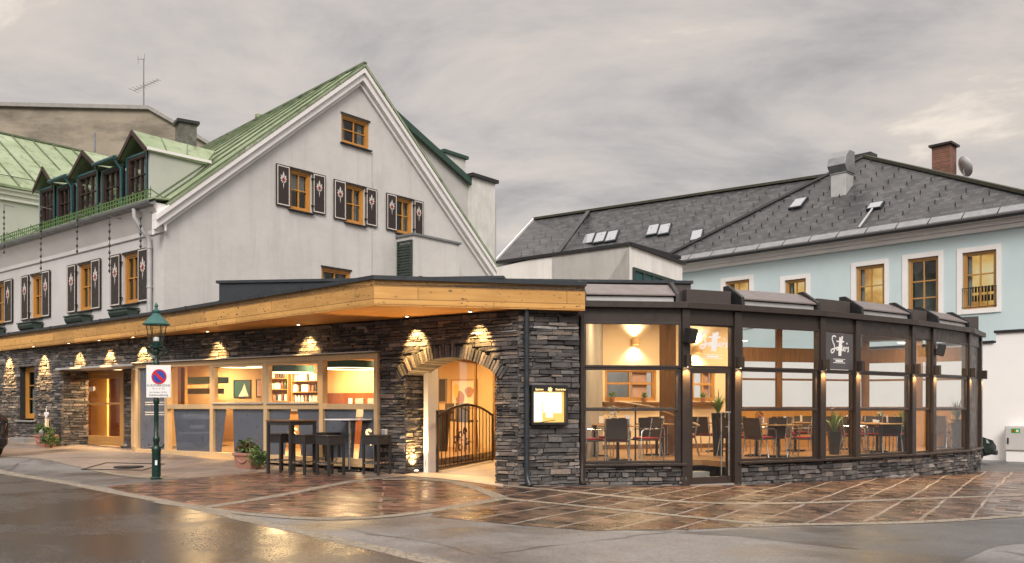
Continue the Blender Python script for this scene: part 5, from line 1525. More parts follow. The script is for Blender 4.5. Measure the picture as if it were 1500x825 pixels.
# plinth
mb = MB(); ms = MB()
for i, (f, L) in enumerate(seg):
    if i == 1: continue
    mb.fbox(f, 0, L, -.28, -.03, -.8, ZSL - .06)
    stones(ms, f, -.02, L + .02, -.55, ZSL - .065, None, 50 + i, hmin=.045, hmax=.11, wmin=.09, wmax=.42, depth=(.01, .075))
pl_ = mb.build('plinth', MT['mortar'], cons)
fe = Frame(V[8], R1 - V[8]); Le = (R1 - V[8]).length
me_ = MB(); me_.fbox(fe, 0, Le, -.28, -.03, -.8, ZSL - .06); stones(ms, fe, -.05, Le, -.6, ZSL - .065, None, 70); me_.build('plinth', MT['mortar'], cons)
fj = Frame(V[1] - seg[0][0].n * .28, seg[0][0].n); 
ms.build('stone_facing', MT['stone'], pl_, tone=True)
mb = MB()
def bev_pt(i, o):
    """mitred offset of vertex i"""
    if i == 0: return V[0] + seg[0][0].n * o
    if i == 8: return V[8] + seg[7][0].n * o
    n = (seg[i - 1][0].n + seg[i][0].n).normalized(); c = n.dot(seg[i][0].n); return V[i] + n * (o / c)
def ring(mb, i0, i1, o0, o1, z0, z1, mi=0):
    for i in range(i0, i1):
        a, b, c, d = bev_pt(i, o1), bev_pt(i + 1, o1), bev_pt(i + 1, o0), bev_pt(i, o0)
        mb.hexa([(q.x, q.y, z0) for q in (a, b, c, d)] + [(q.x, q.y, z1) for q in (a, b, c, d)], mi)
ring(mb, 0, 1, -.30, .12, ZSL - .05, ZSL); ring(mb, 2, 8, -.30, .12, ZSL - .05, ZSL)
mb.build('sill', MT['metal_brown'], cons, bevel=.006)
mb = MB(); ring(mb, 0, 8, -.35, .18, ZFT - .125, ZFT); mb.build('roof_edge', MT['metal_brown'], cons, bevel=.008)
mb = MB(); ring(mb, 0, 8, -.14, .03, 3.17, ZFT - .127); mb.build('header', MT['metal_brown'], cons)
mb = MB(); ring(mb, 0, 8, -.30, -.26, ZFT, 3.86); mb.build('parapet', MT['roof_brown'], cons)
# posts on the corners
for i in range(9):
    p = bev_pt(i, -.02); n = (seg[max(0, i - 1)][0].n + seg[min(7, i)][0].n).normalized()
    rz = math.atan2(n.x, -n.y)
    z0 = -.15 if i in (1, 2) else ZSL - .002
    MB().box((p.x, p.y, (z0 + ZFT - .13) / 2), (.17 if i else .12, .20, ZFT - .13 - z0), rz).build('post', MT['metal_brown'], cons, bevel=.008)
def cpane(f, s0, s1, z0, z1, par, o=-.03): return MB().fbox(f, s0, s1, o, o + .008, z0, z1).build('pane', MT['glass'], par)
def sash(f, s0, s1, o, z0, z1, fw, name='window_frame', mat='metal_brown', dep=.06):
    mb = MB(); leaf(mb, f, s0, s1, o, o + dep, z0, z1, fw); fr_o = mb.build(name, MT[mat], cons, bevel=.004)
    cpane(f, s0 + fw - .01, s1 - fw + .01, z0 + fw - .01, z1 - fw + .01, fr_o, o + dep * .4); return fr_o
f = fe; MB().fbox(f, -.05, Le, -.35, .18, ZFT - .125, ZFT).build('roof_edge', MT['metal_brown'], cons); MB().fbox(f, .0, Le, -.30, -.26, ZFT, 4.05).build('parapet', MT['roof_brown'], cons)
for i, (f, L) in enumerate(seg):
    a, b = .085, L - .085
    if i == 7:
        MB().fbox(f, a, b, -.08, .0, ZSL, 3.17).build('end_panel', MT['metal_brown'], cons); continue
    if i == 1: continue
    wide = i in (0, 2, 4, 6)
    if wide:
        sash(f, a, b, .00, Zt1 + .02, 3.19, .045)
        sash(f, a, b - .06, -.02, Zt2 - .03, Zt1 + .02, .05)
        sash(f, a, b - .06, -.05, ZSL + .003, Zt2 + .04, .05)
        MB().fbox(f, b - .06, b, -.10, .015, ZSL + .003, Zt1 + .018).build('guide_rail', MT['metal_brown'], cons)
    else:
        sash(f, a, b, -.04, Zt1 + .02, 3.19, .04)
        sash(f, a, b, -.05, Zt2 - .03, Zt1 + .018, .04); sash(f, a, b, -.07, ZSL + .003, Zt2 + .03, .04)
# entrance door
f, L = seg[1]
gz = g(V[1].x + .4, V[1].y + .1)
dzt = 2.20
mb = MB(); leaf(mb, f, .085, L - .085, -.10, .0, dzt + .1, 3.19, .045); fr_o = mb.build('transom_window', MT['metal_brown'], cons, bevel=.004)
cpane(f, .12, L - .12, dzt + .14, 3.15, fr_o, -.05)
mb = MB(); leaf(mb, f, .10, L - .10, -.09, -.01, gz + .02, dzt + .095, .10, .14)
dr = mb.build('door', MT['metal_brown'], cons, bevel=.005); cpane(f, .19, L - .19, gz + .15, dzt + .0, dr, -.05)
mb = MB(); s_ = L - .24
mb.tube([f.pt(s_, .08, gz + .18), f.pt(s_, .08, 1.42)], .018, 10); mb.tube([f.pt(s_ - .14, .08, 1.40), f.pt(s_ + .04, .08, 1.40)], .018, 8); mb.tube([f.pt(s_ - .14, .02, 1.40), f.pt(s_ - .14, .02, gz + .18)], .014, 8)
mb.tube([f.pt(s_, .08, 1.1), f.pt(s_, -.02, 1.1)], .012, 8)
mb.build('handle', MT['steel'], dr, smooth=True)
MB().fbox(f, .08, L - .08, -.35, .06, gz - .1, gz + .018).build('threshold', MT['slab_grey'], cons)
# glass roof with awning boxes
zb_ = 4.62
mb = MB()
topv = [bev_pt(i, -.28) for i in range(9)]
rear_ = [Vector((R1.x, R1.y)), Vector((R2.x, R2.y)), Vector((R3.x, R3.y))]
def rz_(p):   # roof rises towards the back
    d = min((Vector(p) - a.lerp(b, t / 6)).length for a, b in zip(V[:-1], V[1:]) for t in range(7)); return 3.82 + min(.62, d * .115)
poly = topv + rear_ + [Vector(at(858, 23.2))]
cen = Vector((6.2, 22.4))
ring_pts = [(p.x, p.y, rz_(p)) for p in poly]
top = [(cen.x, cen.y, 4.40)]
n = len(ring_pts)
mb.v = [Vector(p) for p in ring_pts + top] + [Vector((p[0], p[1], p[2] - .10)) for p in ring_pts + top]
for i in range(n):
    j = (i + 1) % n
    mb.f += [[i, j, n], [n + 1 + j, n + 1 + i, 2 * n + 1], [i, n + 1 + i, n + 1 + j, j]]; mb.m += [0, 1, 0]; mb.t += [0, 0, 0]
mb.build('roof', [MT['roof_brown'], MT['cream_wall']], cons)
mb = MB(); A, B = P(735, 404, 23.0), P(1012, 426, 23.4); A.z = B.z = 4.72
f9 = frame2(A.xy, B.xy); mb.fbox(f9, 0, (B - A).length, -1.2, 0, 3.9, 4.82); mb.build('roof_upstand', MT['roof_brown'], cons)
MB().fbox(f9, -.05, (B - A).length + .05, -1.25, .06, 4.822, 4.90).build('roof_coping', MT['metal_anthracite'], cons)
def awning(f, s0, s1):
    o1, o0 = .10, -.40; zl, zh = ZFT + .14, ZFT + .40
    mb = MB(); mb.fprism_o = None
    p0 = [(o1, zl), (o0, zh), (o0, zl - .02)]
    mb.prism([f.pt(s0, o, z) for o, z in [(o1, zl - .02), (o1, zl + .012), (o0 + .02, zh), (o0, zh), (o0, zl - .02)]], f.pt(s1, 0, 0) - f.pt(s0, 0, 0))
    aw = mb.build('awning_box', MT['metal_taupe'], cons, bevel=.006)
    mb = MB(); mb.fbox(f, s0 + .02, s1 - .02, -.2, .04, ZFT + .012, ZFT + .105); mb.build('awning_cloth', MT['metal_zinc_pale'], aw)
    for e, sg in ((s0, -1), (s1, 1)):
        mb = MB(); mb.prism([f.pt(e, o, z) for o, z in [(o1 + .04, ZFT + .004), (o1 + .02, zl + .03), (o0 + .1, zh + .05), (o0 - .05, zh + .05), (o0 - .05, ZFT + .004)]], (f.pt(.08 * sg, 0, 0) - f.pt(0, 0, 0)))
        mb.build('awning_bracket', MT['metal_black'], aw, bevel=.006)
for i in (0, 2, 4, 6): awning(seg[i][0], .12, seg[i][1] - .22)
MB().fbox(seg[1][0], .12, seg[1][1] - .04, -.26, -.10, ZFT, ZFT + .30).build('roof_box', MT['roof_brown'], cons, bevel=.01)
MB().fbox(seg[3][0], .05, seg[3][1] - .05, -.26, -.10, ZFT, ZFT + .30).build('roof_box', MT['roof_brown'], cons, bevel=.01)
MB().fbox(seg[5][0], .05, seg[5][1] - .05, -.26, -.10, ZFT, ZFT + .30).build('roof_box', MT['roof_brown'], cons, bevel=.01)
# brown rainwater pipe at the joint with the pier
f, L = seg[0]
mb = MB(); mb.tube([f.pt(-.1, .20, 3.36), f.pt(.02, .16, 3.28), f.pt(.03, .14, 3.1), f.pt(.03, .14, .55)], .05, 10); mb.tube([f.pt(.03, .14, .58), f.pt(.03, .14, .05), f.pt(.05, .22, -.02)], .07, 10)
mb.build('downpipe', MT['metal_brown'], cons, smooth=True)

# inside walls
zfl = .37
def seg_wall(a, b, z0, z1, th, mat, name, par=cons):
    f = frame2(a, b); return MB().fbox(f, 0, (Vector(b) - Vector(a)).length, -th, 0, z0, z1).build(name, MT[mat], par)
SL0 = Vector((1.44, 17.6))
f = frame2(SL0, R3); MB().fprism(f, [(0, -.3), ((R3 - SL0).length, -.3), ((R3 - SL0).length, 4.35), (0, 3.72)], -.1, 0).build('side_wall', MT['grey_wall'], cons)
fb = frame2(R3, R2); Lb = (R2 - R3).length
bw = MB().fbox(fb, -.15, Lb, -.2, 0, -.3, 4.45).build('back_wall', MT['cream_wall'], cons)
cb_ = MB(); bwins = []
for (u0, u1) in ((886, 962), (1014, 1048)):
    a, b = fb.s_at(u0), fb.s_at(u1); bwins.append((a, b)); cb_.fbox(fb, a, b, -1, 1, 1.68, 2.56)
cut(bw, cb_)
for a, b in bwins:
    w = window(fb, a, b, 1.68, 2.56, cons, 'wood_oak', name='back_window', o=-.15, fw=.07, dep=.10, vs=(.5,), hs=(.55,), mw=.06, pane='glass')
    MB().fbox(fb, a - .12, b + .12, .002, .22, 1.60, 1.65).build('sill', MT['wood_brown'], w)
    MB().fbox(fb, a + (b - a) * .58, a + (b - a) * .86, -.19, -.18, 1.7, 2.54).build('curtain', MT['curtain_pink'], w)
MB().fbox(fb, -.1, Lb, .0, .02, zfl, zfl + .12).build('skirting', MT['wood_brown'], cons)
# glazed rear
def rear_glazing(a, b, nb, zt=4.4):
    f = frame2(a, b); L = (Vector(b) - Vector(a)).length
    MB().fbox(f, 0, L, -.12, 0, -.3, 1.44).build('dado', MT['wood_oak'], cons)
    fr_ = MB()
    fr_.fbox(f, 0, L, -.10, 0, 2.82, 3.22); fr_.fbox(f, 0, L, -.10, 0, min(3.80, zt - .1), zt); fr_.fbox(f, 0, L, -.10, 0.03, 1.44, 1.52)
    for i in range(nb + 1):
        s = L * i / nb; h = .09
        fr_.fbox(f, max(0, s - h), min(L, s + h), -.09, .004, 1.52, 2.82); fr_.fbox(f, max(0, s - h), min(L, s + h), -.09, .004, 3.22, 3.80)
    fr_.fbox(f, .09, L - .09, -.07, -.02, 2.28, 2.34)
    o = fr_.build('rear_frame', MT['wood_brown'], cons)
    MB().fbox(f, 0, L, -.055, -.048, 1.5, 3.85).build('pane', MT['glass'], o)
rear_glazing(R2, R1, 3); rear_glazing(R1, V[8] - Vector((.1, .0)), 2, 3.72)
fl = [bev_pt(0, -.30), bev_pt(1, -.30)]
floor_poly = [bev_pt(0, -.29), bev_pt(1, -.29)] + [bev_pt(1, -1.1), bev_pt(2, -1.1)] + [bev_pt(i, -.29) for i in range(2, 9)] + [R1, R2, R3, SL0]
MB().prism([(p.x, p.y, zfl - .12) for p in floor_poly], (0, 0, .12)).build('floor', MT['wood_floor'], cons)
f, L = seg[1]
MB().fbox(f, .1, L - .1, -1.1, -.37, gz - .1, gz + .012).build('lobby_floor', MT['slab_grey'], cons)
MB().fbox(f, .1, L - .1, -1.1, -.75, gz + .014, gz + .20).build('step', MT['slab_grey'], cons)
# stair rail inside the door
rl = thing('stair_handrail', 'sloping handrail on thin posts behind the glass door', 'handrail', f.pt(.1, -.9, zfl))
for nm, so in (('rail', 0),):
    mb = MB(); mb.tube([f.pt(-.75, -1.35, 1.62), f.pt(-.2, -.95, 1.52), f.pt(.75, -.55, 1.12)], .022, 8); mb.build('rail', MT['wood_oak'], rl, smooth=True)
MB().tube([f.pt(-.45, -1.13, zfl), f.pt(-.45, -1.13, 1.56)], .018, 8).build('post', MT['metal_black'], rl); MB().tube([f.pt(.35, -.73, gz + .2), f.pt(.35, -.73, 1.28)], .018, 8).build('post', MT['metal_black'], rl)
# timber column
p = P(978, 560, 21.2); MB().box((p.x, p.y, 2.2), (.30, .30, 3.95), .3).build('column', MT['wood_brown'], cons, bevel=.01)
p = P(868, 560, 19.6); 

# wall lamps
def up_down(fr, u, v, lb, o=.0, W=40):
    s, z = fr.uv(u, v, o + .1); p = fr.pt(s, o + .08, z)
    t = thing('wall_lamp', lb, 'wall lamp', p, 0, 'round up and down lamps on the back wall')
    mb = MB(); mb.lathe([(.10, -.10), (.12, -.06), (.12, .06), (.10, .10), (.085, .10), (.085, -.10), (.10, -.10)], p + fr.pt(0, .05, 0) - fr.pt(0, 0, 0), 18, cap=False); mb.build('shade', MT['wood_pale'], t, smooth=True)
    MB().fbox(fr, s - .03, s + .03, o + .002, o + .06, z - .05, z + .05).build('bracket', MT['steel'], t)
    c = p + fr.pt(0, .05, 0) - fr.pt(0, 0, 0)
    MB().lathe([(0, -.03), (.075, -.03), (.075, .03), (0, .03)], c, 14, cap=False).build('bulb', MT['lit_lamp'], t)
    for sg in (1, -1):
        l = lamp('SPOT', c + Vector((0, 0, .11 * sg)) - p, W, (1, .80, .52), spot_size=R(125), spot_blend=.7, shadow_soft_size=.05); l.rotation_euler = (R(180) if sg > 0 else 0, 0, 0); l.parent = t
up_down(fb, 931, 500, 'up and down wall lamp above the bright back window')
up_down(fb, 1021, 512, 'up and down wall lamp seen above the glass door')
def sconce(i, off, lb, dz=0.0):
    p2 = bev_pt(i, .085) if off is None else None
    n = (seg[max(0, i - 1)][0].n + seg[min(7, i)][0].n).normalized()
    if off is not None:
        f, so = off; q = f.pt(so, .03, 0); p2 = q.xy; n = f.n
    fr = Frame(p2, (-n.y, n.x)); 
    if fr.n.dot(n) < 0: fr = Frame(p2, (n.y, -n.x))
    z = 2.30 + dz; p = fr.pt(0, .05, z)
    t = thing('post_lamp', lb, 'wall lamp', p, 0, 'small box lamps on the conservatory posts')
    mb = MB(); leafz = .24
    mb.fbox(fr, -.055, .055, .0, .015, z, z + leafz); mb.fbox(fr, -.055, .055, .105, .12, z, z + leafz); mb.fbox(fr, -.055, -.042, .015, .105, z, z + leafz); mb.fbox(fr, .042, .055, .015, .105, z, z + leafz); mb.fbox(fr, -.042, .042, .015, .105, z + leafz - .015, z + leafz)
    mb.build('housing', MT['metal_brown'], t, bevel=.003)
    MB().fbox(fr, -.04, .04, .017, .103, z + .004, z + .016).build('diffuser', MT['lit_lamp'], t)
    l = lamp('SPOT', fr.pt(0, .06, z - .004) - p, 75, WARM, spot_size=R(120), spot_blend=.6, shadow_soft_size=.03); l.parent = t
sconce(1, None, 'box lamp on the post left of the glass door'); sconce(2, None, 'box lamp on the post right of the glass door')
sconce(3, None, 'box lamp on the post left of the grey logo board'); sconce(4, None, 'box lamp on the post right of the grey logo board')
sconce(5, None, 'box lamp on the post right of the third wide window'); sconce(6, None, 'box lamp below the right loudspeaker')
sconce(7, None, 'box lamp on the last but one post at the far end'); sconce(8, None, 'box lamp on the end post beside the white wall')
# loudspeakers
def speaker(i, lb, du=0.0):
    b = bev_pt(i, .09); n = (seg[max(0, i - 1)][0].n + seg[i][0].n).normalized(); fr = Frame(b, (-n.y, n.x))
    if fr.n.dot(n) < 0: fr = Frame(b, (n.y, -n.x))
    p = fr.pt(.02, .12, 2.92)
    t = thing('loudspeaker', lb, 'loudspeaker', p, 0, 'loudspeakers on the conservatory posts')
    M = Matrix.Rotation(fr.rz + .35, 4, 'Z') @ Matrix.Rotation(R(14), 4, 'X')
    mb = MB(); mb.box(p, (.20, .18, .29), M=M); mb.build('cabinet', MT['metal_black'], t, bevel=.015)
    c = p + M @ Vector((0, -.093, 0)); mb = MB(); mb.box(c, (.17, .006, .26), M=M); mb.build('grille', MT['rubber'], t)
    MB().bar(fr.pt(.02, 0, 2.92), p, .04, .06).build('bracket', MT['metal_black'], t)
speaker(1, 'black loudspeaker tilted on the post left of the glass door'); speaker(6, 'black loudspeaker on a post at the right end of the conservatory')

# script lettering from strokes
SCRIPT = [
    [(.30, .93), (.24, 1.0), (.12, .98), (.08, .85), (.15, .66), (.24, .50), (.22, .28), (.10, .16), (.01, .22), (.05, .34), (.20, .38), (.34, .42)],
    [(.46, .44), (.38, .46), (.33, .38), (.36, .30), (.44, .36), (.47, .44), (.45, .32), (.50, .32)],
    [(.55, .95), (.52, .6), (.50, .35), (.49, .05)], [(.68, 1.0), (.62, .7), (.58, .4), (.57, .05)], [(.34, .74), (.55, .73), (.78, .74)],
    [(.66, .55), (.63, .36), (.68, .28), (.75, .42)], [(.73, .36), (.80, .44), (.78, .50), (.74, .40), (.78, .28), (.86, .32)],
    [(.86, .48), (.88, .32), (.88, .44), (.94, .48)], [(.93, .62), (.95, .70)], [(1.05, .47), (.97, .46), (1.02, .38), (1.04, .28), (.96, .27)]]
def script(fr, s0, z0, w, h, o, th, mat, parent):
    mb = MB()
    for k, st in enumerate(SCRIPT):
        pts = smooth([(s0 + w * x, z0 + h * z) for x, z in st], 2)
        for (xa, za), (xb, zb2) in zip(pts, pts[1:]):
            mb.bar(fr.pt(xa, o + .0006 * k, za), fr.pt(xb, o + .0006 * k, zb2), .004, th * (1.8 if k in (2, 3) else 1)) if abs(xa - xb) + abs(za - zb2) > 1e-4 else None
    for a_, b_, c_, d_ in ((.15, .85, .13, .10), (.15, .85, .30, .27)): MB().fbox(fr, s0 + a_ * w, s0 + b_ * w, o, o + .002, z0 - c_ * h, z0 - d_ * h).build('caption_line', MT[mat], parent)
    MB().fbox(fr, s0 + .28 * w, s0 + .72 * w, o, o + .002, z0 - .24 * h, z0 - .16 * h).build('caption', MT[mat], parent)
    return mb.build('script_lettering', MT[mat], parent)
f, L = seg[3]
bd = thing('logo_board', 'grey board with white script lettering beside the post lamps', 'sign', f.pt(L / 2, 0, Zt1 + .05))
MB().fbox(f, .12, L - .14, .024, .036, Zt1 + .07, 3.14).build('board', MT['sign_grey'], bd)
script(f, .12 + (L - .26) * .18, Zt1 + .07 + .87 * .32, (L - .26) * .62, .46, .038, .030, 'white_paint', bd)
f, L = seg[1]
sg = thing('script_decal', 'white script lettering on the glass above the door', 'sign', f.pt(L / 2, 0, dzt + .2))
script(f, L * .30, dzt + .42, L * .52, .42, -.030, .040, 'white_paint', sg)

# chairs and tables
def make_table(rz=0.0):
    t = thing('cafe_table', 'square cafe table', 'table', (0, 0, 0))
    MB().box((0, 0, .735), (.75, .75, .03)).build('tabletop', MT['wood_oak'], None, bevel=.006).parent = t
    MB().tube([(0, 0, .72), (0, 0, .03)], .035, 10).build('pedestal', MT['metal_black'], None, smooth=True).parent = t
    mb = MB(); mb.bar((-.3, 0, .015), (.3, 0, .015), .06, .03); mb.bar((0, -.3, .018), (0, .3, .018), .06, .03); mb.build('base', MT['metal_black'], None).parent = t
    return t
def make_chair():
    t = thing('cafe_chair', 'cafe chair', 'chair', (0, 0, 0))
    MB().box((0, 0, .435), (.46, .46, .03)).build('seat', MT['wicker'], None, bevel=.01).parent = t
    MB().box((0, .01, .468), (.42, .42, .035)).build('cushion', MT['cushion_red'], None, bevel=.015).parent = t
    mb = MB()
    for i in range(4):
        z0, z1 = .48 + i * .105, .48 + (i + 1) * .105; y0, y1 = .23 + i * .02, .23 + (i + 1) * .02
        mb.hexa([(-.22, y0, z0), (.22, y0, z0), (.22, y0 + .025, z0), (-.22, y0 + .025, z0), (-.22, y1, z1), (.22, y1, z1), (.22, y1 + .025, z1), (-.22, y1 + .025, z1)])
    mb.build('backrest', MT['wicker'], None).parent = t
    for sx in (-1, 1):
        MB().tube([(.25 * sx, -.26, 0), (.25 * sx, -.22, .62), (.25 * sx, -.16, .66), (.25 * sx, .22, .67)], .014, 8).build('front_leg', MT['steel'], None, smooth=True).parent = t
        MB().tube([(.24 * sx, .32, 0), (.24 * sx, .22, .45), (.24 * sx, .30, .90)], .014, 8).build('rear_leg', MT['steel'], None, smooth=True).parent = t
    return t
tb0, ch0 = make_table(), make_chair()
first = {'t': True, 'c': True}
TABLES = [  # u, Y, rz, label, chairs (angle, dist, label)
    (905, 18.55, .1, 'square table with a small flower pot behind the left wide window', [(200, .62, 'chair with red cushion at the left edge of the left wide window'), (262, .60, 'chair with red cushion seen from behind, nearest the left wide window'), (20, .66, 'chair right of the table with the small flower pot')]),
    (962, 20.6, .25, 'square table farther back by the timber column', [(250, .62, 'chair before the timber column, turned to its table'), (80, .62, 'chair behind the table at the timber column'), (350, .66, 'chair between the timber column and the handrail')]),
    (1050, 22.3, .2, 'square table under the wall lamp seen through the door', [(230, .62, 'chair at the table seen through the glass door'), (40, .62, 'chair under the back window seen through the door')]),
    (1108, 20.4, .3, 'square table with red flowers behind the second wide window', [(205, .64, 'light framed chair at the left of the second wide window'), (285, .60, 'light framed chair at the middle of the second wide window'), (30, .64, 'chair at the right of the second wide window')]),
    (1165, 22.6, .4, 'square table at the rear glazing of the second wide window', [(230, .62, 'chair near the rear glazing, left of its table'), (60, .62, 'chair against the rear glazing with its back to the panes')]),
    (1285, 22.2, .5, 'square table behind the third wide window', [(190, .64, 'light framed chair at the left of the third wide window'), (270, .6, 'light framed chair at the middle of the third wide window'), (20, .64, 'chair with red cushion at the right of the third wide window')]),
    (872, 20.2, .0, 'square table against the grey side wall', [(300, .62, 'chair with its back to the left wide window by the grey wall'), (110, .62, 'chair behind the table at the grey side wall')]),
    (1140, 19.75, .3, 'square table close behind the glass of the second wide window', [(215, .62, 'chair close to the glass, left of the nearest table in the second wide window'), (320, .62, 'chair close to the glass, right of the nearest table in the second wide window')]),
    (1290, 21.15, .5, 'square table close behind the glass of the third wide window', [(165, .62, 'chair left of the nearest table in the third wide window'), (75, .62, 'chair behind the nearest table in the third wide window')]),
    (1232, 23.4, .5, 'square table at the rear glazing behind the logo board bay', [(240, .62, 'chair in the logo board bay, near the rear glazing'), (20, .62, 'chair at the rear glazing between two bays')]),
    (1385, 24.2, .7, 'square table behind the last wide window', [(230, .62, 'chair before the last table at the far end'), (80, .6, 'chair behind the last table at the far end')])]
for u, Y, rz, lb, chs in TABLES:
    x, y = at(u, Y)
    t = tb0 if first['t'] else copy_tree(tb0); first['t'] = False
    place(t, (x, y, zfl), rz); tag(t, lb, group='cafe tables in the conservatory')
    for ang, d, cl in chs:
        c = ch0 if first['c'] else copy_tree(ch0); first['c'] = False
        a = R(ang); place(c, (x + d * math.cos(a), y + d * math.sin(a), zfl), a - R(90)); tag(c, cl, group='cafe chairs in the conservatory')
# plants
def leaves(mb, c, n, r, size, seed, mi_w=(0,), up=.3, flat=1.0):
    rr = random.Random(seed)
    for _ in range(n):
        d = Vector((rr.gauss(0, 1), rr.gauss(0, 1), rr.gauss(0, 1))).normalized() * (rr.random() ** .4)
        p = Vector(c) + Vector((d.x * r[0], d.y * r[1], d.z * r[2]))
        a = Vector((rr.gauss(0, 1), rr.gauss(0, 1), rr.gauss(0, 1) + up)).normalized(); b = a.orthogonal().normalized(); b = Matrix.Rotation(rr.uniform(0, 6.28), 3, a) @ b
        n_ = a.cross(b); s = size * rr.uniform(.6, 1.3)
        mb.add([p - b * s * .5, p + n_ * s * .28 + a * s * .06, p + b * s * .5, p - n_ * s * .28 + a * s * .06], [(0, 1, 2), (0, 2, 3)], rr.choice(mi_w))
def spiky(loc, h, n, lb, seed, pot_h=.35, mat='leaf_pale'):
    t = thing('yucca_plant', lb, 'plant', loc); rr = random.Random(seed); l = Vector(loc)
    MB().lathe([(.11, 0), (.16, pot_h), (.14, pot_h), (.13, pot_h - .04), (0, pot_h - .04)], l, 16).build('pot', MT['metal_black'], t, smooth=True)
    mb = MB()
    for i in range(n):
        a = rr.uniform(0, 6.28); lean = rr.uniform(.15, 1.0); L = h * rr.uniform(.6, 1)
        d = Vector((math.cos(a), math.sin(a), 0)); sd = Vector((-d.y, d.x, 0))
        prev = None; pts = []
        for k in range(6):
            q = k / 5; p = l + Vector((0, 0, pot_h - .05)) + d * (lean * L * .7 * q * (0.5 + .5 * q)) + Vector((0, 0, L * (q - .35 * lean * q * q * 1.4)))
            w = .022 * (1 - q) + .003; pts += [p - sd * w, p + sd * w]
        mb.add(pts, [(2 * k, 2 * k + 1, 2 * k + 3, 2 * k + 2) for k in range(5)])
    mb.build('foliage', MT[mat], t)
x, y = at(1052, 20.4); spiky((x, y, zfl), .75, 46, 'spiky green potted plant behind the glass door', 1, 1.0, 'leaf_pale')
x, y = at(1222, 20.9); spiky((x, y, zfl), .85, 44, 'long leaved potted plant behind the logo board bay', 2, .55)
x, y = at(1322, 22.4); spiky((x, y, zfl), .8, 44, 'spiky potted plant at the right of the third wide window', 3, .55)
x, y = at(1402, 23.9); spiky((x, y, zfl), .85, 50, 'dark spiky potted plant behind the last wide window', 4, .8, 'leaf')
def pot_plant(loc, lb, seed, mats, r=.13, pot='terracotta'):
    t = thing('flower_pot', lb, 'flower pot', loc); l = Vector(loc)
    MB().lathe([(.05, 0), (.075, .11), (.065, .11), (0, .10)], l, 12).build('pot', MT[pot], t, smooth=True)
    mb = MB(); leaves(mb, l + Vector((0, 0, .11 + r * .8)), 120, (r, r, r), .05, seed, tuple(range(len(mats)))); mb.build('foliage', [MT[m] for m in mats], t)
zt = zfl + .752
x, y = at(896, 18.45); pot_plant((x, y, zt), 'white flowering pot on the table behind the left wide window', 11, ['leaf', 'petal_white', 'petal_white'], .19, 'petal_pink')
x, y = at(1113, 20.3); pot_plant((x, y, zt), 'red flowers on the table behind the second wide window', 12, ['leaf', 'cushion_red'], .1)
x, y = at(1290, 22.2); pot_plant((x, y, zt), 'small green pot on the table behind the third wide window', 13, ['leaf', 'petal_white'], .1)
for u, sd, lb in ((897, 21, 'small herb pot at the left end of the back window sill'), (944, 22, 'small herb pot at the right end of the back window sill'), (1030, 23, 'small herb pot on the sill seen through the door')):
    s = fb.s_at(u, .12); pot_plant(tuple(fb.pt(s, .12, 1.652)), lb, sd, ['leaf', 'leaf_pale'], .09)
x, y = at(920, 18.5); t = thing('menu_card', 'white standing menu card on the table by the left wide window', 'menu card', (x, y, zt))
mb = MB(); mb.box((x, y, zt + .11), (.10, .012, .22), .3); mb.build('card', MT['white_paint'], t); MB().box((x, y, zt + .008), (.12, .05, .016), .3).build('foot', MT['steel'], t)

n_card = 0
for (u, Y, rz, lb, chs) in TABLES[1:]:
    x, y = at(u, Y); t = thing('menu_card', 'white card on ' + lb, 'menu card', (x + .12, y - .1, zt), 0, 'menu cards on the cafe tables')
    mb = MB(); mb.box((x + .12, y - .1, zt + .09), (.10, .01, .18), rz + .4); mb.build('card', MT['white_paint'], t); MB().box((x + .12, y - .1, zt + .007), (.11, .05, .014), rz + .4).build('foot', MT['steel'], t)
    t = thing('coffee_cup', 'white cup, saucer on ' + lb, 'cup', (x - .15, y - .18, zt), 0, 'cups on the cafe tables')
    MB().lathe([(.03, .01), (.042, .05), (.042, .075), (.036, .075), (.03, .02)], (x - .15, y - .18, zt), 12).build('cup', MT['white_paint'], t, smooth=True); MB().lathe([(0, 0), (.07, .004), (.075, .012), (0, .008)], (x - .15, y - .18, zt), 14, cap=False).build('saucer', MT['white_paint'], t, smooth=True)
# interior ceiling lamps
for (x, y, W, lb) in ((2.6, 19.4, 62, 'round ceiling lamp over the flower pot table'), (3.6, 21.8, 70, 'round ceiling lamp over the table by the timber column'), (5.7, 20.8, 66, 'round ceiling lamp behind the second wide window'), (6.6, 23.2, 55, 'round ceiling lamp near the rear glazing'), (9.2, 22.6, 72, 'round ceiling lamp behind the third wide window'), (11.3, 24.2, 60, 'round ceiling lamp behind the last wide window')):
    ceil_lamp(Vector((x, y, rz_((x, y)) - .32)), W, lb, col=(1, .70, .37))

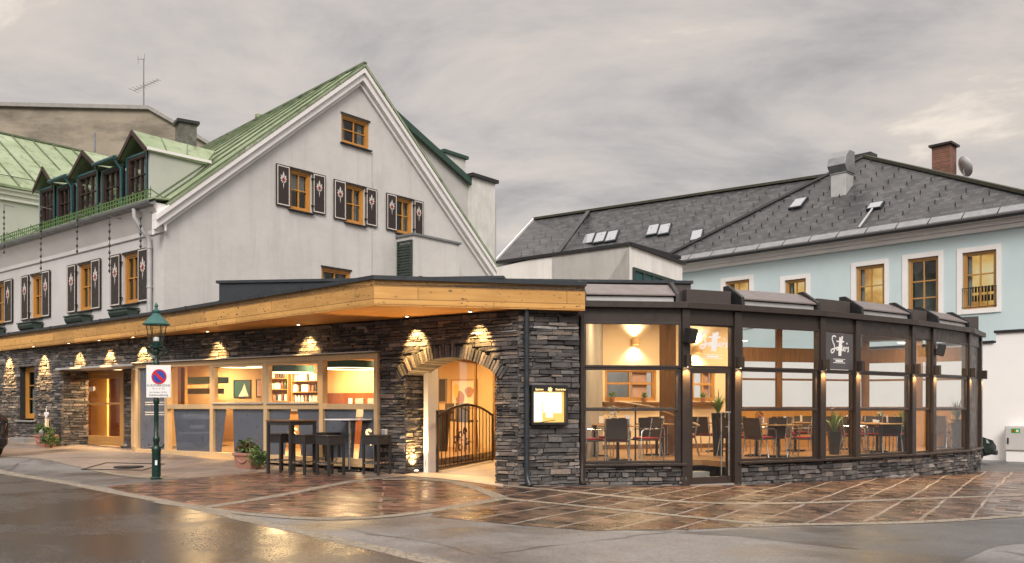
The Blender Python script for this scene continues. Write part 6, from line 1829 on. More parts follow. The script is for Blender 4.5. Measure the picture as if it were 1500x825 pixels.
# ================================================================== WHITE ANNEX with strip windows
AC = at(922, 27.0)
zA = EH + (HY - 360) / F * 27.0
FN1 = Frame(AC, -dL); FN2 = Frame(AC, dR)
annex = thing('concrete_annex', 'flat roofed pale concrete annex with a strip of dark windows', 'annex', (AC[0], AC[1], 0))
s0 = FN1.s_at(728)
aw = MB().fprism(FN1, [(s0, -.4), (0, -.4), (0, zA), (FN1.s_at(776), zA - .02), (s0, zA - .12)], -3.2, 0).build('wall', MT['concrete_white'], annex)
sE = FN2.s_at(999); slope2 = .25
rw = MB().fprism(FN2, [(.0, -.4), (sE, -.4), (sE, FN2.z_at(sE, 388)), (.0, zA)], -3.0, .012).build('side_wall', MT['concrete_white'], annex)
mb = MB(); mb.fbox(FN1, s0, .06, -3.2, .06, zA + .002, zA + .10); mb.build('coping', MT['metal_black'], annex)
mb = MB(); A, B = FN2.pt(0, .03, zA + .05), FN2.pt(sE + .1, .03, FN2.z_at(sE, 388) + .05); mb.bar(A, B, .14, .1); mb.build('coping', MT['metal_black'], annex)
w0, w1 = FN2.s_at(927), FN2.s_at(994)
zt0, zt1_ = FN2.z_at(w0, 392), FN2.z_at(w1, 413)
mb = MB()
for i in range(6):
    s = w0 + (w1 - w0) * i / 5; z = zt0 + (zt1_ - zt0) * i / 5
    mb.fbox(FN2, s - .05, s + .05, .014, .07, 4.2, z)
mb.hexa([FN2.pt(w0, .075, zt0 - .1), FN2.pt(w1, .075, zt1_ - .1), FN2.pt(w1, .014, zt1_ - .1), FN2.pt(w0, .014, zt0 - .1), FN2.pt(w0, .075, zt0), FN2.pt(w1, .075, zt1_), FN2.pt(w1, .014, zt1_), FN2.pt(w0, .014, zt0)])
fr_o = mb.build('strip_window', MT['dark_green'], annex)
mb = MB(); mb.fprism(FN2, [(w0, 4.2), (w1, 4.2), (w1, zt1_ - .05), (w0, zt0 - .05)], .013, .03); mb.build('pane', MT['teal_paint'], fr_o)

# ================================================================== BLUE HOUSE
FBL = Frame(at(1500, 30.0), (.685, -.728))
zE = EH + (HY - 316) / F * 30.0
blue = thing('blue_house', 'pale blue house with grey slate hipped roof and lit timber windows', 'house', (FBL.pt(-6, 0, 0).x, FBL.pt(-6, 0, 0).y, 0))
S0B, S1B = FBL.s_at(960), FBL.s_at(1552)
bw_ = MB().fprism(FBL, [(S0B, -.6), (S1B, -.6), (S1B, zE), (S0B, zE)], -.4, 0).build('wall', MT['plaster_blue'], blue)
mb = MB(); mb.fbox(FBL, S0B, S1B, -9.6, -9.2, -.6, zE); mb.fbox(FBL, S1B - .4, S1B, -9.2, -.4, -.6, zE); mb.fbox(FBL, S0B, S0B + .4, -9.2, -.4, -.6, zE); mb.build('rear_wall', MT['plaster_blue'], blue)
MB().fbox(FBL, S0B + .4, S1B - .4, -9.2, -.4, 3.4, 3.6).build('upper_floor', MT['dark_inside'], blue)
mb = MB()
for o1, z0, z1 in ((.16, zE - .38, zE - .22), (.30, zE - .22, zE - .06), (.46, zE - .06, zE + .0)): mb.fbox(FBL, S0B, S1B, .002, o1, z0, z1)
mb.build('cornice', MT['plaster_trim'], blue, bevel=.02)
cutb = MB()
LITB = [('curtain', 'curtain', 0, .14, 0, 1, .06), ('room_glow', 'lit_warm', -.1, 1.1, -.1, 1.1, .5)]
def blue_window(u0, u1, vt, vb, uo0, uo1, lit, vs=(.5,), hs=(.62,), extra=()):
    a, zt_ = FBL.uv(u0, vt); b = FBL.s_at(u1); zb2 = FBL.z_at(a, vb)
    cutb.fbox(FBL, a, b, -1, .5, zb2, zt_)
    w = window(FBL, a, b, zb2, zt_, blue, 'wood_oak', o=-.16, fw=.09, dep=.10, vs=vs, hs=hs, mw=.05, back=LITB if lit else [('darkness', 'blind_grey', -.1, 1.1, -.1, 1.1, .35)])
    so0, so1 = FBL.s_at(uo0), FBL.s_at(uo1); tw = a - so0; m = .17
    mb = MB()
    mb.fbox(FBL, so0, a, .002, .035, zb2 - m, zt_ + m); mb.fbox(FBL, b, so1, .002, .035, zb2 - m, zt_ + m); mb.fbox(FBL, a, b, .002, .035, zt_, zt_ + m); mb.fbox(FBL, a, b, .002, .05, zb2 - m, zb2)
    mb.build('surround', MT['plaster_trim'], w)
    return w, a, b, zb2, zt_
blue_window(1063, 1098, 413, 478, 1056, 1104, True, hs=(.5,))
blue_window(1150, 1181, 411, 470, 1143, 1187, True, hs=(.5,))
blue_window(1254, 1296, 391, 466, 1247, 1302, True)
w, a, b, z0, z1 = blue_window(1330, 1375, 380, 466, 1322, 1382, False, hs=(.3, .62))
MB().fbox(FBL, a + (b - a) * .56, b - .13, -.10, -.07, z1 - .62, z1 - .18).build('extractor_fan', MT['metal_black'], w)
w, a, b, z0, z1 = blue_window(1410, 1460, 371, 454, 1402, 1467, True)
mb = MB()
for z in (.06, .75): mb.bar(FBL.pt(a - .02, .03, z0 + z), FBL.pt(b + .02, .03, z0 + z), .025, .025)
for q in range(5): mb.bar(FBL.pt(a + (b - a) * q / 4, .03, z0 + .06), FBL.pt(a + (b - a) * q / 4, .03, z0 + .75), .018, .018)
mb.build('railing', MT['metal_black'], w)
mb = MB()
for r__ in range(2):
    for q in range(7): mb.fbox(FBL, a + .18 + q * .11, a + .24 + q * .11, -.40, -.34, z0 + .3 + r__ * .32, z0 + .52 + r__ * .32)
mb.build('shelf_goods', MT['metal_black'], w)
cut(bw_, cutb)
# front roof plane: eave up to the peak seen at (1270, 229)
def solve_peak(u, v, pitch):
    m = 3.0
    while m < 14:
        zz = zE + .08 + m * pitch
        Y = (zz - EH) * F / (HY - v); x = (u - CX) / F * Y
        q = Vector((x, Y)) - FBL.o; dd = -q.dot(FBL.n) + .5
        if dd >= m: return Vector((x, Y, zz))
        m += .02
    return Vector((x, Y, zz))
PK = solve_peak(1267, 230, .80)
rn = Vector((-FBL.n.x, -FBL.n.y))
E0, E1 = FBL.pt(S0B - .2, .5, zE + .03), FBL.pt(S1B + .5, .5, zE + .03)
hipL = P(1036, 351, 0.0) if False else None
def on_front(u, v):
    """point of the front roof plane under pixel (u,v)"""
    lo, hi = 20.0, 70.0
    for _ in range(40):
        m = (lo + hi) / 2; p = P(u, v, m); q = p.xy - FBL.o; d = .5 - q.dot(FBL.n)
        zr = zE + .03 + d * (PK.z - zE - .03) / PKD
        if p.z > zr: hi_ = True
        else: hi_ = False
        # further away the ray rises slower than the plane
        if hi_: lo = m
        else: hi = m
    return P(u, v, (lo + hi) / 2)
PKD = .5 - (PK.xy - FBL.o).dot(FBL.n)
LV = on_front(1036, 352)
mb = MB()
backL = Vector((PK.x + rn.x * PKD, PK.y + rn.y * PKD, zE + .03)); 
EB1 = FBL.pt(S1B + .5, .5 - 2 * PKD, zE + .03); EB0 = FBL.pt(S0B - .2, .5 - 2 * PKD, zE + .03)
RG = on_front(1560, 311)  # far end of the descending right hip
def slab(mb, pts, th=.10, mi=0):
    pts = [Vector(p) for p in pts]; n = (pts[1] - pts[0]).cross(pts[2] - pts[0]).normalized()
    if n.z < 0: pts = pts[::-1]
    mb.prism([p - Vector((0, 0, th)) for p in pts], (0, 0, th), mi)
slab(mb, [E0, E1, PK]) if False else None
HR = PK.lerp(FBL.pt(S1B + .5, -(PKD - .5), zE + .03), 1.0)
slab(mb, [E0, E1, PK]); slab(mb, [E1, EB1, PK]); slab(mb, [EB1, EB0, PK])
roofb = mb.build('roof', MT['slate'], blue)
# rear main roof running left
zr2 = PK.z - .35
def atz(u, v, z): Y = (z - EH) * F / (HY - v); return Vector(((u - CX) / F * Y, Y, z))
RA_, RB_ = atz(783, 322, zr2 - .3), atz(1215, 258, zr2)
LA_ = atz(722, 389, zE + .1); 
mb = MB(); slab(mb, [LA_, E0 + Vector((0, 0, .02)), RA_]); slab(mb, [E0 + Vector((0, 0, .02)), RB_, RA_]); slab(mb, [E0 + Vector((0, 0, .02)), PK.lerp(E0, .12), RB_])
mb.build('roof', MT['slate'], blue)
mb = MB(); q = [LA_, RA_, RB_, PK, EB0]; 
back_ = [RA_ + Vector((2, 9, -5)), RB_ + Vector((4, 9, -5))]
slab(mb, [RA_, RB_, back_[1], back_[0]]); mb.build('roof', MT['slate'], blue)
mb = MB()
mb.prism([Vector((LA_.x + .1, LA_.y + .15, -.5)), Vector((E0.x, E0.y + .4, -.5)), Vector((E0.x, E0.y + .4, zE - .1)), Vector((LA_.x + .1, LA_.y + .15, zE - .1))], (0, .3, 0)); mb.build('wall', MT['concrete_white'], blue)
mb = MB(); mb.bar(RA_ + Vector((0, 0, .05)), RB_ + Vector((0, 0, .05)), .3, .12); mb.bar(PK + Vector((0, 0, .03)), E1 + Vector((0, 0, .06)), .28, .12); mb.build('ridge', MT['moss'], blue)
mb = MB(); mb.bar(E0.lerp(PK, .04) + Vector((0, 0, .07)), PK + Vector((0, 0, .07)), .22, .10); m1 = atz(880, 308, zr2 - .2); mb.bar(RA_.lerp(RB_, .215) + Vector((0, 0, .06)), LA_.lerp(E0, .38) + Vector((0, -.1, .15)), .22, .12); mb.build('valley', MT['metal_black'], blue)
MB().bar(LA_ + Vector((-.05, 0, .05)), RA_ + Vector((-.05, 0, .05)), .07, .10).build('verge', MT['plaster_trim'], blue)
# pale snow boards along the eave
mb = MB(); s = S0B - .1
up = (PK - FBL.pt(FBL.d.dot(PK.xy - FBL.o), .5, zE + .03)).normalized()
while s < S1B:
    a, b = FBL.pt(s, .5, zE + .10), FBL.pt(s + 1.12, .5, zE + .10); mb.hexa([a, b, b + up * .40, a + up * .40] + [x + Vector((0, 0, .03)) for x in (a, b, b + up * .40, a + up * .40)]); s += 1.17
mb.build('eave_flashing', MT['metal_zinc'], blue)
mb = MB(); mb.tube([FBL.pt(S0B - .2, .60, zE + .0), FBL.pt(S1B + .4, .60, zE + .0)], .08, 8); mb.build('gutter', MT['metal_black'], blue, smooth=True)
# snow hooks: hundreds of tiny hooks over the slates
mb = MB(); rr = random.Random(3)
A0 = FBL.d.dot(PK.xy - FBL.o)
nrow = 13
for r_i in range(1, nrow):
    q = .09 + r_i * .068
    s = S0B + (A0 - S0B) * q + .3 + (.45 if r_i % 2 else 0)
    e = S1B + (A0 - S1B) * q
    while s < e - .3:
        c = FBL.pt(s, .5, zE + .03) + up * (q * (PK - FBL.pt(A0, .5, zE + .03)).length); mb.bar(c + Vector((0, 0, .02)), c + up * .02 + Vector((0, 0, .14)), .038, .03); s += .95
e1 = E0 - LA_; e2 = RB_ - RA_
for r_i in range(1, 11):
    q = r_i / 11.5
    a, b, m_ = LA_.lerp(RA_, q), E0.lerp(RB_, q), E0.lerp(RA_, q); L1 = (m_ - a).length; L2 = (b - m_).length; n_ = int((L1 + L2) / .9)
    for k in range(1, n_):
        d_ = (k + (.5 if r_i % 2 else 0)) / n_ * (L1 + L2); c = a.lerp(m_, d_ / L1) if d_ < L1 else m_.lerp(b, (d_ - L1) / L2); mb.bar(c + Vector((0, 0, .0)), c + Vector((0, .02, .20)), .05, .045)
tag(mb.build('snow_hooks', MT['metal_black'], roofb), kind='stuff')
# skylights
def on_quad(u, v):
    # intersection with rear roof plane
    n = (RB_ - E0).cross(RA_ - E0).normalized()
    d = P(u, v, 1.0) - Vector((0, 0, EH)); o = Vector((0, 0, EH)); base = E0
    t = (base - o).dot(n) / d.dot(n); return o + d * t
def skylight(c, ax, upv, w, h, parent):
    n = ax.cross(upv).normalized()
    if n.z < 0: n = -n
    p = [c - ax * w / 2 - upv * h / 2, c + ax * w / 2 - upv * h / 2, c + ax * w / 2 + upv * h / 2, c - ax * w / 2 + upv * h / 2]
    mb = MB(); mb.hexa([q - n * .05 for q in p] + [q + n * .12 for q in p]); s = mb.build('skylight', MT['metal_anthracite'], parent)
    p = [c + (q - c) * .84 for q in p]; mb = MB(); mb.hexa([q + n * .121 for q in p] + [q + n * .130 for q in p]); mb.build('pane', MT['skyglass'], s)
k = NT('skyglass'); k.col((.30, .32, .34)); k.rough(.08); k.set(k.b.inputs['Specular IOR Level'], 1.0); MT['skyglass'] = k.m
ax2 = (E0 - LA_).normalized(); 
for u, v in ((863, 352), (880, 350), (897, 348), (957, 339), (974, 338), (1021, 347)):
    c = on_quad(u, v); nn = (RB_ - E0).cross(RA_ - E0).normalized(); axx = Vector((.93, -.37, 0)).normalized(); axx = (axx - nn * axx.dot(nn)).normalized(); upv = nn.cross(axx).normalized()
    if upv.z < 0: upv = -upv
    skylight(c, axx, upv, .62 * c.y / 45, 1.05 * c.y / 45, blue)
ax3 = Vector((FBL.d.x, FBL.d.y, 0))
for u, v, w_, h_ in ((1170, 300, .62, .85), (1283, 304, .6, .5)): skylight(on_front(u, v), ax3, up, w_, h_, blue)
p0 = on_front(1258, 337); p1 = on_front(1278, 310); MB().tube([p0 + Vector((0, 0, .1)), p1 + Vector((0, 0, .12))], .04, 6).build('cable', MT['metal_zinc_pale'], blue)
# ventilation cowl
c0 = on_front(1236, 282); 
mb = MB(); rz = FBL.rz
wv = .68
b0 = c0 + Vector((0, .2, 0)); topz = c0.z + .85
mb.box((b0.x, b0.y, (c0.z - .5 + topz) / 2), (wv, wv, topz - c0.z + .5), rz)
vd = mb.build('vent_cowl', MT['metal_zinc_pale'], blue, bevel=.01)
fv = Frame((b0.x, b0.y), FBL.d)
mb = MB(); h = wv / 2
prof = [(h, topz), (h + .22, topz + .28), (h + .12, topz + .62), (h - .22, topz + .95), (-h - .02, topz + .95), (-h - .02, topz)]
mb.prism([fv.pt(-h - .06, o, z) for o, z in prof], fv.pt(2 * h + .12, 0, 0) - fv.pt(0, 0, 0)); mb.build('hood', MT['metal_zinc'], vd, bevel=.01)
MB().fbox(fv, -h - .03, h + .03, -h - .03, h + .03, topz - .06, topz - .002).build('collar', MT['metal_zinc'], vd)
# chimneys
ch = chimney(1366, 1400, 216, 258, 41.5, 'brick_red', blue, rz=FBL.rz)
cp = PK + Vector((.2, .8, .05)); MB().box(cp, (1.1, .7, .5), FBL.rz).build('ridge_cap', MT['roof_felt'], blue)
dp = P(1414, 244, 41.0)
dish = thing('satellite_dish', 'grey satellite dish behind the red brick chimney', 'satellite dish', dp - Vector((0, 0, .6)))
mb = MB(); N = 20; ctr = dp; axis = Vector((.85, .05, .35)).normalized(); e1 = axis.orthogonal().normalized(); e2 = axis.cross(e1)
vs = [ctr - axis * .14]
for r_ in (.25, .5): 
    for q in range(N): a = 2 * math.pi * q / N; vs.append(ctr + e1 * r_ * math.cos(a) + e2 * r_ * math.sin(a) - axis * (.14 * (1 - (r_ / .5) ** 2)))
fs = [(0, 1 + q, 1 + (q + 1) % N) for q in range(N)] + [(1 + q, 1 + N + q, 1 + N + (q + 1) % N, 1 + (q + 1) % N) for q in range(N)]
mb.add(vs, fs); o = mb.build('reflector', MT['metal_zinc_pale'], dish, smooth=True); md = o.modifiers.new('s', 'SOLIDIFY'); md.thickness = .02
MB().tube([dp - Vector((0, 0, 1.2)), dp - axis * .1], .03, 6).build('mast', MT['metal_zinc'], dish); MB().tube([dp - axis * .12 - Vector((0, 0, .4)), dp + axis * .5], .015, 5).build('arm', MT['metal_zinc'], dish)

# ================================================================== WHITE YARD WALL, CABINET
FWW = Frame(at(1500, 28.4), (.685, -.728))
zW = EH + (HY - 486) / F * 28.4
yard = thing('white_extension', 'low white rendered extension with black coping before the blue house', 'extension', (FWW.pt(-2, 0, 0).x, FWW.pt(-2, 0, 0).y, -.3))
s0 = FWW.s_at(1459)
MB().fprism(FWW, [(-14, -.8), (8, -.8), (8, zW), (s0, zW), (s0, zW - .32), (-14, zW - .32)], -1.0, 0).build('wall', MT['render_white'], yard)
mb = MB(); mb.fbox(FWW, s0 - .05, 8.05, -1.05, .06, zW + .002, zW + .09); mb.fbox(FWW, -14, s0 - .06, -1.05, .06, zW - .318, zW - .24); mb.build('coping', MT['metal_black'], yard)
# utility cabinet
a, zt_ = FWW.uv(1472, 624, .35); b = a + 1.25
zb2 = g(FWW.pt(a, .3, 0).x, FWW.pt(a, .3, 0).y)
cab = thing('utility_cabinet', 'pale grey utility cabinet with green sticker before the white wall', 'cabinet', FWW.pt((a + b) / 2, .2, zb2))
zm = FWW.z_at(a, 660, .35)
MB().fbox(FWW, a + .03, b - .03, .02, .34, zb2 - .2, zm - .01).build('base', MT['render_white'], cab, bevel=.01)
MB().fbox(FWW, a, b, .01, .37, zm, zt_).build('body', MT['cabinet_grey'], cab, bevel=.012)
dr_ = MB().fbox(FWW, a + .03, b - .03, .371, .385, zm + .03, zt_ - .04).build('door', MT['cabinet_grey'], cab, bevel=.006)
MB().fbox(FWW, a + .08, a + .13, .386, .41, zm + .22, zm + .42).build('handle', MT['metal_black'], dr_, bevel=.01)
s_, z_ = FWW.uv(1481, 628, .39); st = MB().fbox(FWW, s_, s_ + .26, .386, .389, z_ - .14, z_).build('sticker', MT['sign_green'], cab)
MB().fbox(FWW, s_ + .15, s_ + .22, .389, .391, z_ - .11, z_ - .03).build('sticker_patch', MT['white_paint'], st); mb = MB().fprism(FWW, [(s_ + .03, z_ - .11), (s_ + .12, z_ - .11), (s_ + .075, z_ - .03)], .389, .391); mb.build('sticker_triangle', MT['sign_red'], st)

# ================================================================== STREET FURNITURE
bp = G(229, 702)
LY = bp.y; zpx = lambda v: EH + (HY - v) / F * LY
lampost = thing('street_lamp', 'dark green cast iron street lamp with glass lantern and parking sign', 'street lamp', bp)
z0 = bp.z
def lt(prof, name, mat, par=lampost, n=20, cap=True): return MB().lathe([(r, z) for r, z in prof], (bp.x, bp.y, 0), n, cap=cap).build(name, MT[mat], par, smooth=True)
lt([(.11, z0 - .05), (.11, z0 + .03), (.085, z0 + .05), (.083, zpx(662)), (.09, zpx(660)), (.09, zpx(656)), (.06, zpx(653))], 'base', 'lamp_green')
lt([(.052, zpx(654)), (.050, zpx(648)), (.066, zpx(646)), (.066, zpx(641)), (.048, zpx(639)), (.044, zpx(592)), (.058, zpx(590)), (.058, zpx(585)), (.044, zpx(583)), (.040, zpx(540)), (.055, zpx(537)), (.055, zpx(531)), (.035, zpx(528)), (.03, zpx(520)), (.06, zpx(518)), (.07, zpx(514)), (.05, zpx(511))], 'shaft', 'lamp_green')
MB().fbox(Frame(bp.xy, (1, 0)), .01, .055, .085, .09, zpx(681), zpx(674)).build('sticker', MT['white_paint'], lampost)
for sg in (-1, 1):
    mb = MB(); mb.tube([Vector((bp.x, bp.y, zpx(655))), Vector((bp.x + sg * .13, bp.y, zpx(655))), Vector((bp.x + sg * .15, bp.y, zpx(651)))], .018, 8); mb.build('bracket', MT['lamp_green'], lampost, smooth=True)
    mb = MB(); mb.tube(smooth([(0, 0), (1, 0)], 0) and [Vector((bp.x + sg * x, bp.y, zpx(v))) for x, v in ((.03, 524), (.09, 521), (.15, 516), (.17, 511), (.15, 508), (.12, 510))], .018, 8); mb.build('arm', MT['lamp_green'], lampost, smooth=True)
lant = lt([(.11, zpx(511)), (.125, zpx(509.5)), (.125, zpx(507.5)), (.10, zpx(506))], 'lantern', 'lamp_green')
lt([(.115, zpx(507)), (.185, zpx(478))], 'lamp_glass', 'glass_lamp', lant, 24, False)
lt([(.255, zpx(476.5)), (.26, zpx(475)), (.235, zpx(473.5)), (.15, zpx(466)), (.085, zpx(462)), (.06, zpx(458.5)), (.085, zpx(457)), (.085, zpx(455)), (.035, zpx(453.5)), (.025, zpx(450)), (.04, zpx(448.5)), (.006, zpx(443))], 'lantern_roof', 'teal_shade', lant)
mb = MB()
for q in range(6):
    a = q * math.pi / 3 + .3; mb.tube([Vector((bp.x + .115 * math.cos(a), bp.y + .115 * math.sin(a), zpx(507))), Vector((bp.x + .187 * math.cos(a), bp.y + .187 * math.sin(a), zpx(477)))], .008, 5)
mb.build('lantern_rib', MT['lamp_green'], lant)
lt([(.09, zpx(506)), (.09, zpx(502)), (.06, zpx(500))], 'burner', 'lamp_green', lant); lt([(.055, zpx(500)), (.06, zpx(497)), (.045, zpx(494))], 'lamp_bulb', 'white_paint', lant)
# sign
fsn = Frame((bp.x - .0, bp.y - .075), (1, .04))
sx0, sz1 = fsn.uv(214.5, 535); sx1, sz0 = fsn.uv(250.5, 582.5)
sign = thing('parking_sign', 'white no parking sign with blue and red disc and German text', 'sign', fsn.pt(0, 0, sz0))
MB().fbox(fsn, sx0, sx1, .004, .012, sz0, sz1).build('plate', MT['white_paint'], sign, bevel=.004)
mb = MB()
for z in (sz0 + .12, sz1 - .12): mb.tube([Vector((bp.x + .062 * math.cos(a), bp.y + .062 * math.sin(a), z)) for a in [i * .3927 for i in range(16)]], .010, 5, closed=True)
mb.build('clamp', MT['steel'], sign)
cs, cz, rd = (sx0 + sx1) / 2 + .01, FH and fsn.z_at((sx0 + sx1) / 2, 552), .148
def disc(r0, r1, o, mat, nm):
    mb = MB(); n = 36; vs = []; 
    for q in range(n): a = 2 * math.pi * q / n; vs += [fsn.pt(cs + r1 * math.cos(a), o, cz + r1 * math.sin(a)), fsn.pt(cs + r0 * math.cos(a), o, cz + r0 * math.sin(a))]
    if r0 > 0: mb.add(vs, [(2 * q, 2 * ((q + 1) % n), 2 * ((q + 1) % n) + 1, 2 * q + 1) for q in range(n)])
    else: mb.add(vs[::2], [tuple(range(n))])
    return mb.build(nm, MT[mat], sign)
disc(0, rd * .82, .0135, 'sign_blue', 'disc'); disc(rd * .80, rd, .0145, 'sign_red', 'red_ring')
dg = rd * .62; w_ = rd * .13
MB().fprism(fsn, [(cs - dg - w_, cz + dg - w_), (cs + dg - w_, cz - dg - w_), (cs + dg + w_, cz - dg + w_), (cs - dg + w_, cz + dg + w_)], .0142, .0155).build('red_bar', MT['sign_red'], sign)
ctx = (sx0 + sx1) / 2
text('KURZPARKZONE', fsn, ctx, sz0 + .235, .0135, .062, 'ink', sign, .93)
text('Mo - Fr   8 - 18 h', fsn, ctx, sz0 + .172, .0135, .034, 'ink', sign)
text('max. Parkdauer 180 Min.', fsn, ctx, sz0 + .105, .0135, .034, 'ink', sign)
text('Gebührenpflichtig', fsn, ctx, sz0 + .048, .0135, .056, 'ink', sign, .92)

# planters
def planter(u, v, wd, dp, h, lb, fr):
    c = G(u, v); f = Frame(c.xy, fr.d)
    z = min(g(*f.pt(s, o, 0).xy) for s in (-wd / 2, wd / 2) for o in (0, -dp))
    t = thing('terracotta_planter', lb, 'planter', (c.x, c.y, z))
    mb = MB(); i_ = .05
    p = [f.pt(-wd / 2 + i_, 0 - i_, z), f.pt(wd / 2 - i_, 0 - i_, z), f.pt(wd / 2 - i_, -dp + i_, z), f.pt(-wd / 2 + i_, -dp + i_, z), f.pt(-wd / 2, 0, z + h), f.pt(wd / 2, 0, z + h), f.pt(wd / 2, -dp, z + h), f.pt(-wd / 2, -dp, z + h)]
    mb.hexa(p); mb.build('body', MT['terracotta'], t, bevel=.012)
    mb = MB(); mb.fbox(f, -wd / 2 - .02, wd / 2 + .02, -.02, .02, z + h - .05, z + h + .012); mb.fbox(f, -wd / 2 - .02, wd / 2 + .02, -dp - .02, -dp + .02, z + h - .05, z + h + .012)
    mb.fbox(f, -wd / 2 - .02, -wd / 2 + .02, -dp + .02, -.02, z + h - .05, z + h + .012); mb.fbox(f, wd / 2 - .02, wd / 2 + .02, -dp + .02, -.02, z + h - .05, z + h + .012); mb.build('rim', MT['terracotta'], t, bevel=.01)
    mb = MB(); mb.tube([f.pt(-wd * .32 + wd * .64 * q / 10, -.012, z + h * .72 - .10 * math.sin(math.pi * q / 10)) for q in range(11)], .018, 6); mb.build('garland', MT['terracotta'], t, smooth=True)
    MB().fbox(f, -wd / 2 + .03, wd / 2 - .03, -dp + .03, -.03, z + h + .001, z + h + .008).build('soil', MT['soil'], t)
    return f, z + h
def bush(loc, r, n, size, lb, seed, mats, cat='plant', name='shrub', clumps=9, stems=True):
    t = thing(name, lb, cat, loc); l = Vector(loc); rr = random.Random(seed); mb = MB()
    for q in range(clumps):
        d = Vector((rr.uniform(-1, 1), rr.uniform(-1, 1), rr.uniform(-.6, 1)))
        c = l + Vector((d.x * r[0] * .75, d.y * r[1] * .75, r[2] * .9 + d.z * r[2] * .7)); k_ = rr.uniform(.35, .6)
        leaves(mb, c, n // clumps, (r[0] * k_, r[1] * k_ + .02, r[2] * k_), size, seed * 31 + q, (rr.randrange(len(mats)), rr.randrange(len(mats))), .5)
    mb.build('foliage', [MT[m] for m in mats], t)
    mb = MB()
    for q in range(6): 
        x, y = rr.uniform(-.4, .4) * r[0], rr.uniform(-.4, .4) * r[1]; mb.tube([l + Vector((x * .3, y * .3, -.0)), l + Vector((x, y, r[2] * 1.3))], [.014, .006], 5)
    mb.build('stem', MT['wood_brown'], t)
    return t
f, z = planter(354, 687, .58, .36, .34, 'terracotta planter with garland relief before the dark shop window panels', FA)
bush(tuple(f.pt(-.06, -.18, z)), (.33, .2, .17), 620, .075, 'low mixed green and rusty plants in the planter by the shop window', 5, ['leaf', 'leaf_dark', 'leaf_rust', 'leaf_rust'])
bush(tuple(f.pt(.40, -.08, z - .34)), (.22, .2, .27), 640, .06, 'round green bush at the right end of the planter by the shop window', 6, ['leaf', 'leaf_dark', 'leaf_pale'])
f, z = planter(57, 655, .60, .40, .36, 'terracotta planter with garland relief by the small recessed window', FL)
bush(tuple(f.pt(-.12, -.2, z)), (.36, .2, .20), 520, .085, 'mixed plants with white blooms in the planter by the stone wall', 7, ['leaf_dark', 'leaf_rust', 'leaf', 'petal_white'])
bush(tuple(f.pt(.55, -.10, z - .36)), (.24, .22, .34), 720, .07, 'bright green bush right of the planter at the stone corner', 8, ['leaf', 'leaf_pale', 'leaf_dark'])
ht = thing('heart_ornament', 'white wooden heart on a stick in the left planter', 'ornament', f.pt(.16, -.14, z))
hb = f.pt(.16, -.14, z + .58)
hp = [(.115 * math.sin(a) ** 3, .09 * (math.cos(a) - .38 * math.cos(2 * a) - .15 * math.cos(3 * a))) for a in [i * math.pi / 14 for i in range(28)]]
MB().fprism(f, [(.16 + x * 1.1, z + .60 + y_) for x, y_ in hp], -.155, -.125).build('heart', MT['white_paint'], ht, bevel=.008)
MB().bar(f.pt(.10, -.14, z), f.pt(.14, -.14, z + .5), .05, .03).build('stick', MT['white_paint'], ht); MB().bar(f.pt(.25, -.14, z), f.pt(.25, -.14, z + .48), .04, .03).build('stick', MT['wood_pale'], ht)
mb = MB(); mb.tube([f.pt(.16, -.14, z + .69), f.pt(.13, -.14, z + .78), f.pt(.18, -.14, z + .84)], .01, 6); mb.build('loop', MT['white_paint'], ht); MB().lathe([(0, 0), (.10, .03), (.12, .10), (.08, .17), (0, .19)], f.pt(.14, -.06, z), 12, cap=False).build('stone_ball', MT['slab_grey'], ht, smooth=True)
# stone step under the small window
c = G(26, 647); f = Frame(c.xy, FL.d); zz = g(c.x, c.y)
stp = thing('stone_step', 'grey stone slab step at the stone wall below the small window', 'step', (c.x, c.y, zz))
MB().prism([f.pt(-.55, 0, zz - .1), f.pt(.5, .05, zz - .1), f.pt(.62, -1.0, zz - .1), f.pt(-.55, -1.0, zz - .1)], (0, 0, .22)).build('slab', MT['slab_grey'], stp, bevel=.015); MB().fbox(f, -.2, .6, -1.2, -.75, zz + .122, zz + .55).build('block', MT['slab_grey'], stp, bevel=.02)
# steel ash bin
c = G(178, 656); f = Frame(c.xy, FDR.d)
bn = thing('ash_bin', 'slim stainless steel ash bin beside the oak door', 'bin', (c.x, c.y, c.z))
MB().fbox(f, -.085, .085, -.17, 0, c.z + .02, c.z + .58).build('body', MT['steel'], bn, bevel=.012); MB().fbox(f, -.09, .09, -.175, .005, c.z + .581, c.z + .60).build('lid', MT['steel'], bn, bevel=.006)
MB().lathe([(0, 0), (.05, 0), (.05, .02), (0, .02)], (0, 0, 0), 14, cap=False).build('aperture', MT['metal_black'], bn)
ap_ = bpy.data.objects['aperture']; ap_.rotation_euler = (R(90), 0, f.rz); ap_.location = f.pt(-.03, .006, c.z + .44) - c
MB().fbox(f, -.07, .07, -.155, -.015, c.z - .02, c.z + .02).build('foot', MT['metal_black'], bn)

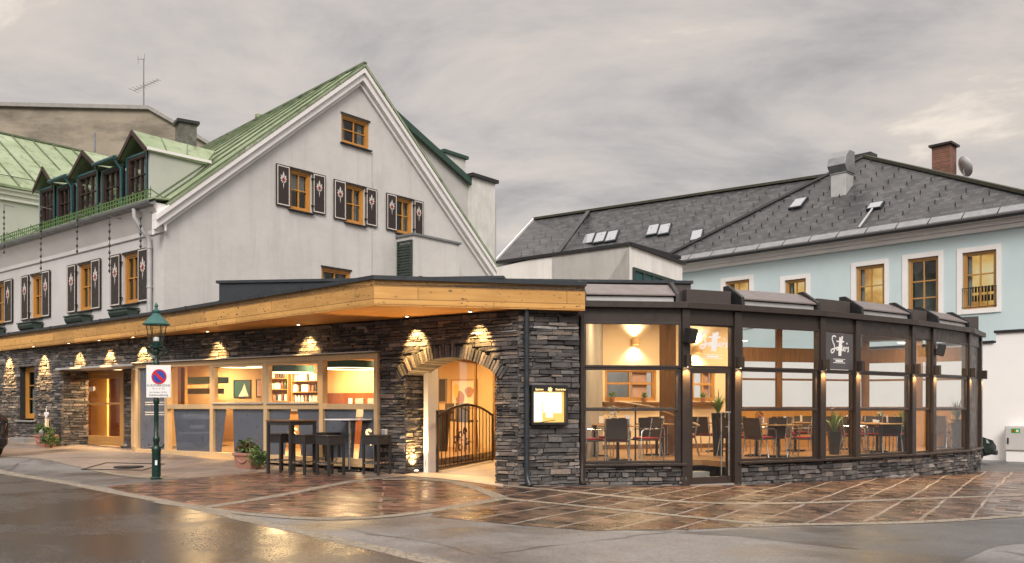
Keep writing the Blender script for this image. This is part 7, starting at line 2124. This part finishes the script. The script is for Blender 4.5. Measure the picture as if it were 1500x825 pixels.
# bar stools and tables outside
def stool():
    t = thing('rattan_stool', 'stool', 'bar stool', (0, 0, 0)); h = .82; w = .42
    sm = MB(); sm.box((0, 0, h - .025), (w + .01, w + .01, .03)); sm.build('seat', MT['rattan'], None, bevel=.01).parent = t
    mb = MB()
    for s in (-1, 1): mb.box((0, s * (w / 2 - .0225), h - .12), (w - .09, .04, .16)); mb.box((s * (w / 2 - .0225), 0, h - .12), (.04, w - .09, .16))
    mb.build('apron', MT['rattan'], None).parent = t
    for sx, sy in ((-1, -1), (1, -1), (1, 1), (-1, 1)):
        l = MB().box((sx * (w / 2 - .0225), sy * (w / 2 - .0225), (h - .04) / 2), (.045, .045, h - .04)).build('leg', MT['rattan'], None, bevel=.004); l.parent = t
    mb = MB()
    for s in (-1, 1): mb.box((0, s * (w / 2 - .0225), .24), (w - .09, .035, .03)); mb.box((s * (w / 2 - .0225), 0, .255), (.035, w - .09, .03))
    mb.build('footrest', MT['steel'], None).parent = t
    return t
st0 = stool()
STL = [(412, 694, 'stool under the dark bar table, nearest the planter'), (446, 697, 'stool before the right half of the dark bar table'), (484, 699, 'stool between the dark bar table and the white topped table'), (552, 698, 'stool nearest the stone wall beside the arch'), (478, 691, 'stool half hidden behind the stools between the two bar tables')]
for i, (u, v, lb) in enumerate(STL):
    c = G(u, v - 3); s = st0 if i == 0 else copy_tree(st0)
    place(s, (c.x, c.y, g(c.x, c.y) - .004), FA.rz + (-.0, .05, -.12, .06, .0)[i]); tag(s, lb + ', dark rattan', group='rattan bar stools before the shop windows')
c = G(427, 693); zz = g(c.x, c.y)
tb = thing('rattan_bar_table', 'tall dark rattan bar table with brown top before the shop window', 'bar table', (c.x, c.y, zz), FA.rz)
h = 1.10; w = .72
MB().box((0, 0, h - .012), (w + .02, w + .02, .03)).build('tabletop', MT['wood_brown'], None, bevel=.006).parent = tb
mb = MB()
for s in (-1, 1): mb.box((0, s * (w / 2 - .03), h - .065), (w - .12, .04, .07)); mb.box((s * (w / 2 - .03), 0, h - .065), (.04, w - .12, .07))
mb.build('apron', MT['rattan'], None).parent = tb
for sx, sy in ((-1, -1), (1, -1), (1, 1), (-1, 1)): MB().box((sx * (w / 2 - .03), sy * (w / 2 - .03), (h - .03) / 2), (.055, .055, h - .03)).build('leg', MT['rattan'], None, bevel=.004).parent = tb
c = G(512, 691); zz = g(c.x, c.y)
tb = thing('white_bar_table', 'tall bar table with thin white top on a steel column', 'bar table', (c.x, c.y, zz), FA.rz)
MB().box((0, 0, 1.10), (.74, .74, .028)).build('tabletop', MT['white_paint'], None, bevel=.008).parent = tb
MB().tube([(0, 0, .03), (0, 0, 1.085)], .03, 12).build('column', MT['steel'], None, smooth=True).parent = tb
mb = MB(); mb.bar((-.22, 0, 1.07), (.22, 0, 1.07), .04, .02); mb.bar((0, -.22, 1.068), (0, .22, 1.068), .04, .02); mb.build('cross_brace', MT['metal_black'], None).parent = tb
mb = MB(); mb.bar((-.32, 0, .022), (.32, 0, .022), .06, .04); mb.bar((0, -.32, .024), (0, .32, .024), .06, .04); mb.build('foot', MT['metal_black'], None, bevel=.008).parent = tb
# small socket box on the stone by the window
s_, z_ = FA.uv(563, 633, .09); so = thing('socket_box', 'small grey outdoor socket box on the stone left of the arch', 'socket', FA.pt(s_, .08, z_)); MB().fbox(FA, s_ - .06, s_ + .06, .05, .12, z_ - .06, z_ + .06).build('box', MT['cabinet_grey'], so, bevel=.01); MB().fbox(FA, s_ - .045, s_ + .045, .121, .128, z_ - .045, z_ + .045).build('cover', MT['grey_wall'], so)

# ================================================================== CARS
def car(name, loc, rz, paint, lb, plate=False):
    """small hatchback, nose towards +x, origin on the ground under the middle"""
    t = thing(name, lb, 'car', loc, rz)
    L = 4.1; Wd = 1.74
    # cross sections along x: (x, half width bottom, half width belt, belt z, roof half width, roof z)
    secs = [(-2.05, .66, .70, .84, .60, .86), (-1.98, .78, .80, .98, .62, 1.02), (-1.80, .82, .85, .99, .58, 1.26), (-1.45, .84, .87, .97, .60, 1.43), (-.6, .85, .87, .94, .62, 1.50), (.1, .85, .87, .92, .62, 1.47), (.55, .85, .87, .91, .60, 1.26),
            (1.02, .85, .86, .92, .66, .95), (1.55, .83, .83, .85, .62, .87), (1.90, .78, .76, .74, .52, .76), (2.05, .68, .66, .55, .45, .57)]
    mb = MB(); vs = []; n = 0
    for x, wb, ww, zb, wr, zr in secs:
        zb0 = .22 if abs(x) < 1.9 else .30
        ring_ = [(-wb * .92, zb0), (-wb, .36), (-ww, zb * .72), (-ww * .985, zb), (-wr, zr - .03), (-wr * .7, zr + .015), (wr * .7, zr + .015), (wr, zr - .03), (ww * .985, zb), (ww, zb * .72), (wb, .36), (wb * .92, zb0)]
        vs += [(x, y, z) for y, z in ring_]; n = len(ring_)
    fs = []; mi = []
    ns = len(secs)
    mb.v = [Vector(v) for v in vs]
    for i in range(ns - 1):
        for q in range(n):
            fq = [i * n + q, i * n + (q + 1) % n, (i + 1) * n + (q + 1) % n, (i + 1) * n + q]
            m = 0
            if q in (3, 7) and 2 <= i <= 5: m = 1
            if q in (4, 5, 6) and i in (6,): m = 1
            if q in (4, 5, 6) and i in (1, 2): m = 1
            mb.f.append(fq); mb.m.append(m); mb.t.append(0)
    mb.f.append(list(range(n))); mb.m.append(0); mb.t.append(0); mb.f.append([(ns - 1) * n + q for q in range(n)][::-1]); mb.m.append(0); mb.t.append(0)
    b = mb.build('body', [MT[paint], MT['carglass']], None, smooth=True); b.parent = t
    # wheel arches cut
    ct = MB()
    for x in (-1.28, 1.28):
        for y in (-.9, .9): ct.prism([(x + .36 * math.cos(a), y - .22, .31 + .36 * math.sin(a)) for a in [i * math.pi / 10 for i in range(20)]], (0, .44, 0))
    cu_ = ct.build('cutter', MT['rubber'], None)
    m = b.modifiers.new('b', 'BOOLEAN'); m.operation = 'DIFFERENCE'; m.solver = 'EXACT'; cu_.parent = t; m.object = cu_
    bpy.context.view_layer.update(); dgx = bpy.context.evaluated_depsgraph_get(); me = bpy.data.meshes.new_from_object(b.evaluated_get(dgx)); b.modifiers.clear(); b.data = me; bpy.data.objects.remove(cu_, do_unlink=True)
    for x in (-1.28, 1.28):
        for sg in (-1, 1):
            def wl(prof, mat, nm, par):
                mb = MB(); mb.lathe(prof, (0, 0, 0), 24, cap=False); mb.v = [Vector((v.x + x, sg * (.78 + v.z), v.y + .31)) for v in mb.v]
                o = mb.build(nm, MT[mat], None, smooth=True); o.parent = par; return o
            w = wl([(.20, -.09), (.29, -.10), (.315, -.07), (.315, .06), (.29, .085), (.20, .08), (.20, -.09)], 'rubber', 'wheel', t)
            wl([(0, .05), (.06, .06), (.19, .07), (.20, .03), (.20, -.05), (0, -.05)], 'steel', 'rim', w)
    for sg in (-1, 1):
        mb = MB(); mb.hexa([(-2.0, sg * .60, .78), (-1.90, sg * .845, .78), (-1.78, sg * .855, .78), (-1.9, sg * .60, .78), (-1.985, sg * .62, 1.02), (-1.86, sg * .80, 1.02), (-1.74, sg * .83, 1.02), (-1.9, sg * .62, 1.02)]); o = mb.build('tail_light', MT['tail_red'], None, bevel=.02); o.parent = t
        mb = MB(); mb.hexa([(1.86, sg * .46, .60), (1.98, sg * .46, .60), (1.80, sg * .79, .64), (1.66, sg * .80, .64), (1.80, sg * .46, .745), (1.90, sg * .46, .735), (1.70, sg * .79, .80), (1.55, sg * .80, .80)]); o = mb.build('headlight', MT['skyglass'], None, bevel=.02); o.parent = t
        mb = MB(); mb.box((.72, sg * .93, .98), (.12, .16, .12)); o = mb.build('mirror', MT[paint], None, bevel=.03); o.parent = t
    MB().box((2.03, 0, .36), (.12, 1.40, .16)).build('bumper', MT['metal_black'], None, bevel=.04).parent = t
    MB().box((2.02, 0, .58), (.08, .8, .10)).build('grille', MT['rubber'], None, bevel=.02).parent = t
    MB().box((-2.03, 0, .42), (.12, 1.46, .24)).build('bumper', MT[paint], None, bevel=.05).parent = t
    MB().box((2.10, 0, .43), (.012, .52, .11)).build('number_plate', MT['white_paint'], None).parent = t; MB().box((-2.095, 0, .70), (.012, .52, .11)).build('number_plate', MT['white_paint'], None).parent = t
    return t
k = NT('carglass'); k.col((.01, .012, .014)); k.rough(.04); MT['carglass'] = k.m
cx, cy = at(3, 21.9)
rz = math.atan2(dL.y, dL.x) + R(4)
ccx = cx + dL.x * 2.02 - .0; ccy = cy + dL.y * 2.02
off = Vector((-dL.y, dL.x)) * .75
ccx += off.x; ccy += off.y
car('parked_car', (ccx, ccy, g(ccx, ccy)), rz, 'paint_black', 'black hatchback with red tail light at the left edge of the street')
cx, cy = at(1455, 27.4)
hd = math.atan2(-.1, 1); fx, fy = math.cos(hd), math.sin(hd)
car('parked_car', (cx - fx * 2.08, cy - fy * 2.08 + .3, g(cx, cy)), hd, 'paint_green', 'dark green car nose sticking out behind the conservatory')
